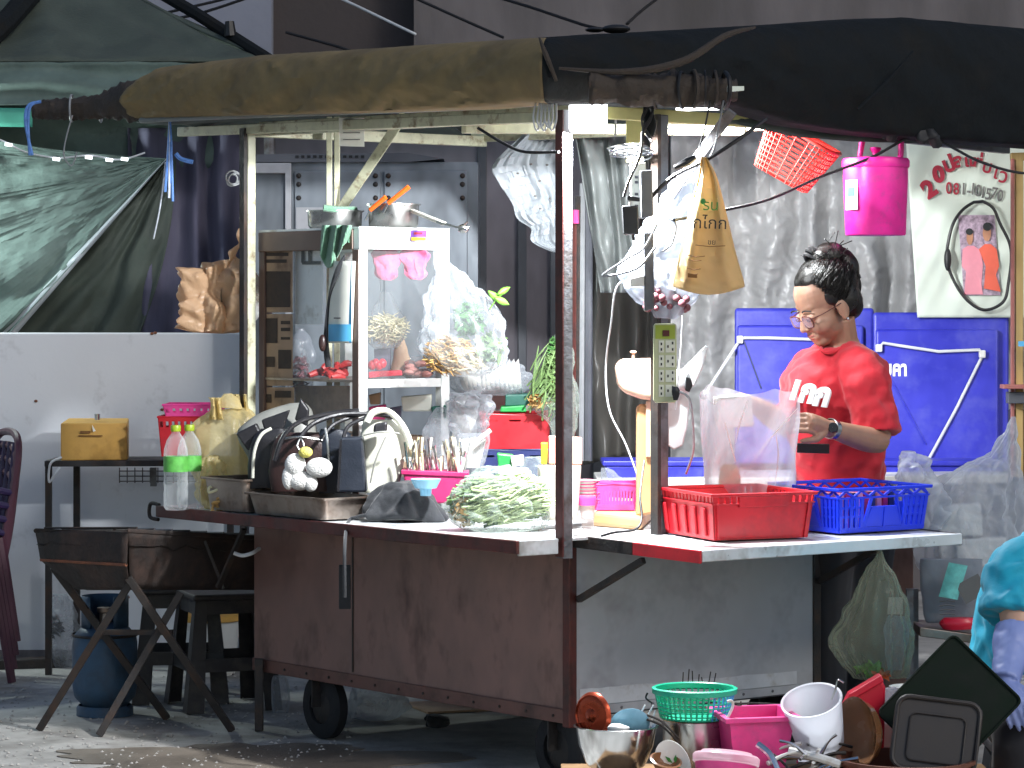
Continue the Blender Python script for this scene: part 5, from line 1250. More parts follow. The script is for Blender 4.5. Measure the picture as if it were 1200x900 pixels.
for k in range(5):
    x = 628 + k * 4.5; MB().tube([P(x, 120, 9.1), P(x - 3, 138 + 3 * (k % 3), 9.08), P(x + 1, 153 - 4 * (k % 2), 9.08), P(x + 6, 140, 9.1), P(x + 6, 121, 9.1)], .003, 6, sub=26).build('loop', 'wire_white', t)
for lab, pts, r, m in (
        ('black cable dipping across the pale dotted sheet', [(560, 150, 9.3), (590, 168, 9.25), (615, 178, 9.2), (655, 178, 9.1)], .005, 'wire_black'),
        ('black cable sloping up the brace to the canopy edge', [(762, 232, 9.15), (790, 206, 9.1), (830, 186, 9.0), (870, 160, 9.0), (898, 139, 9.05)], .006, 'wire_black'),
        ('thin black cable sagging from the post to the cooler and along the banner', [(790, 258, 9.0), (840, 248, 9.2), (900, 234, 9.6), (960, 208, 9.9), (1020, 185, 10.0), (1075, 158, 10.0), (1110, 170, 10.1), (1150, 190, 10.2), (1200, 203, 10.3), (1260, 200, 10.4)], .005, 'wire_black'),
        ('grey cable looping out left of the second post', [(770, 262, 9.0), (755, 290, 8.99), (735, 303, 8.99), (706, 323, 9.0), (730, 320, 8.99), (750, 312, 8.98), (768, 290, 9.0)], .004, 'wire_grey'),
        ('thin white cable hanging in a long curve beside the fan', [(758, 330, 9.3), (725, 333, 9.4), (716, 380, 9.5), (710, 430, 9.6), (714, 480, 9.6), (733, 520, 9.6), (748, 560, 9.6)], .003, 'wire_white'),
        ('pale cord running down from the strip to the fan', [(800, 370, 9.2), (798, 410, 9.2), (794, 450, 9.2), (792, 480, 9.25)], .003, 'wire_white'),
        ('loose wire curling at the join of brace and post', [(775, 235, 9.1), (785, 245, 9.05), (782, 255, 9.02), (792, 262, 9.0), (788, 285, 9.0), (776, 295, 9.0)], .003, 'wire_grey'),
        ('wire dropping from the lashed canopy roll past the tube lamp', [(832, 118, 9.0), (826, 150, 9.05), (820, 172, 9.05)], .003, 'wire_black'),
        ('second wire dropping from the lashed canopy roll along the brace', [(848, 118, 9.0), (842, 150, 9.05), (836, 176, 9.05), (822, 200, 9.05)], .003, 'wire_grey'),
        ('black cord trailing over the serving flap by the red crate', [(705, 628, 9.2), (720, 624, 9.15), (745, 620, 9.12), (752, 606, 9.15), (750, 580, 9.2), (755, 540, 9.3)], .004, 'wire_black'),
        ('pale rod stay hanging below the yellow roof plate', [(722, 128, 9.9), (721, 160, 9.9)], .004, 'wire_white')):
    cable('hanging_wire', lab, pts, r, m, 'cable', 'loose wires about the posts')
# the dark taped joint on the brace
t = MB().tube([P(791, 196, 9.02), P(805, 190, 9.0), P(815, 184, 9.0)], [.008, .014, .008], 8).build('taped_joint', 'black_plastic'); tag(t, 'dark taped cable joint on the brace', 'cable joint')

# white and yellow bags hanging from the brace
t = thing('white_carrier_bag', 'white plastic bag of red onions hanging behind second post', 'bag', P(780, 372, 9.22))
MB().loft([(185, 818, 826), (200, 802, 830), (230, 780, 832), (270, 752, 830), (305, 732, 828), (330, 727, 826), (350, 742, 815), (365, 760, 800), (373, 768, 790)], 9.35, .3, 80, 80, amp=.012, pleat=.05, np=11, crk=.02, seed=81).build('bag_film', 'film_white', t)
b = MB()
for k in range(46): b.ball(P(random.uniform(752, 806), random.uniform(340, 364), 9.35 + random.uniform(-.04, .04)), random.uniform(.009, .014), 10, 7)
b.build('onions', 'onion', t, kind='stuff')
t = thing('yellow_paper_bag', 'yellow printed carrier bag hanging from the brace', 'bag', P(832, 343, 9.0))
Yy = 9.0
def yb(th, v):
    L = catmull([(822, 184), (818, 210), (808, 250), (797, 300), (789, 332), (790, 337)], 30); Rr = catmull([(828, 184), (840, 205), (850, 240), (862, 290), (872, 330), (871, 336)], 30)
    i = min(30, int(v * 30 + .5)); (xl, yl), (xr, yr) = L[i], Rr[i]
    w = 2 * math.pi * th; c = math.cos(w); s_ = math.sin(w)
    px = (xl + xr) / 2 + (xr - xl) / 2 * math.copysign(abs(c) ** .6, c); py = (yl + yr) / 2 + 9 * math.sin(math.pi * (px - xl) / max(1, xr - xl)) * v
    d = .055 * math.copysign(abs(s_) ** .6, s_) * min(1, v * 2 + .15) * (1 if s_ > 0 else 1)
    return P(px, py, Yy + d + .012 * math.sin(c * 7 + v * 2) * (1 - v * .5) + .006 * nz(px * .1, py * .06))
MB().grid(yb, 60, 44, True).build('bag_body', 'paper_yellow', t, solid=.001)
for body, px, py, sz, m in (('รน', 833, 241, .045, 'print_green'), ('กไกก', 832, 262, .05, 'print_black'), ('ขย', 834, 284, .022, 'print_black')):
    text('printing', body, m, facing(px, py, Yy - .075, 0, -2), sz, t, .0006)
MB().ball(P(824, 236, Yy - .07), (.008, .002, .009), 10, 6).build('leaf_mark', 'print_green', t)
for y, x0, x1 in ((287, 815, 850), (299, 806, 826), (304, 807, 822), (314, 805, 821), (320, 806, 818)):
    MB().tube([P(x0, y, Yy - .076), P((x0 + x1) / 2, y + 2, Yy - .078), P(x1, y + 1, Yy - .076)], .0012, 4).build('printed_line', 'print_brown', t)
MB().slab([(806, 320), (817, 322), (817, 326), (806, 325)], Yy - .079, .002).build('printed_block', 'print_brown', t, smooth=False)

# red mesh basket hanging by its rim
t = thing('mesh_basket', 'red plastic mesh basket hanging tilted under the canopy', 'basket', P(930, 222, 10.2))
m_ = facing(929, 184, 10.2, -20, -30)
def mb(u, v, k=1.0):        # open square cone
    w = 2 * math.pi * u; c, s_ = math.cos(w), math.sin(w); r = .085 + .03 * v
    return Vector((r * 1.15 * math.copysign(abs(c) ** .55, c), -.085 + .17 * v, r * .8 * math.copysign(abs(s_) ** .55, s_)))
b = MB().at(m_)
for k in range(36): b.tube([mb(k / 36, v / 6) for v in range(7)], .0026, 4)
b.build('ribs', 'red_basket', t, kind='stuff')
b = MB().at(m_)
for k in range(9): b.tube([mb(i / 36, (k + .6) / 9.5) for i in range(36)], .0026, 4, close=True)
b.build('hoops', 'red_basket', t, kind='stuff')
MB().at(m_).tube([mb(i / 48, 1.0) for i in range(48)], .007, 6, close=True).build('rim', 'red_basket', t)
MB().at(m_).grid(lambda u, v: mb(u, 0.0) * 1.0 * Vector((1, 1, 1)).x if v == 0 else Vector((mb(u, 0).x * (1 - v), mb(u, 0).y, mb(u, 0).z * (1 - v))), 36, 3, True).build('bottom', 'red_basket', t)
MB().tube([P(948, 150, 10.2), P(950, 135, 10.2)], .003, 6).build('tie', 'wire_grey', t)
# pink cooler
t = thing('pink_cooler', 'hot pink lidded cooler bucket hanging by its handle', 'cooler', P(1026, 276, 10.1)); Yq = 10.1; s = S(Yq)
c = P(1026, 276, Yq); r = 38 * s
MB().at(Matrix.Translation(c)).lathe([(.001, .002), (r * .90, 0), (r * .93, .004), (r * 1.0, .20), (r * 1.0, .228), (r * .95, .23)], 48).build('bucket', 'pink_cooler', t)
MB().at(Matrix.Translation(c)).lathe([(r * 1.02, .228), (r * 1.045, .232), (r * 1.045, .252), (r * 1.0, .260), (r * .5, .266), (.001, .268)], 48).build('lid', 'pink_cooler', t)
MB().at(Matrix.Translation(c + Vector((0, 0, .266)))).lathe([(.012, 0), (.010, .012), (.02, .026), (.018, .032), (.001, .034)], 20).build('lid_knob', 'pink_cooler', t)
MB().tube([P(1006, 212, Yq), P(1007, 190, Yq), P(1012, 160, Yq), P(1020, 153, Yq), P(1046, 153, Yq), P(1055, 160, Yq), P(1055, 185, Yq), P(1050, 208, Yq - .06)], [.009, .009, .011, .012, .012, .011, .01, .009], 10, sub=50).build('handle', 'pink_cooler', t)
MB().at(Matrix.Translation(c)).grid(lambda u, v: Vector((r * 1.006 * math.cos(R(198 + 32 * u)), r * 1.006 * math.sin(R(198 + 32 * u)), .085 + .1 * v)), 8, 2).build('sticker', 'print_white', t)
MB().at(Matrix.Translation(c)).grid(lambda u, v: Vector((r * 1.012 * math.cos(R(206 + 18 * u)), r * 1.012 * math.sin(R(206 + 18 * u)), .13 + .03 * v)), 8, 2).build('sticker_print', 'print_blue', t)
t = thing('black_knots', 'black cloth knots tying the cooler to the canopy edge', 'knot', P(1040, 162, 9.95))
for px, py in ((1036, 153), (1044, 156), (1082, 160), (1090, 158), (1096, 165)):
    MB().loft([(py - 7, px - 4, px + 4), (py - 2, px - 8, px + 7), (py + 4, px - 6, px + 8), (py + 9, px - 3, px + 3)], 9.95, .7, 16, 12, amp=.014, freq=35).build('knot', 'wire_black', t)

# blue folding tables leaning at the back
def folding(name, label, x0, x1, y0, y1, Y, lean):
    t = thing(name, label, 'folding table', P((x0 + x1) / 2, y1, Y))
    def q(px, py, d): return P(px, py, Y + lean * (y1 - py) / (y1 - y0) + d)
    def box3(a, b_, c_, d_, d0, d1):
        return MB().hexa([q(a, d_, d0), q(b_, d_, d0), q(b_, d_, d1), q(a, d_, d1), q(a, c_, d0), q(b_, c_, d0), q(b_, c_, d1), q(a, c_, d1)])
    box3(x0, x1, y0, y1, 0, .05).build('tabletop', 'blue_panel', t, smooth=False, bevel=.012, seg=3)
    box3(x0 + 3, x1 - 12, y0 + 20, y1 - 4, -.035, -.0005).build('folded_half', 'blue_panel', t, smooth=False, bevel=.010, seg=3)
    return t, q
t1, q1 = folding('folding_table', 'blue plastic folding table leaning behind the woman', 861, 1024, 361, 548, 11.35, .12)
t2, q2 = folding('folding_table', 'blue plastic folding table with white lettering beneath the banner', 1023, 1182, 366, 552, 11.25, .12)
for tt, qq, pts in ((t1, q1, [(826, 462), (866, 400), (872, 396), (900, 396), (960, 398)]), (t2, q2, [(1083, 548), (1120, 480), (1152, 415), (1148, 410), (1100, 412), (1060, 406), (1035, 402), (1028, 410)])):
    MB().tube([qq(x, y, -.045) for x, y in pts], .006, 8).build('leg_wire', 'wire_white', tt)
for x, y, tt, qq in ((867, 398, t1, q1), (1151, 415, t2, q2), (1030, 408, t2, q2)):
    p = qq(x, y, -.05); MB().box(p, (.025, .02, .03)).build('wire_clip', 'white_plastic', tt, smooth=False, bevel=.005)
MB().tube([q1(872, 400, -.04), q1(892, 455, -.04)], .003, 6).build('groove', 'navy', t1)
MB().tube([q2(1045, 445, -.04), q2(1085, 520, -.04)], .003, 6).build('groove', 'blue_panel', t2)
MB().box(q2(1110, 363, .02), (.04, .05, .03)).build('latch', 'blue_panel', t2, smooth=False, bevel=.006)
MB().box(q2(1122, 365, .02), (.05, .04, .016)).build('latch', 'blue_panel', t2, smooth=False, bevel=.004)
text('lettering', 'มคา', 'print_white', Matrix.Translation(q2(1049, 433, -.040)) @ Matrix.Rotation(R(90), 4, 'X'), .075, t2, .0008, .003, sx=.75)
# low table and blue tubs behind the flap
t = thing('back_table', 'long low table with pale top behind the woman', 'table', P(1000, 640, 10.95))
MB().slab([(700, 562), (1185, 556), (1185, 566), (700, 572)], 10.75, .5).build('tabletop', 'white_plastic', t, smooth=False, bevel=.004)
for px in (705, 1178):
    for y in (10.8, 11.2): MB().bar(P(px, 566, y), Vector((P(px, 0, y).x, y, 0)), .04).build('leg', 'iron_grey', t, smooth=False)
for k, (x0, x1, y0, y1, Y, lab) in enumerate(((706, 830, 540, 563, 10.85, 'flat blue plastic tub behind the fan'), (1032, 1180, 540, 560, 11.0, 'flat blue plastic tub under the leaning folding tables'))):
    t = thing('blue_tub', lab, 'tub', P((x0 + x1) / 2, y1, Y), 'flat blue tubs')
    MB().slab([(x0 + 3, y0 + 5), (x1 - 3, y0 + 5), (x1 - 6, y1), (x0 + 6, y1)], Y, .25).build('tub', 'blue_panel', t, smooth=False, bevel=.008)
    MB().slab([(x0, y0), (x1, y0), (x1, y0 + 6), (x0, y0 + 6)], Y - .01, .27).build('lid', 'blue_panel', t, smooth=False, bevel=.005)
t = thing('clear_packet', 'small clear packet leaning on the flat blue tub', 'packet', P(722, 570, 10.6)); MB().loft([(548, 704, 712), (556, 704, 722), (568, 706, 740)], 10.65, .4, 20, 10, amp=.008, crk=.01).build('film', 'film_milky', t)

# table fan
Yf = 9.55
t = thing('table_fan', 'old cream table fan without its guard on the counter', 'fan', on_counter(725, 618))
MB().slab([(722, 432), (724, 424), (732, 421), (786, 420), (790, 428), (788, 462), (780, 472), (752, 468), (730, 460), (724, 450)], Yf, .13).build('motor_housing', 'fan_cream', t, bevel=.03, seg=4, ang=60)
MB().slab([(746, 478), (750, 474), (780, 474), (783, 480), (783, 600), (746, 605)], Yf + .03, .06).build('neck', 'fan_tan', t, smooth=False, bevel=.012)
MB().slab([(757, 470), (764, 470), (764, 536), (757, 536)], Yf + .02, .012).build('neck_strip', 'fan_cream', t, smooth=False, bevel=.003)
MB().hexa([on_counter(694, 617) + Vector((0, 0, .0)), on_counter(752, 622), on_counter(770, 606), on_counter(712, 602), on_counter(696, 617) + Vector((0, 0, .05)), on_counter(752, 622) + Vector((0, 0, .045)), on_counter(768, 606) + Vector((0, 0, .06)), on_counter(712, 602) + Vector((0, 0, .06))]).build('base', 'fan_tan', t, smooth=False, bevel=.014, seg=3)
MB().tube([P(742, 422, Yf + .05), P(742, 415, Yf + .05)], .004, 8).ball(P(742, 412.5, Yf + .05), (.011, .011, .005), 12, 6).build('pull_knob', 'fan_cream', t)
hub = P(800, 448, Yf + .05)
MB().at(facing(795, 448, Yf + .05, 65)).lathe([(.001, .04), (.03, .036), (.04, .02), (.042, -.02), (.001, -.022)], 28).build('hub', 'fan_white', t)
MB().slab([(805, 441), (810, 444), (812, 452), (808, 460), (803, 458)], Yf + .0, .02).build('hub_nut', 'black_plastic', t, smooth=False, bevel=.004)
for pts in ([(796, 436), (812, 420), (826, 405), (830, 406), (824, 430), (814, 452), (804, 456)], [(782, 440), (806, 446), (808, 470), (806, 500), (800, 522), (790, 527), (782, 522), (780, 480)]):
    cx_ = sum(p[0] for p in pts) / len(pts); cy_ = sum(p[1] for p in pts) / len(pts)
    MB().slab(pts, Yf + .04, .012).build('blade', 'fan_white', t, bevel=.004)

# ---- crates on the serving flap
def crate_frame(pts):   # near corner, left-back corner, right corner on the flap -> frame
    pass
def crate(name, label, ac, sc, W, D, rot, h, m, style):
    cr, sr = math.cos(R(rot)), math.sin(R(rot))
    def F2(x, y, z): return FL(sc + x * sr + y * cr, ac + x * cr - y * sr, .004 + z)
    t = thing(name, label, 'crate', F2(0, 0, 0)); tp = .016
    def hw(z): return W / 2 - (1 - z / h) * tp
    def hd(z): return D / 2 - (1 - z / h) * tp
    def fr(u, z, d): return F2((2 * u - 1) * hw(z), hd(z) + d, z)
    def bk(u, z, d): return F2((1 - 2 * u) * hw(z), -hd(z) - d, z)
    def lf(u, z, d): return F2(-hw(z) - d, (2 * u - 1) * hd(z), z)
    def rt(u, z, d): return F2(hw(z) + d, (1 - 2 * u) * hd(z), z)
    q = [F2(x * hw(0), y * hd(0), z) for z in (.002, .008) for x, y in ((-1, 1), (1, 1), (1, -1), (-1, -1))]
    MB().hexa(q).build('bottom', m, t, smooth=False)
    for nm, fn, ln in (('front', fr, W), ('back', bk, W), ('left', lf, D), ('right', rt, D)):
        def B_(u0, u1, z0, z1, d0, d1, n='panel', bv=0):
            return MB().hexa([fn(u0, z0, d1), fn(u1, z0, d1), fn(u1, z0, d0), fn(u0, z0, d0), fn(u0, z1, d1), fn(u1, z1, d1), fn(u1, z1, d0), fn(u0, z1, d0)]).build(n, m, t, smooth=False, bevel=bv)
        th = .004; lng = nm in ('front', 'back')
        B_(-.02, 1.02, h - .010, h, -th, .009, 'rim', .002)
        if style == 'red':
            B_(0, 1, .004, h * .76, -th, 0, 'wall'); B_(-.01, 1.01, h * .76, h * .79, -th, .006, 'rail', .001)
            n = 16
            for k in range(n):
                u = k / n
                if lng and .26 < u < .74: continue
                B_(u, u + .62 / n, h * .79, h - .010, -th, .001, 'slat')
            if lng:
                B_(.25, .75, h * .70, h - .0105, -th, .007, 'handle_plate', .002)
                for u in (.03, .945): B_(u, u + .025, .004, h * .76, 0, .007, 'rib', .001)
                B_(.08, .92, .008, h * .05, 0, .005, 'foot_rail')
            else:
                for k in range(5): B_(.09 + .18 * k, .16 + .18 * k, h * .08, h * .68, 0, .009, 'rib', .004)
        else:
            B_(-.01, 1.01, h * .76, h * .80, -th, .005, 'rail', .001); B_(0, 1, .004, h * .13, -th, .004, 'wall')
            n = 6
            for k in range(n):
                b = MB(); u0, u1 = k / n, (k + 1) / n; um = (u0 + u1) / 2
                for (ua, za, ub, zb_) in ((u0, h * .80, um, h - .01), (um, h - .01, u1, h * .80)): b.bar(fn(ua, za, -.002), fn(ub, zb_, -.002), .005, .007)
                b.build('truss', m, t, smooth=False)
            for u in (0, .06, .12, .18, .24, .735, .795, .855, .915, .965): B_(u, u + .035, h * .13, h * .76, -th, .003, 'bar')
            for zz in (.34, .54):
                B_(0, .27, h * zz, h * (zz + .05), -th, .001, 'cross_bar'); B_(.735, 1, h * zz, h * (zz + .05), -th, .001, 'cross_bar')
            MB().hexa([fn(.28, h * .13, .006), fn(.72, h * .13, .006), fn(.72, h * .13, -.004), fn(.28, h * .13, -.004), fn(.36, h * .58, .006), fn(.64, h * .58, .006), fn(.64, h * .58, -.004), fn(.36, h * .58, -.004)]).build('handle_panel', m, t, smooth=False, bevel=.002)
            MB().bar(fn(.5, h * .13, .007), fn(.5, h * .56, .007), .004, .004).build('panel_ridge', m, t, smooth=False)
            for ua, ub in ((.28, .36), (.72, .64)): MB().bar(fn(ua, h * .13, 0), fn(ub, h * .76, 0), .009, .009).build('handle_edge', m, t, smooth=False)
    return t
rc = crate('red_crate', 'red plastic crate at the front corner of the serving flap', .433, .289, .37, .345, 11, .146, 'red_crate', 'red')
bc = crate('blue_crate', 'blue slatted plastic crate beside the red one on the flap', .925, .30, .40, .32, 1, .146, 'blue_crate', 'blue')
t = thing('striped_packs', 'row of pink striped packets standing inside the blue crate', 'packets', FL(.36, .85, .012))
for k in range(9): MB().hexa([FL(.38, .80 + .028 * k, .012), FL(.38, .82 + .028 * k, .012), FL(.26, .82 + .028 * k, .012), FL(.26, .80 + .028 * k, .012), FL(.38, .80 + .028 * k, .125), FL(.38, .82 + .028 * k, .125), FL(.26, .82 + .028 * k, .125), FL(.26, .80 + .028 * k, .125)]).build('packet', ('print_pink', 'magenta', 'navy')[k % 3], t, smooth=False)

# ---- plastic bags on the right
t = thing('big_clear_bag', 'large bulging clear bag hanging at the right behind the flap', 'bag', P(1130, 672, 9.9))
MB().loft([(488, 1184, 1190), (510, 1176, 1192), (535, 1150, 1193), (556, 1110, 1196), (580, 1085, 1198), (610, 1074, 1199), (645, 1072, 1198), (668, 1080, 1190), (674, 1095, 1178)], 9.92, .4, 110, 100, amp=.014, freq=10, pleat=.05, np=17, crk=.024, seed=91).build('bag_film', 'film_bright', t)
MB().loft([(530, 1058, 1070), (540, 1050, 1086), (556, 1048, 1100), (575, 1054, 1110), (600, 1066, 1112), (620, 1078, 1108)], 9.88, .6, 80, 60, amp=.016, freq=12, crk=.03, seed=92).build('gathered_side', 'film_bright', t)
for x0, x1, y0, y1, d in ((1095, 1150, 590, 628, .02), (1120, 1180, 630, 664, .0), (1100, 1140, 632, 662, .05)):
    MB().slab([(x0, y0 + 3), (x1, y0), (x1 + 2, y1), (x0 + 3, y1)], 9.9 + d, .08).build('foam_box', 'foam', t, smooth=False, bevel=.006)
t = thing('printed_bag', 'milky bag with teal and grey print on the low shelf', 'bag', P(1112, 728, 9.75))
MB().loft([(655, 1078, 1150), (670, 1078, 1152), (700, 1080, 1152), (726, 1084, 1148), (729, 1088, 1140)], 9.78, .25, 36, 24, amp=.006, e=3, crk=.006, seed=95).build('bag_film', 'film_white', t)
MB().grid(lambda u, v: P(1112 - 12 * v + 22 * u, 659 + 40 * v + 4 * u, 9.70 - .012 * math.sin(math.pi * u)), 8, 8).build('teal_print', 'print_teal' if 'print_teal' in MAT else 'paper_blue', t)
MB().grid(lambda u, v: P(1120 + 26 * u + 12 * v, 686 - 14 * u + 22 * v, 9.695), 8, 8).build('grey_print', 'print_grey', t)
for k in range(4): MB().tube([P(1101, 705 + 5 * k, 9.70), P(1110, 704 + 5 * k, 9.70), P(1119, 705 + 5 * k, 9.70)], .0016, 4).build('print_line', 'print_grey', t)
t = thing('low_rack', 'dark steel rack with shelf under the big clear bag', 'rack', P(1110, 790, 9.9))
MB().slab([(1078, 735), (1205, 752), (1205, 762), (1078, 746)], 9.7, .3).build('shelf', 'steel_worn', t, smooth=False, bevel=.003)
for px, y in ((1066, 9.72), (1072, 9.9), (1205, 9.8)): MB().bar(P(px, 690, y), Vector((P(px, 0, y).x, y, 0)), .022, .022).build('upright', 'iron_grey', t, smooth=False)
t = thing('red_packet', 'red packet lying on the rack shelf under the printed bag', 'packet', P(1118, 738, 9.7)); MB().loft([(724, 1106, 1142), (730, 1100, 1146), (737, 1104, 1142)], 9.72, .5, 20, 8, amp=.006).build('packet', 'red_plastic', t)
t = thing('side_board', 'dark brown board closing the space under the flap end', 'board', P(1015, 800, 10.15)); MB().slab([(962, 640), (1070, 640), (1070, 905), (962, 905)], 10.15, .03).build('board', 'brown_sheet', t, smooth=False)
MB().slab([(1030, 700), (1058, 700), (1058, 720), (1030, 720)], 10.14, .006).build('label', 'paper', t, smooth=False)
t = thing('rubbish_bag', 'olive tinted rubbish bag tied under the serving flap', 'bag', P(1025, 795, 9.35))
MB().loft([(645, 1028, 1034), (665, 1020, 1042), (700, 998, 1060), (730, 984, 1066), (755, 974, 1068), (778, 985, 1066), (795, 1002, 1060)], 9.35, .5, 90, 80, amp=.012, freq=11, pleat=.07, np=14, crk=.012, seed=97).build('bag_film', 'film_olive', t)
MB().loft([(722, 1040, 1060), (740, 1034, 1064), (765, 1038, 1062), (785, 1040, 1056)], 9.35, .6, 28, 20, amp=.008, crk=.016, seed=98).build('crumpled_bottle', 'film_milky', t)
leaves(t, P(1020, 785, 9.35), (.04, .04, .02), 60, .02, 'leaf', 'peelings'); leaves(t, P(1032, 790, 9.33), (.03, .03, .012), 30, .016, 'orange', 'orange_peelings')
# ================================================================== people
def remesh(o, vox, smooth=4):
    q = o.modifiers.new('remesh', 'REMESH'); q.mode = 'VOXEL'; q.voxel_size = vox; q.use_smooth_shade = True
    q = o.modifiers.new('smooth', 'SMOOTH'); q.factor = 0.5; q.iterations = smooth
    return o
def folds(o, strength, size, nm):
    tx = bpy.data.textures.new(nm, 'CLOUDS'); tx.noise_scale = size; tx.noise_depth = 2
    q = o.modifiers.new('folds', 'DISPLACE'); q.texture = tx; q.strength = strength; q.mid_level = 0.5; q.texture_coords = 'GLOBAL'
def hand(b, w, d, nrm, curl, side, L=.175):
    # w wrist, d pointing along the hand, nrm out of the back of the hand, side +1/-1 puts the thumb
    d = d.normalized(); nrm = (nrm - d * nrm.dot(d)).normalized(); x = d.cross(nrm).normalized() * side
    b.tube([w, w + d * .035, w + d * .075, w + d * .09], [.024, .031, .034, .030], 12)
    for k in (-1, 0, 1): b.tube([w + d * .02 + x * .015 * k, w + d * .088 + x * .024 * k], [.016, .014], 10)
    for k, (off, ln) in enumerate(((.032, .072), (.011, .080), (-.0105, .075), (-.031, .060))):
        p = w + d * .085 + x * off; dd = d.copy(); pts = [p - d * .02, p]; a = curl * (.85 + .1 * k)
        for seg in (.42, .32, .26):
            dd = (Matrix.Rotation(R(-a) , 3, x * side) @ dd).normalized()
            p = p + dd * ln * seg; pts.append(p)
        b.tube(pts, [.010, .0095, .0088, .0082, .0065], 10)
    p = w + d * .028 + x * .026; t1 = (d * .75 + x * .75 - nrm * .25).normalized(); t2 = (d * .95 + x * .15 - nrm * .4).normalized()
    b.tube([w + d * .015, p, p + t1 * .038, p + t1 * .038 + t2 * .032, p + t1 * .038 + t2 * .055], [.014, .015, .012, .0105, .007], 10)
def head_frame(c, fwd, pitch, scale, roll=0):
    f = Vector(fwd).normalized(); l = Vector((0, 0, 1)).cross(f).normalized()
    f2 = (f * math.cos(R(pitch)) - Vector((0, 0, 1)) * math.sin(R(pitch))).normalized(); u = f2.cross(l).normalized()
    return Matrix.Translation(c) @ Matrix((f2, l, u)).transposed().to_4x4() @ Matrix.Scale(scale, 4)
def head(b, m):
    keep = b.m; b.at(m)
    for c, r in (((-.012, 0, .042), (.098, .076, .084)), ((.032, 0, -.018), (.060, .062, .084)), ((.056, 0, -.080), (.030, .030, .026)), ((.018, 0, -.055), (.052, .055, .045)),
                 ((.048, .034, -.032), (.038, .029, .034)), ((.048, -.034, -.032), (.038, .029, .034)), ((.066, 0, .030), (.020, .046, .020)), ((.076, 0, -.060), (.016, .030, .022)),
                 ((.103, 0, -.029), (.011, .012, .009)), ((.093, .012, -.032), (.011, .008, .007)), ((.093, -.012, -.032), (.011, .008, .007)),
                 ((.076, .031, .001), (.015, .018, .011)), ((.076, -.031, .001), (.015, .018, .011)),
                 ((-.008, .073, -.012), (.020, .011, .033)), ((-.008, -.073, -.012), (.020, .011, .033)), ((-.004, .076, -.038), (.010, .008, .012))):
        b.ball(c, r, 24, 16)
    b.tube([(.080, 0, .016), (.092, 0, -.006), (.102, 0, -.027)], [.009, .010, .011], 12)
    b.at(keep)

# ---- the woman behind the crates
Yw = 10.12
wo = thing('person', 'woman in red T-shirt and glasses packing a clear bag behind the crates', 'person', Vector((P(988, 0, Yw).x, Yw, 0)))
hf = head_frame(P(968, 358, Yw - .04), (-.90, -.44, 0), 27, 1.13)
b = MB(); head(b, hf)
b.tube([hf @ Vector((-.015, 0, -.05)), P(985, 400, Yw), P(990, 422, Yw)], [.062, .060, .075], 18)
b.tube([P(990, 425, Yw), P(986, 470, Yw), P(988, 540, Yw), P(988, 600, Yw), P(988, 640, Yw)], [.08, .105, .10, .105, .10], 24, sub=16)
shL, elL, wrL = P(1008, 434, Yw - .12), P(1030, 516, Yw - .16), P(972, 502, Yw - .36)
shR, elR, wrR = P(950, 432, Yw + .12), P(926, 500, Yw + .06), P(884, 474, Yw - .16)
b.tube([P(990, 428, Yw), shL, P(1022, 470, Yw - .14), elL], [.06, .052, .048, .043], 16, sub=14)
b.tube([elL, P(1012, 514, Yw - .24), wrL], [.043, .042, .029], 16, sub=10)
b.tube([P(990, 428, Yw), shR, P(936, 466, Yw + .1), elR], [.07, .060, .048, .042], 16, sub=14)
b.tube([elR, P(905, 488, Yw - .05), wrR], [.042, .040, .027], 16, sub=10)
hand(b, wrL, P(915, 487, Yw - .44) - wrL, Vector((.1, -.75, .55)), 24, -1)
hand(b, wrR, P(842, 468, Yw - .30) - wrR, Vector((.1, -.3, .9)), 30, 1)
for dx, dy in ((.07, .04), (-.07, -.04)):
    hp = P(988, 640, Yw) + Vector((dx, dy, 0))
    b.tube([hp, Vector((hp.x, hp.y, .46)), Vector((hp.x, hp.y, .08))], [.095, .065, .045], 14, sub=12)
    b.tube([Vector((hp.x, hp.y, .05)), Vector((hp.x - .15, hp.y - .1, .035))], [.045, .035], 12)
body = remesh(b.build('body', 'skin', wo), .0042, 3)
# hair
h = MB().at(hf)
for c, r in (((-.036, 0, .052), (.094, .083, .090)), ((-.022, 0, .088), (.084, .070, .055)), ((-.004, 0, .094), (.068, .062, .040)), ((-.070, 0, -.015), (.045, .064, .065)), ((-.035, .060, .012), (.05, .022, .05)), ((-.035, -.060, .012), (.05, .022, .05)),
             ((-.098, 0, .078), (.052, .060, .066)), ((-.070, 0, .128), (.056, .052, .042)), ((-.045, .008, .142), (.032, .034, .024)), ((-.110, .01, .03), (.022, .03, .05)), ((-.006, .066, .036), (.040, .015, .034)), ((-.006, -.066, .036), (.040, .015, .034))):
    h.ball(c, r, 24, 16)
hair = remesh(h.build('hair', 'hair', wo), .005, 2); folds(hair, .004, .03, 'hairfold')
sb = MB().at(hf)
random.seed(11)
EC, ER, BK = Vector((-.034, 0, .052)), Vector((.098, .086, .094)), Vector((-.105, 0, .105))
def onell(p, k=1.0):
    d = p - EC; q = Vector((d.x / ER.x, d.y / ER.y, d.z / ER.z)).normalized() * k
    return EC + Vector((q.x * ER.x, q.y * ER.y, q.z * ER.z))
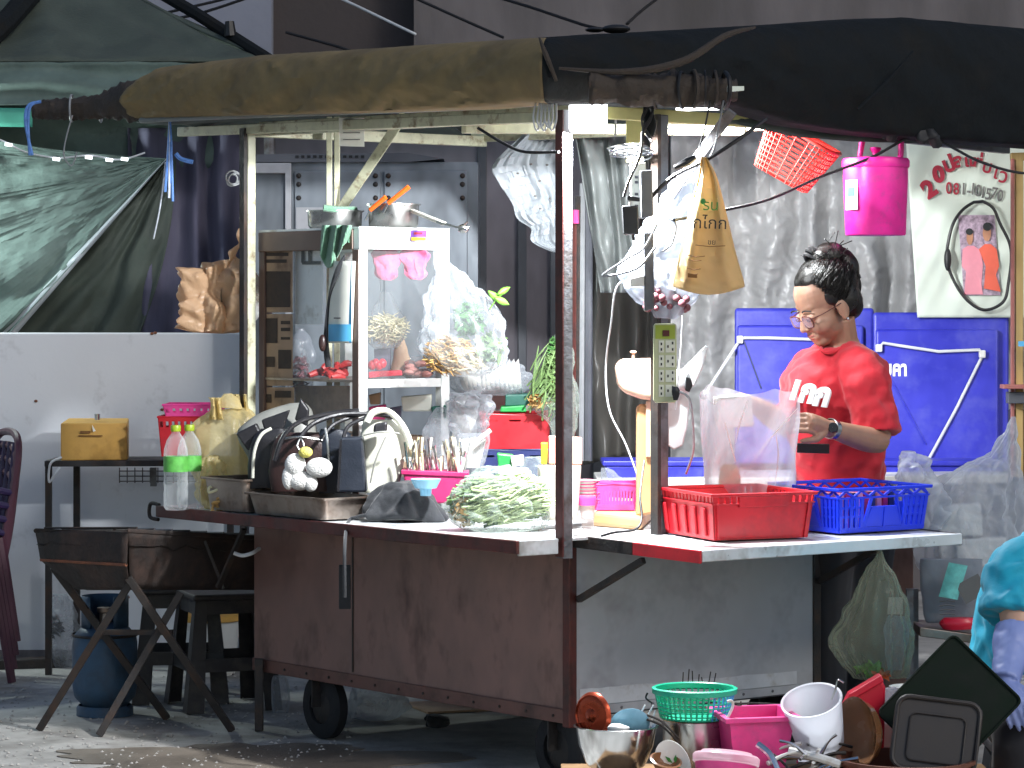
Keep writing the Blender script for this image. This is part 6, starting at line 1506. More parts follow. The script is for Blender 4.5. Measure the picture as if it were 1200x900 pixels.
for k in range(520):
    ph = R(random.uniform(-118, 118)); q = abs(ph) / R(118)
    h0 = Vector((.056 - .056 * q * q + random.uniform(-.006, .004), .084 * math.sin(ph), .03 + .098 * math.cos(ph)))
    hc = Vector((-.012, 0, .042)); hd_ = h0 - hc; kk = Vector((hd_.x / .098, hd_.y / .076, hd_.z / .084)).length; h0 = hc + hd_ / kk * 1.005
    e = BK + Vector((random.uniform(-.02, .03), random.uniform(-.03, .03), random.uniform(-.03, .03)))
    lift = random.uniform(1.0, 1.05)
    sb.tube([h0] + [onell(h0.lerp(e, t_), lift) for t_ in (.2, .45, .7, .95)], [.0004, .0011, .0012, .0011, .0008], 4, sub=10)
for k in range(90):
    a_ = random.uniform(0, 6.28); sb.tube([Vector((-.092, 0, .085)) + Vector((.044 * math.cos(a_ + t_), .050 * math.sin(a_ + t_ * .8), .058 * math.sin(a_ * 2 + t_))) for t_ in (0, .5, 1.0)], .0012, 4, sub=6)
for k in range(45):
    p0 = Vector((random.uniform(-.11, -.02), random.uniform(-.05, .05), random.uniform(.10, .15)))
    sb.tube([p0, p0 + Vector((random.uniform(-.03, .03), random.uniform(-.02, .02), random.uniform(-.005, .012))), p0 + Vector((random.uniform(-.06, .05), random.uniform(-.03, .03), random.uniform(-.02, .05)))], .0016, 4, sub=6)
sb.build('hair_strands', 'hair', wo, kind='stuff')
cl = MB().at(hf)
for k in range(7): cl.tube([(-.012 - .012 * k, -.02, .138), (-.008 - .012 * k, -.005, .166 + .012 * math.sin(k)), (-.018 - .012 * k, .02, .146)], [.006, .007, .003], 8, sub=8)
cl.build('hair_clip', 'black_plastic', wo)
# lips, eyes, glasses
MB().at(hf).ball((.0865, 0, -.0565), (.0075, .021, .0040), 16, 8).ball((.0850, 0, -.0650), (.0080, .018, .0045), 16, 8).build('lips', 'lips', wo)
for y in (.031, -.031):
    MB().at(hf).tube([(.0885, y - .014, -.004), (.0925, y, -.0075), (.0870, y + .015, -.004)], .0016, 6, sub=8).build('eyelashes', 'eye', wo)
    MB().at(hf).tube([(.0915, y - .018, .022), (.0930, y, .028), (.0830, y + .020, .022)], .0024, 6, sub=8).build('eyebrow', 'hair', wo)
gl = None
g_ = MB().at(hf)
for y in (.033, -.033):
    ring = [Vector((.100 - .004 * abs(math.cos(w)), y + .027 * math.copysign(abs(math.cos(w)) ** .7, math.cos(w)), -.006 + .019 * math.copysign(abs(math.sin(w)) ** .7, math.sin(w)))) for w in [2 * math.pi * i / 28 for i in range(28)]]
    g_.tube(ring, .0021, 6, close=True)
    g_.tube([(.096, y * 1.8, .004), (.06, math.copysign(.075, y), .004), (-.004, math.copysign(.082, y), .006)], .0016, 6, sub=8)
g_.tube([(.101, .008, -.002), (.104, 0, .002), (.101, -.008, -.002)], .0016, 6, sub=6)
gl = g_.build('glasses', 'maroon', wo)
for y in (.033, -.033):
    MB().at(hf).grid(lambda u, v, y=y: Vector((.100, y + .024 * (2 * u - 1), -.006 + .016 * (2 * v - 1))), 4, 4).build('lens', 'lens_glass', gl)
MB().at(hf).ball((-.002, .087, -.045), (.004, .004, .006), 10, 6).build('earring', 'chrome', wo)
# T-shirt
sh_ = MB()
sh_.loft([(404, 972, 1002), (410, 962, 1012), (420, 942, 1030), (436, 922, 1040), (470, 913, 1040), (510, 918, 1036), (550, 930, 1037), (600, 934, 1040), (630, 936, 1040)], Yw, .78, 48, 40, e=2.3)
sh_.tube([P(996, 430, Yw - .05), P(1008, 440, Yw - .11), P(1019, 475, Yw - .14), P(1025, 508, Yw - .155)], [.085, .080, .078, .083], 18, sub=16)
sh_.tube([P(970, 430, Yw + .06), P(950, 440, Yw + .11), P(938, 470, Yw + .1), P(931, 488, Yw + .08)], [.08, .072, .07, .072], 18, sub=14)
shirt = remesh(sh_.build('t_shirt', 'shirt_red', wo), .0065, 5)
tx = bpy.data.textures.new('shirtfold', 'CLOUDS'); tx.noise_scale = .07; tx.noise_depth = 1
q = shirt.modifiers.new('folds', 'DISPLACE'); q.texture = tx; q.strength = .030; q.texture_coords = 'GLOBAL'
tx = bpy.data.textures.new('shirtfold2', 'MARBLE'); tx.noise_scale = .09; tx.turbulence = 3
q = shirt.modifiers.new('folds2', 'DISPLACE'); q.texture = tx; q.strength = .018; q.texture_coords = 'GLOBAL'
def chest(px, py, d): return rayplane(px, py, P(985, 470, Yw) + Vector((-.62, -.79, 0)) * (.205 + d), Vector((-.62, -.79, 0)))
for ch, px, py, sz in (('1', 930, 458, .085), ('ก', 945, 460, .10), ('ก', 962, 464, .10)):
    p = chest(px, py, .012)
    text('shirt_print', ch, 'print_white', Matrix.Translation(p) @ Matrix.Rotation(R(-38), 4, 'Z') @ Matrix.Rotation(R(90), 4, 'X') @ Matrix.Rotation(R(-6), 4, 'Z'), sz, wo, .004, .006, .25)
MB().tube([P(986, 409, Yw - .09), P(972, 413, Yw - .10), P(962, 409, Yw - .07), P(968, 402, Yw + .03)], .007, 8, sub=16).build('collar', 'shirt_red', wo)
MB().bar(P(934, 525, Yw - .26), P(972, 526, Yw - .28), .006, .032).build('waist_pouch', 'leather_black', wo, smooth=False, bevel=.002)
wr = wrL + (elL - wrL).normalized() * .012; ax = (elL - wrL).normalized()
mw = Matrix.Translation(wr) @ ax.to_track_quat('Z', 'Y').to_matrix().to_4x4()
wt = MB().at(mw).lathe([(.031, -.011), (.0345, -.010), (.0345, .010), (.031, .011)], 28).build('wristwatch', 'steel', wo)
MB().at(Matrix.Translation(wr + Vector((.0, -.036, .006))) @ Matrix.Rotation(R(80), 4, 'X')).lathe([(.001, .006), (.015, .006), (.017, .002), (.017, -.006), (.001, -.006)], 24).build('dial', 'black_plastic', wt)
tr = MB()
for dx, dy in ((.07, .04), (-.07, -.04)):
    hp = P(988, 615, Yw) + Vector((dx, dy, 0)); tr.tube([hp, Vector((hp.x, hp.y, .46)), Vector((hp.x, hp.y, .10))], [.125, .085, .075], 16, sub=14)
remesh(tr.build('trousers', 'trousers', wo), .009, 3)
for dx, dy in ((.07, .04), (-.07, -.04)):
    hp = P(988, 615, Yw) + Vector((dx, dy, 0)); MB().ball((hp.x - .07, hp.y - .045, .035), (.13, .06, .035), 18, 10).build('sandal', 'black_plastic', wo)

# the clear bag she holds
t = thing('held_bag', 'clear plastic bag held open in the hands of the woman', 'bag', P(880, 600, 9.62))
def hb(u, v):
    w = 2 * math.pi * u; c, s_ = math.cos(w), math.sin(w)
    top = 462 + 10 * math.sin(w * 2) + 6 * nz(c * 3, s_ * 3) + (14 if c > .3 else 0) * (c - .3)
    px = 879 + (58 - 6 * v) * math.copysign(abs(c) ** .7, c) + 3 * nz(v * 3, w * 2) ; py = top + (598 - top) * v
    d = (.10 - .02 * v) * s_ + .016 * math.sin(w * 7 + v * 4) * (1 - .5 * v) + .012 * nz(c * 3 + v * 5, s_ * 3, 5)
    return P(px, py, 9.62 + d)
MB().grid(hb, 90, 50, True).build('bag_film', 'film_pink', t)
for pts in ([(935, 478, 9.53), (915, 500, 9.52), (890, 530, 9.53), (868, 562, 9.54)], [(845, 478, 9.53), (856, 520, 9.53), (868, 560, 9.54)], [(905, 490, 9.53), (912, 530, 9.54), (908, 570, 9.55)], [(876, 470, 9.53), (866, 500, 9.53), (862, 520, 9.53)]):
    MB().tube([P(*p) for p in pts], [.0008, .002, .0006], 5, sub=16).build('crease', 'foam', t)
t = thing('foam_box', 'white foam food box showing in the mouth of the held bag', 'food box', P(862, 490, 9.66)); MB().slab([(838, 466), (880, 463), (884, 500), (842, 502)], 9.62, .12).build('box', 'foam', t, smooth=False, bevel=.006)
t = thing('cream_bottle', 'pale cream cup at the bottom of the held bag', 'cup', P(856, 598, 9.64)); MB().loft([(544, 847, 861), (550, 844, 866), (570, 842, 868), (598, 845, 865)], 9.62, .9, 24, 14).build('cup', 'noodle', t)

# ---- the person washing up at the right
Yt2 = 9.0
tp = thing('person', 'person in turquoise T-shirt washing dishes at the lower right corner', 'person', Vector((P(1225, 0, Yt2).x, Yt2, 0)))
hf2 = head_frame(P(1262, 590, Yt2 - .12), (-.55, -.8, 0), 30, 1.0)
b = MB(); head(b, hf2)
b.tube([hf2 @ Vector((-.015, 0, -.05)), P(1246, 640, Yt2)], [.058, .07], 16)
b.tube([P(1240, 650, Yt2), P(1225, 700, Yt2), P(1215, 760, Yt2 + .05), P(1215, 820, Yt2 + .05)], [.1, .14, .14, .15], 20, sub=14)
s1, e1, w1 = P(1188, 672, Yt2 - .10), P(1192, 735, Yt2 - .2), P(1178, 800, Yt2 - .36)
s2, e2, w2 = P(1296, 668, Yt2 + .0), P(1300, 750, Yt2 - .15), P(1240, 800, Yt2 - .38)
for a_, e_, w_ in ((s1, e1, w1), (s2, e2, w2)):
    b.tube([P(1240, 655, Yt2), a_, a_.lerp(e_, .5), e_], [.08, .066, .055, .047], 16, sub=14); b.tube([e_, e_.lerp(w_, .5), w_], [.045, .040, .028], 16, sub=8)
hand(b, w2, Vector((-.06, -.08, -.06)), Vector((.2, -.5, .8)), 20, 1)
for sx, kx in ((-1, 1196), (1, 1300)):
    hp = P(1215 + 25 * sx, 820, Yt2 + .05); kn = P(kx, 862, Yt2 - .32); ft = Vector((kn.x, kn.y + .1, .04))
    b.tube([hp, hp.lerp(kn, .5), kn], [.1, .09, .065], 14, sub=10); b.tube([kn, kn.lerp(ft, .5), ft], [.062, .055, .04], 14, sub=8); b.tube([ft, ft + Vector((-.05, -.16, -.005))], [.042, .032], 12)
remesh(b.build('body', 'skin_pale', tp), .006, 3)
sh_ = MB()
sh_.tube([P(1242, 640, Yt2 - .0), P(1228, 690, Yt2), P(1216, 750, Yt2 + .05), P(1214, 815, Yt2 + .06)], [.12, .185, .195, .20], 26, sub=18)
sh_.tube([P(1226, 655, Yt2 - .04), P(1190, 672, Yt2 - .10), P(1184, 700, Yt2 - .14), P(1183, 722, Yt2 - .17)], [.1, .088, .085, .09], 18, sub=14)
sh_.tube([P(1256, 655, Yt2), P(1294, 670, Yt2), P(1298, 715, Yt2 - .08)], [.1, .09, .09], 18, sub=12)
o = remesh(sh_.build('t_shirt', 'shirt_teal', tp), .008, 4)
tx = bpy.data.textures.new('tealfold', 'WOOD'); tx.wood_type = 'BANDNOISE'; tx.noise_scale = .06; tx.turbulence = 8
q = o.modifiers.new('folds', 'DISPLACE'); q.texture = tx; q.strength = .014; q.texture_coords = 'GLOBAL'
h = MB().at(hf2)
for c, r in (((-.03, 0, .05), (.09, .083, .088)), ((0, 0, .088), (.075, .066, .05)), ((-.07, 0, -.02), (.05, .07, .08))): h.ball(c, r, 20, 14)
remesh(h.build('hair', 'hair', tp), .006, 2)
tr = MB()
for sx, kx in ((-1, 1196), (1, 1300)):
    hp = P(1215 + 25 * sx, 820, Yt2 + .05); kn = P(kx, 862, Yt2 - .32); tr.tube([hp, hp.lerp(kn, .5), kn, Vector((kn.x, kn.y + .04, kn.z - .15)), Vector((kn.x, kn.y + .08, .09))], [.12, .11, .085, .08, .07], 16, sub=18)
tr.tube([P(1192, 820, Yt2 + .05), P(1240, 820, Yt2 + .05)], .12, 14)
remesh(tr.build('trousers', 'trousers', tp), .01, 3)
b = MB().tube([e1.lerp(w1, .12), e1.lerp(w1, .35), e1.lerp(w1, .7), w1], [.066, .060, .048, .042], 20, sub=14); hand(b, w1, Vector((.02, -.08, -.08)), Vector((-.4, -.4, .8)), 20, -1); folds(remesh(b.build('glove', 'glove', tp), .005, 2), .008, .05, 'glovefold')
MB().tube([w2 + Vector((.04, .1, .06)), w2, w2 + Vector((-.04, -.06, -.05))], [.05, .042, .05], 16, sub=12).build('glove', 'glove', tp)
t = thing('squat_stool', 'low dark plastic stool under the person in turquoise', 'stool', Vector((P(1215, 0, Yt2).x, Yt2 + .06, 0)))
zt_ = P(1215, 868, Yt2).z
MB().box((t.location.x, t.location.y, zt_ - .02), (.28, .26, .03)).build('seat', 'dark_stool', t, smooth=False, bevel=.008)
for dx in (-.11, .11):
    for dy in (-.1, .1): MB().bar((t.location.x + dx, t.location.y + dy, zt_ - .03), (t.location.x + dx * 1.2, t.location.y + dy * 1.2, 0), .03).build('leg', 'dark_stool', t, smooth=False)
# ================================================================== left side: grill, gas, table, chairs
# charcoal grill on crossed legs
gr = thing('charcoal_grill', 'sooty steel charcoal trough grill on crossed legs', 'grill', Vector((P(165, 0, 10.65).x, 10.65, 0)))
Yg0 = 10.5
def gz(py, Y=Yg0): return P(0, py, Y).z
near_t, near_b = P(150, 622, 10.42), P(152, 690, 10.50)
lt, lb = P(42, 622, 10.78), P(90, 690, 10.75)
rt_, rb_ = P(330, 632, 10.95), P(322, 690, 10.93)
bt_, bb_ = lt + (rt_ - near_t), lb + (rb_ - near_b)
mid = lambda p, q, k: p + (q - p) * k
lm = P(48, 656, 10.79); nm_ = P(148, 662, 10.43)
def face(a, b_, c_, d_, n, nm): MB().grid(lambda u, v: a.lerp(b_, u).lerp(d_.lerp(c_, u), v) + Vector((0, .006 * nz(u * 4, v * 3, 2), .004 * nz(u * 7, v * 5))), n, 8).build(nm, 'soot', gr, solid=.006)
face(lt, near_t, nm_, lm, 14, 'end_wall'); face(lm, nm_, near_b, lb, 14, 'sloped_bottom'); face(near_t, rt_, rb_, near_b, 24, 'side_wall')
face(rt_, bt_, bb_, rb_, 10, 'far_end_wall'); face(bt_, lt, lb, bb_, 24, 'back_wall'); face(lb, near_b, rb_, bb_, 10, 'bottom')
MB().tube([lt, near_t, rt_, bt_], .009, 8, close=True).build('rim', 'soot', gr)
MB().tube([lm, nm_], .006, 8).build('seam', 'rust', gr)
for k in range(9):
    f = (k + .5) / 9; a = near_t.lerp(rt_, f) + Vector((0, 0, .012)); c_ = lt.lerp(bt_, f) + Vector((0, 0, .012))
    MB().tube([a, c_], .004, 6).build('grate_bar', 'iron_grey' if k % 3 else 'soot', gr)
ash = MB().grid(lambda u, v: (lt.lerp(bt_, u).lerp(near_t.lerp(rt_, u), v)) + Vector((0, 0, -.05 + .02 * nz(u * 12, v * 8))), 24, 12); ash.build('ash_bed', 'soot', gr)
def G0(px, py): return ON(px, py, .004)
for a, c_ in ((G0(46, 855), P(152, 684, 10.5)), (P(62, 664, 10.8), G0(196, 842)), (G0(116, 862), P(212, 694, 10.62)), (P(150, 676, 10.48), G0(272, 856))):
    MB().bar(a, c_, .026, .026, up=Vector((0, 1, 0))).build('leg', 'iron_dark', gr, smooth=False, bevel=.002)
MB().bar(P(118, 741, 10.66), P(202, 741, 10.6), .018, .018).build('cross_bar', 'iron_dark', gr, smooth=False)
MB().bar(P(286, 620, 10.5), P(256, 688, 10.6), .022, .01).build('stay', 'iron_dark', gr, smooth=False)
b = MB()
b.bar(P(240, 634, 10.68), P(262, 690, 10.68), .01).build('poker', 'iron_dark', gr, smooth=False)
cable('white_hose', 'short white hose end curling under the counter end', [(274, 648, 10.5), (284, 651, 10.5), (296, 648, 10.5), (304, 643, 10.55)], .007, 'wire_white', 'hose')

# gas cylinder
c = ON(123, 838, 0); t = thing('gas_cylinder', 'blue gas cylinder standing under the grill', 'gas cylinder', c)
M_ = Matrix.Translation(c)
MB().at(M_).lathe([(.095, .0), (.105, .002), (.105, .03), (.098, .04)], 36).build('foot_ring', 'gas_blue', t)
MB().at(M_).lathe([(.001, .03), (.08, .035), (.112, .07), (.12, .11), (.12, .27), (.114, .30), (.09, .325), (.05, .34), (.001, .345)], 40).build('tank', 'gas_blue', t)
MB().at(M_).lathe([(.121, .295), (.124, .30), (.121, .305)], 40).build('weld_band', 'iron_dark', t)
def col(u, v): w = R(-150 + 300 * u + 90); return Vector((.085 * math.cos(w), .085 * math.sin(w), .33 + .115 * v))
MB().at(M_).grid(col, 30, 3).build('collar', 'gas_blue', t, solid=.005)
MB().at(M_).lathe([(.001, .34), (.025, .345), (.02, .38), (.03, .385), (.03, .40), (.001, .402)], 20).build('valve', 'steel_worn', t)
# plastic stools
def stool(loc, label, h, rz, m='dark_stool'):
    t = thing('plastic_stool', label, 'stool', loc, 'plastic stools beside the grill', rz)
    w0, w1 = .14, .185
    b = MB().box((0, 0, h - .012), (.30, .30, .024)); b.build('seat', m, t, smooth=False, bevel=.008, local=True)
    for sx in (-1, 1):
        for sy in (-1, 1):
            def q(k, z, ax): return None
            b = MB()
            for dx, dy in ((1, 0), (0, 1)):
                th = .045
                x0, x1 = sx * w0, sx * w1; y0, y1 = sy * w0, sy * w1
                if dx: P4 = [(x1, y1), (x1 - sx * th * 1.5, y1), (x0, y0), (x0 - sx * th, y0)]; n_ = Vector((0, -sy * .006, 0))
                else: P4 = [(x1, y1), (x1, y1 - sy * th * 1.5), (x0, y0), (x0, y0 - sy * th)]; n_ = Vector((-sx * .006, 0, 0))
                a, c_, d_, e_ = [Vector((p[0], p[1], z)) for p, z in zip(P4, (0.002, 0.002, h - .02, h - .02))]
                b.hexa([a, c_, c_ + n_, a + n_, d_, e_, e_ + n_, d_ + n_])
            b.build('leg', m, t, smooth=False, local=True)
    for z, k in ((h - .05, .0), (h * .40, .6)):
        w = w0 + (w1 - w0) * k * .9
        for s_ in (-1, 1):
            MB().box((0, s_ * (w - .003), z), (w * 2 - .03, .006, .05)).build('apron', m, t, smooth=False, local=True)
            MB().box((s_ * (w - .003), 0, z), (.006, w * 2 - .03, .05)).build('apron', m, t, smooth=False, local=True)
    return t
s1_ = stool(ON(258, 832, 0) + Vector((0, .1, 0)), 'dark plastic stool directly left of the cart', .44, .35)
s2_ = dup(s1_, 'dark plastic stool half hidden behind the grill legs', ON(208, 824, 0) + Vector((0, .12, 0)), .1)
t = thing('white_bucket', 'white plastic bucket with ochre rim behind the stools', 'bucket', ON(246, 790, 0))
c = t.location; MB().at(Matrix.Translation(c)).lathe([(.001, .003), (.10, 0), (.105, .01), (.125, .23), (.13, .232)], 36).build('bucket_body', 'white_plastic', t)
MB().at(Matrix.Translation(c)).lathe([(.126, .222), (.137, .226), (.137, .248), (.12, .254), (.001, .254)], 36).build('lid', 'card_box', t)
t = thing('blue_jug', 'small translucent water jug under the cart end', 'jug', ON(326, 835, 0)); MB().loft([(792, 320, 334), (800, 318, 338), (820, 318, 340), (835, 319, 338)], t.location.y, .7, 22, 12, e=3).build('jug', 'film_milky', t)

# rear table with wire tray
Ytb = 12.3
t = thing('rear_table', 'narrow black metal table against the white wall', 'table', Vector((P(165, 0, Ytb).x, Ytb, 0)))
MB().slab([(52, 540), (292, 539), (292, 546), (52, 547)], Ytb, .35).build('tabletop', 'iron_dark', t, smooth=False, bevel=.003)
for px, y in ((57, Ytb + .03), (90, Ytb + .3), (285, Ytb + .3), (270, Ytb + .03)): MB().bar(P(px, 546, y), Vector((P(px, 0, y).x, y, 0)), .026).build('leg', 'iron_dark', t, smooth=False)
b = MB()
for i in range(15): b.tube([P(140 + i * 9, 548, Ytb + .34), P(140 + i * 9, 566, Ytb + .34)], .0025, 5)
for y in (552, 558, 564): b.tube([P(140, y, Ytb + .34), P(268, y, Ytb + .34)], .0025, 5)
b.build('wire_guard', 'iron_grey', t, kind='stuff')
MB().slab([(176, 548), (183, 548), (183, 570), (176, 570)], Ytb + .33, .02).build('bracket', 'iron_grey', t, smooth=False)
t = thing('tan_box', 'mustard cardboard box with brown print on the rear table', 'box', P(110, 540, Ytb + .1))
o0 = P(111, 540, Ytb + .03)
MB().hexa([P(71, 540, Ytb + .02), P(149, 539, Ytb + .04), P(151, 539, Ytb + .26), P(80, 539, Ytb + .26), P(71, 496, Ytb + .02), P(149, 496, Ytb + .04), P(151, 490, Ytb + .26), P(80, 490, Ytb + .26)]).build('carton', 'card_box', t, smooth=False, bevel=.005)
MB().slab([(92, 510), (120, 510), (120, 511.5), (92, 511.5)], Ytb + .017, .003).build('printed_line', 'print_brown', t, smooth=False)
MB().slab([(94, 505), (106, 505), (106, 508), (94, 508)], Ytb + .018, .003).build('printed_words', 'print_brown', t, smooth=False)
MB().slab([(108, 498), (112, 505), (109, 506)], Ytb + .015, .003).build('tag', 'paper', t, smooth=False)
MB().tube([P(114, 492, Ytb + .1), P(114, 485, Ytb + .1)], .012, 10).build('knob', 'chrome', t)
cable('white_lead', 'thin white lead hanging off the rear table by the box', [(72, 536, Ytb), (60, 542, Ytb - .02), (57, 555, Ytb - .02), (58, 565, Ytb - .02), (64, 556, Ytb - .02), (70, 548, Ytb - .01)], .005, 'wire_white', 'lead')
# film bag and broom by the wall, timber on the floor
t = thing('floor_bag', 'crumpled clear bag with dark scraps beside the gas cylinder', 'bag', ON(72, 782, 0)); Yfb = t.location.y
MB().loft([(698, 64, 78), (712, 58, 88), (735, 54, 94), (760, 56, 92), (781, 60, 88)], Yfb, .6, 36, 30, amp=.016, crk=.02, seed=101).build('bag_film', 'film_milky', t)
leaves(t, P(66, 735, Yfb), (.03, .03, .05), 30, .02, 'soot', 'scraps')
t = thing('floor_timber', 'dark timber plank lying along the foot of the wall', 'plank', ON(30, 785, 0))
MB().bar(P(-40, 782, 12.5), P(76, 776, 12.62), .08, .05).build('plank', 'iron_dark', t, smooth=False, bevel=.006)

# stacked chairs at the left edge
def chair(loc, label, rz):
    t = thing('plastic_chair', label, 'chair', loc, 'stacked plastic chairs', rz)
    def seat(u, v): return Vector((-.21 + .42 * u, -.21 + .42 * v, .42 - .02 * math.sin(math.pi * u) * math.sin(math.pi * v) + .015 * (abs(u - .5) * 2) ** 4))
    MB().grid(seat, 12, 12).build('seat', 'chair_plum', t, solid=.008, local=True)
    for k in range(5):
        x = -.17 + .085 * k
        MB().tube([(x, .20, .43), (x * .95, .245, .62), (x * .85, .27, .80)], [.014, .012, .012], 8, sub=10).build('back_slat', 'chair_plum', t, local=True)
    MB().tube([(-.2, .21, .43), (-.2, .25, .62), (-.17, .275, .80), (0, .285, .84), (.17, .275, .80), (.2, .25, .62), (.2, .21, .43)], .016, 8, sub=36).build('back_frame', 'chair_red', t, local=True)
    for sx in (-1, 1):
        MB().tube([(sx * .2, -.19, .42), (sx * .235, -.235, .002)], [.024, .018], 8).build('leg', 'chair_red', t, local=True)
        MB().tube([(sx * .2, .19, .42), (sx * .235, .25, .002)], [.024, .018], 8).build('leg', 'chair_red', t, local=True)
        MB().tube([(sx * .2, .235, .60), (sx * .245, .05, .63), (sx * .245, -.14, .62), (sx * .215, -.2, .42)], [.014, .018, .018, .016], 8, sub=16).build('armrest', 'chair_plum', t, local=True)
    return t
cl_ = Vector((P(-72, 0, 12.2).x, 12.15, .002))
names = ['lowest', 'second lowest', 'third lowest', 'topmost']
ch0 = chair(cl_, 'lowest plum plastic chair of the stack at the left edge', R(-65))
for k in range(1, 4): dup(ch0, names[k] + ' plum plastic chair of the stack at the left edge', cl_ + Vector((.006 * k, .002 * k, .055 * k)))
# litter under the cart
t = thing('litter_bag', 'torn grey plastic bag lying under the cart', 'litter', ON(440, 842, 0)); Yl = t.location.y
MB().loft([(808, 420, 455), (816, 408, 474), (828, 408, 478), (841, 414, 470)], Yl, .8, 40, 20, amp=.03, freq=12, crk=.03, seed=111).build('bag_film', 'film_milky', t)
t = thing('dark_rag', 'dark crumpled rag on the ground under the cart', 'rag', ON(510, 852, 0)); MB().loft([(836, 500, 516), (842, 496, 524), (852, 498, 522)], t.location.y, .8, 24, 10, amp=.02, crk=.02).build('rag', 'cloth_black', t)
t = thing('cardboard_scrap', 'flattened cardboard scrap under the far side of the cart', 'cardboard', ON(560, 828, 0)); c = t.location
MB().at(euler(c + Vector((0, 0, .006)), 0, 0, 20)).box((0, 0, 0), (.5, .3, .008)).build('board', 'kraft', t, smooth=False)
# ================================================================== washing-up pile in front of the cart
Ywz = 8.6
bench = thing('wash_bench', 'low wooden bench carrying the washing-up', 'bench', Vector((P(930, 0, Ywz).x, Ywz, 0)))
zb_ = .13
bx0, bx1 = P(660, 0, Ywz).x, P(1180, 0, Ywz).x
for k in range(4): MB().hexa([(bx0, Ywz - .34 + .2 * k, zb_ - .02), (bx1, Ywz - .34 + .2 * k, zb_ - .02), (bx1, Ywz - .15 + .2 * k, zb_ - .02), (bx0, Ywz - .15 + .2 * k, zb_ - .02), (bx0, Ywz - .34 + .2 * k, zb_), (bx1, Ywz - .34 + .2 * k, zb_), (bx1, Ywz - .15 + .2 * k, zb_), (bx0, Ywz - .15 + .2 * k, zb_)]).build('plank', 'wood', bench, smooth=False, bevel=.003)
for x in (bx0 + .06, bx1 - .06):
    for y in (-.28, .4): MB().bar((x, Ywz + y, zb_ - .02), (x, Ywz + y, 0), .05).build('leg', 'wood', bench, smooth=False)
def rnd(name, label, cat, c, prof, m, tilt=(0, 0, 0), part='body', n=44, solid=0.0):
    t = thing(name, label, cat, c)
    MB().at(euler(c, *tilt)).lathe(prof, n).build(part, m, t, solid=solid)
    return t
def bowlprof(r, h, foot=.45, th=.003): return [(.001, .002), (r * foot, .0), (r * .72, h * .22), (r * .92, h * .62), (r, h), (r + .006, h + .001), (r, h + .003), (r * .9, h * .62), (r * .7, h * .25), (.001, .006)]
# big steel bowl with lids in it
Ya = 8.5; c = P(722, 0, Ya); c.z = P(0, 851, Ya).z - .14
rnd('steel_bowl', 'large shiny steel mixing bowl at the left of the pile', 'bowl', c, bowlprof(.116, .14, .4), 'chrome')
t = thing('copper_lid', 'reddish copper pot lid standing upright in the steel bowl', 'lid', P(695, 858, Ya + .02))
MB().at(facing(695, 838, Ya + .02, -42, 0)).lathe([(.001, .018), (.012, .016), (.02, .010), (.04, .012), (.055, .006), (.058, .010), (.064, .003), (.066, -.002), (.06, -.001), (.001, .008)], 40).build('lid', 'copper', t)
t = thing('blue_plate', 'pale blue striped melamine plate in the steel bowl', 'plate', P(738, 866, Ya))
mp = euler(P(738, 852, Ya), -58, 8, 12)
MB().at(mp).lathe([(.001, .0), (.03, .001), (.048, .008), (.058, .012), (.059, .010), (.05, .005), (.001, -.003)], 40).build('plate', 'plate_blue', t)
for k in range(4): MB().at(mp).lathe([(.018 + .010 * k, .0045 + .0012 * k), (.021 + .010 * k, .0055 + .0012 * k)], 40).build('stripe', 'aqua', t)
t = thing('foam_suds', 'small clump of white suds in the steel bowl', 'suds', P(722, 856, Ya - .05)); MB().loft([(848, 716, 728), (852, 712, 736), (857, 714, 734)], Ya - .05, .8, 18, 8, amp=.008, freq=30).build('suds', 'foam', t)
# steel pot with green basket
Yb2 = 8.62; c = P(814, 0, Yb2); s = S(Yb2); ztp = P(0, 842, Yb2).z
rnd('steel_pot', 'straight-sided steel pot carrying the green basket', 'pot', Vector((c.x, c.y, zb_)), [(.001, .002), (.088, 0), (.092, .006), (.092, ztp - zb_ - .003), (.096, ztp - zb_), (.088, ztp - zb_), (.086, .01)], 'steel')
t = thing('green_basket', 'round green and blue plastic colander basket on the steel pot', 'basket', Vector((c.x, c.y, ztp)))
M_ = Matrix.Translation((c.x, c.y, ztp)); hb_ = 36 * s; r0, r1 = .098, .113
MB().at(M_).lathe([(.001, .003), (r0, .002), (r0 + .002, .008)], 44).build('bottom', 'green_basket', t)
MB().at(M_).lathe([(r1, hb_ * .80), (r1 + .010, hb_ * .84), (r1 + .011, hb_), (r1 + .004, hb_ + .003), (r1, hb_), (r1 - .001, hb_ * .84)], 52).build('rim', 'green_basket', t)
b, b2 = MB().at(M_), MB().at(M_)
for k in range(40):
    w = 2 * math.pi * k / 40; q = b2 if -.5 < w - 5.6 < .65 else b
    q.tube([(r0 * math.cos(w), r0 * math.sin(w), .004), (r1 * math.cos(w), r1 * math.sin(w), hb_ * .84)], .0032, 5)
for z in (.2, .36, .52, .68): b.tube([((r0 + (r1 - r0) * z) * math.cos(w), (r0 + (r1 - r0) * z) * math.sin(w), hb_ * .84 * z) for w in [2 * math.pi * i / 44 for i in range(44)]], .0026, 5, close=True)
b.build('ribs', 'green_basket', t, kind='stuff'); b2.build('blue_ribs', 'aqua', t, kind='stuff')
MB().tube([P(759, 812, Yb2), P(757, 818, Yb2), P(764, 824, Yb2)], .003, 6, sub=10).build('wire_handle', 'wire_black', t)
t = thing('spoon_bundle', 'white spoon handles sticking up behind the steel bowl', 'spoons', P(752, 850, 8.62))
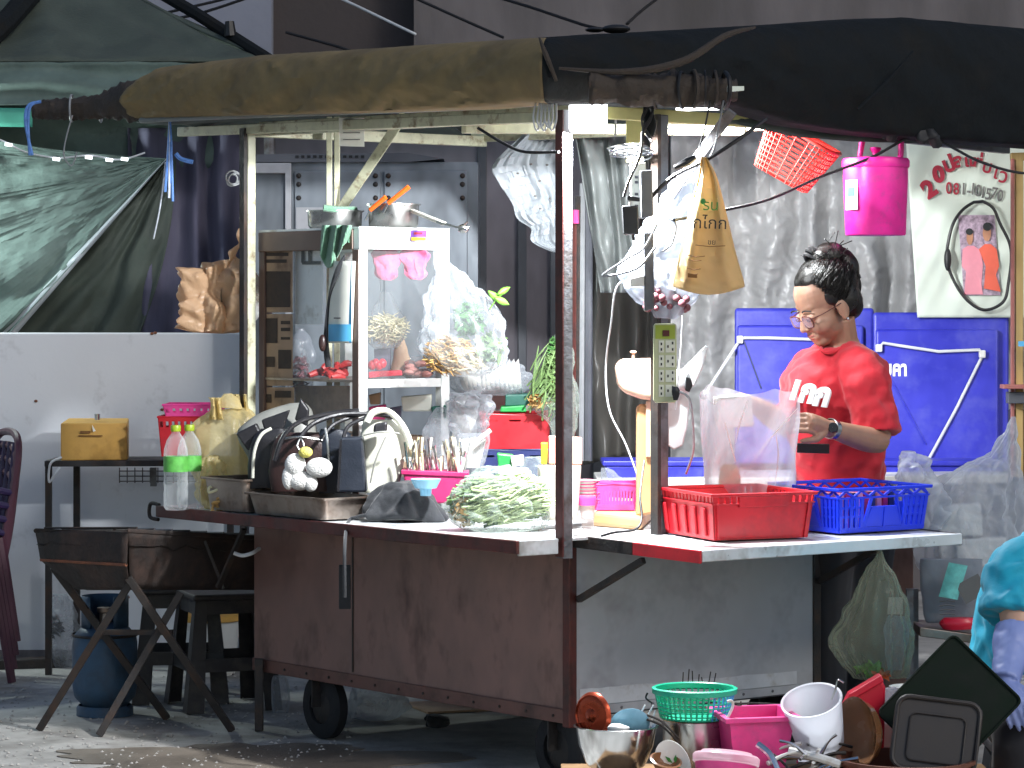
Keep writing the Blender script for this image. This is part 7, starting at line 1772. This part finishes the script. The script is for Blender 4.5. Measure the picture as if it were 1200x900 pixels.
for a, q in (((748, 842), (756, 826)), ((755, 846), (766, 826)), ((762, 850), (768, 832))): MB().bar(P(*a, 8.6), P(*q, 8.6), .008, .004).build('handle', 'white_plastic', t, smooth=False, bevel=.001)
t = thing('black_tongs', 'dark wire tongs lying against the steel pot', 'tongs', P(780, 868, 8.5))
for dy in (0, 5): MB().tube([P(758, 838 + dy, 8.5), P(776, 846 + dy, 8.5), P(796, 866 + dy, 8.48)], .0035, 6, sub=14).build('arm', 'iron_dark', t)
# leaf plate, pink tubs
t = thing('leaf_plate', 'white plate with green leaf print standing on edge', 'plate', P(790, 905, 8.38))
mp = facing(790, 893, 8.38, -18, 28) @ Matrix.Diagonal((.72, 1, 1, 1)); MB().at(mp).lathe([(.001, .004), (.04, .005), (.062, .012), (.066, .013), (.066, .009), (.04, .0), (.001, 0)], 44).build('plate', 'plate_white', t)
for dx, dy, an in ((-.012, .012, 30), (.012, .004, -40), (.0, -.02, 80)):
    MB().at(mp @ Matrix.Translation((dx, dy, .0062)) @ Matrix.Rotation(R(an), 4, 'Z')).add([(0, -.016, 0), (.007, 0, .001), (0, .016, 0), (-.007, 0, .001)], [(0, 1, 2, 3)]).build('leaf_print', 'print_green', t)
t = thing('brown_dish', 'small brown dish under the leaf plate', 'dish', P(776, 905, 8.4)); MB().at(euler(P(778, 902, 8.36), 20, 10, 0)).lathe(bowlprof(.04, .03), 32).build('dish', 'bowl_brown', t)
t = thing('pink_tub', 'round pink tub with clear lid at the front of the pile', 'tub', P(848, 930, 8.3)); c = P(848, 925, 8.3)
mt = euler(c, -14, 6, 0)
MB().at(mt).lathe([(.001, .002), (.07, 0), (.078, .006), (.086, .07), (.088, .072)], 44).build('tub', 'pink_plastic', t); MB().at(mt).lathe([(.088, .068), (.093, .072), (.094, .090), (.088, .096), (.078, .093), (.07, .104), (.001, .108)], 44).build('lid', 'lid_clear', t)
t = thing('pink_basin', 'square bright pink plastic basin behind the round tub', 'basin', P(882, 900, 8.55))
cc = P(882, 895, 8.55)
M_ = euler(cc, 4, 0, 14)
rg = lambda w, z: [(-w, -w * .8, z), (w, -w * .8, z), (w, w * .8, z), (-w, w * .8, z)]
rings = [rg(.075, .0), rg(.098, .15), rg(.112, .15), rg(.112, .138)]
vs = [p for r_ in rings for p in r_]; fs = [(0, 1, 2, 3)] + [(i * 4 + j, i * 4 + (j + 1) % 4, (i + 1) * 4 + (j + 1) % 4, (i + 1) * 4 + j) for i in range(3) for j in range(4)]
MB().at(M_).add(vs, fs).build('basin', 'pink_plastic', t, smooth=False, solid=.004, bevel=.004)
MB().tube([P(850, 846, 8.45), P(858, 830, 8.45), (P(858, 822, 8.45)), P(852, 822, 8.45)], .004, 8, sub=16).build('hook', 'white_plastic', t)
t = thing('wire_rack', 'black wire dish rack sticking out behind the pink basin', 'dish rack', P(880, 850, 8.7))
for k in range(13): x = 838 + k * 6.4; MB().tube([P(x, 850, 8.66), P(x + random.uniform(-3, 3), 826 + random.uniform(-5, 6), 8.68)], .0022, 5).build('wire', 'maroon', t)
for y in (826, 846): MB().tube([P(836, y, 8.67), P(880, y - 2, 8.68), P(918, y, 8.67)], .003, 6, sub=12).build('rail', 'iron_dark', t)
for k in range(7): x = 800 + k * 6; MB().tube([P(x, 804, 8.8), P(x + random.uniform(-3, 3), 784 + random.uniform(-4, 10), 8.8)], .0018, 5).build('wire', 'iron_dark', t)
# clear bucket tipped on the heap
t = thing('clear_bucket', 'milky clear plastic bucket tipped sideways on the pile', 'bucket', P(955, 878, 8.55))
mt = euler(P(962, 872, 8.55), 24, -14, 0)
MB().at(mt).lathe([(.001, .002), (.064, 0), (.068, .004), (.084, .13), (.084, .146), (.089, .148), (.089, .152), (.082, .151), (.08, .13), (.064, .008), (.001, .006)], 48).build('bucket_body', 'bucket_clear', t)
t = thing('hooked_spoon', 'bent steel spoon hooked over the clear bucket rim', 'spoon', P(978, 818, 8.5)); MB().tube([P(974, 820, 8.49), P(979, 808, 8.48), P(982, 797, 8.48), P(989, 800, 8.47)], .003, 6, sub=16).build('spoon', 'steel', t)
t = thing('ladle_heap', 'dark heap of ladles and forks under the clear bucket', 'utensils', P(930, 915, 8.4))
random.seed(5)
for k in range(22):
    p = P(random.uniform(895, 985), random.uniform(872, 915), 8.4 + random.uniform(-.06, .1)); d = Vector((random.uniform(-.08, .08), random.uniform(-.04, .04), random.uniform(-.03, .03)))
    MB().tube([p - d, p + Vector((0, 0, .01)), p + d], [.005, .004, .007], 6, sub=8).build('utensil', random.choice(['steel', 'black_plastic', 'iron_dark', 'chrome', 'white_plastic']), t)
MB().tube([P(888, 872, 8.36), P(902, 884, 8.34), P(912, 905, 8.32)], .010, 8, sub=14).build('pipe_handle', 'chrome', t)
MB().tube([P(925, 880, 8.42), P(960, 888, 8.38), P(985, 896, 8.36)], .012, 8, sub=12).build('foam_handle', 'white_plastic', t)
# red tray and brown bowl
t = thing('red_tray', 'scarlet plastic tray standing on edge behind the brown bowl', 'tray', P(1005, 890, 8.62))
MB().slab([(988, 828), (996, 814), (1032, 792), (1038, 806), (1036, 890), (994, 890)], 8.6, .03).build('tray', 'red_plastic', t, smooth=False, bevel=.008)
MB().slab([(988, 829), (996, 813), (1033, 791), (1036, 799), (1000, 820), (993, 834)], 8.585, .06).build('tray_lip', 'red_plastic', t, smooth=False, bevel=.004)
t = thing('brown_bowl', 'glossy brown bowl standing on its side in the tub', 'bowl', P(1020, 895, 8.5))
MB().at(facing(1014, 858, 8.5, -62, 8)).lathe([(.001, -.03), (.05, -.025), (.085, .0), (.10, .03), (.103, .032), (.098, .03), (.08, .004), (.001, -.02)], 44).build('bowl', 'bowl_brown', t)
t = thing('brown_tub', 'wide brown plastic tub holding the trays', 'tub', P(1060, 945, 8.4)); c = P(1062, 945, 8.42)
MB().at(Matrix.Translation(c)).lathe([(.001, .002), (.15, 0), (.165, .01), (.185, .125), (.197, .128), (.197, .138), (.185, .138), (.16, .02), (.001, .012)], 52).build('tub', 'tub_brown', t)
# bowls stacked behind
bp = bowlprof(.05, .04)
for k in range(4):
    loc = P(1064, 835, 8.75) + Vector((0, 0, .012 * k))
    if k == 0:
        s0 = thing('soup_bowl', 'white soup bowl in the stack behind the dark trays', 'bowl', loc, 'stacked white soup bowls'); MB().lathe(bp, 36).build('bowl_body', 'plate_white', s0, local=True)
    else: dup(s0, s0['label'], loc)
t = thing('bowl_pedestal', 'upturned pale tub under the stacked soup bowls', 'tub', P(1064, 900, 8.75)); MB().loft([(836, 1046, 1082), (870, 1042, 1086), (925, 1040, 1088)], 8.75, .9, 30, 10).build('tub', 'white_plastic', t)
t = thing('pink_rag', 'crumpled pinkish cloth heaped beside the soup bowls', 'cloth', P(1036, 845, 8.66)); MB().loft([(808, 1020, 1050), (818, 1014, 1058), (832, 1018, 1060), (845, 1022, 1056)], 8.66, .6, 34, 20, amp=.016, freq=20, crk=.02, seed=121).build('cloth', 'film_pink', t)
MB().slab([(1022, 846), (1056, 846), (1054, 900), (1024, 900)], 8.66, .06).build('carton', 'white_plastic', t, smooth=False)
# trays
def flat_tray(name, label, pts, Y, m, th, lean, rim):
    t = thing(name, label, 'tray', P(sum(p[0] for p in pts) / len(pts), max(p[1] for p in pts), Y))
    ymax = max(p[1] for p in pts)
    def pt(x, y, d=0): return P(x, y, Y + (ymax - y) * S(Y) * lean + d)
    n = len(pts); f = [pt(*p) for p in pts]; bk_ = [pt(p[0], p[1], th) for p in pts]
    b = MB(); b.add(f + bk_, [tuple(range(n - 1, -1, -1)), tuple(range(n, 2 * n))] + [(i, (i + 1) % n, n + (i + 1) % n, n + i) for i in range(n)]); b.build('tray_face', m, t, smooth=False, bevel=.004)
    MB().tube([pt(p[0], p[1], -.004) for p in pts], rim, 8, close=True).build('rim', m, t)
    return t, pt
def rounded(c, w, h, r, rot, n=5):
    out = []
    for sx, sy, a0 in ((1, 1, 0), (-1, 1, 90), (-1, -1, 180), (1, -1, 270)):
        for k in range(n):
            a = R(a0 + 90 * k / (n - 1)); x, y = sx * (w / 2 - r) + r * math.cos(a), sy * (h / 2 - r) + r * math.sin(a)
            out.append((c[0] + x * math.cos(R(rot)) - y * math.sin(R(rot)), c[1] + x * math.sin(R(rot)) + y * math.cos(R(rot))))
    return out
t, pt = flat_tray('green_tray', 'large dark green square tray standing on one corner', rounded((1113, 828), 112, 128, 7, 44), 8.45, 'tray_green', .012, .35, .004)
t, pt = flat_tray('brown_tray', 'dark brown rectangular tray leaning before the green tray', rounded((1097, 862), 98, 84, 14, 7), 8.36, 'tray_brown', .010, .3, .007)
MB().tube([pt(x, y, -.006) for x, y in rounded((1097, 866), 66, 56, 8, 7)], .0025, 6, close=True).build('inner_ridge', 'tray_brown', t)
t = thing('grey_bowl', 'pale grey bowl at the right edge behind the green tray', 'bowl', P(1190, 815, 8.7)); MB().at(Matrix.Translation(P(1192, 812, 8.7))).lathe(bowlprof(.05, .045), 36).build('bowl', 'plate_white', t)
MB().loft([(812, 1178, 1206), (860, 1176, 1208), (925, 1174, 1210)], 8.7, .9, 26, 8).build('stand', 'white_plastic', t)
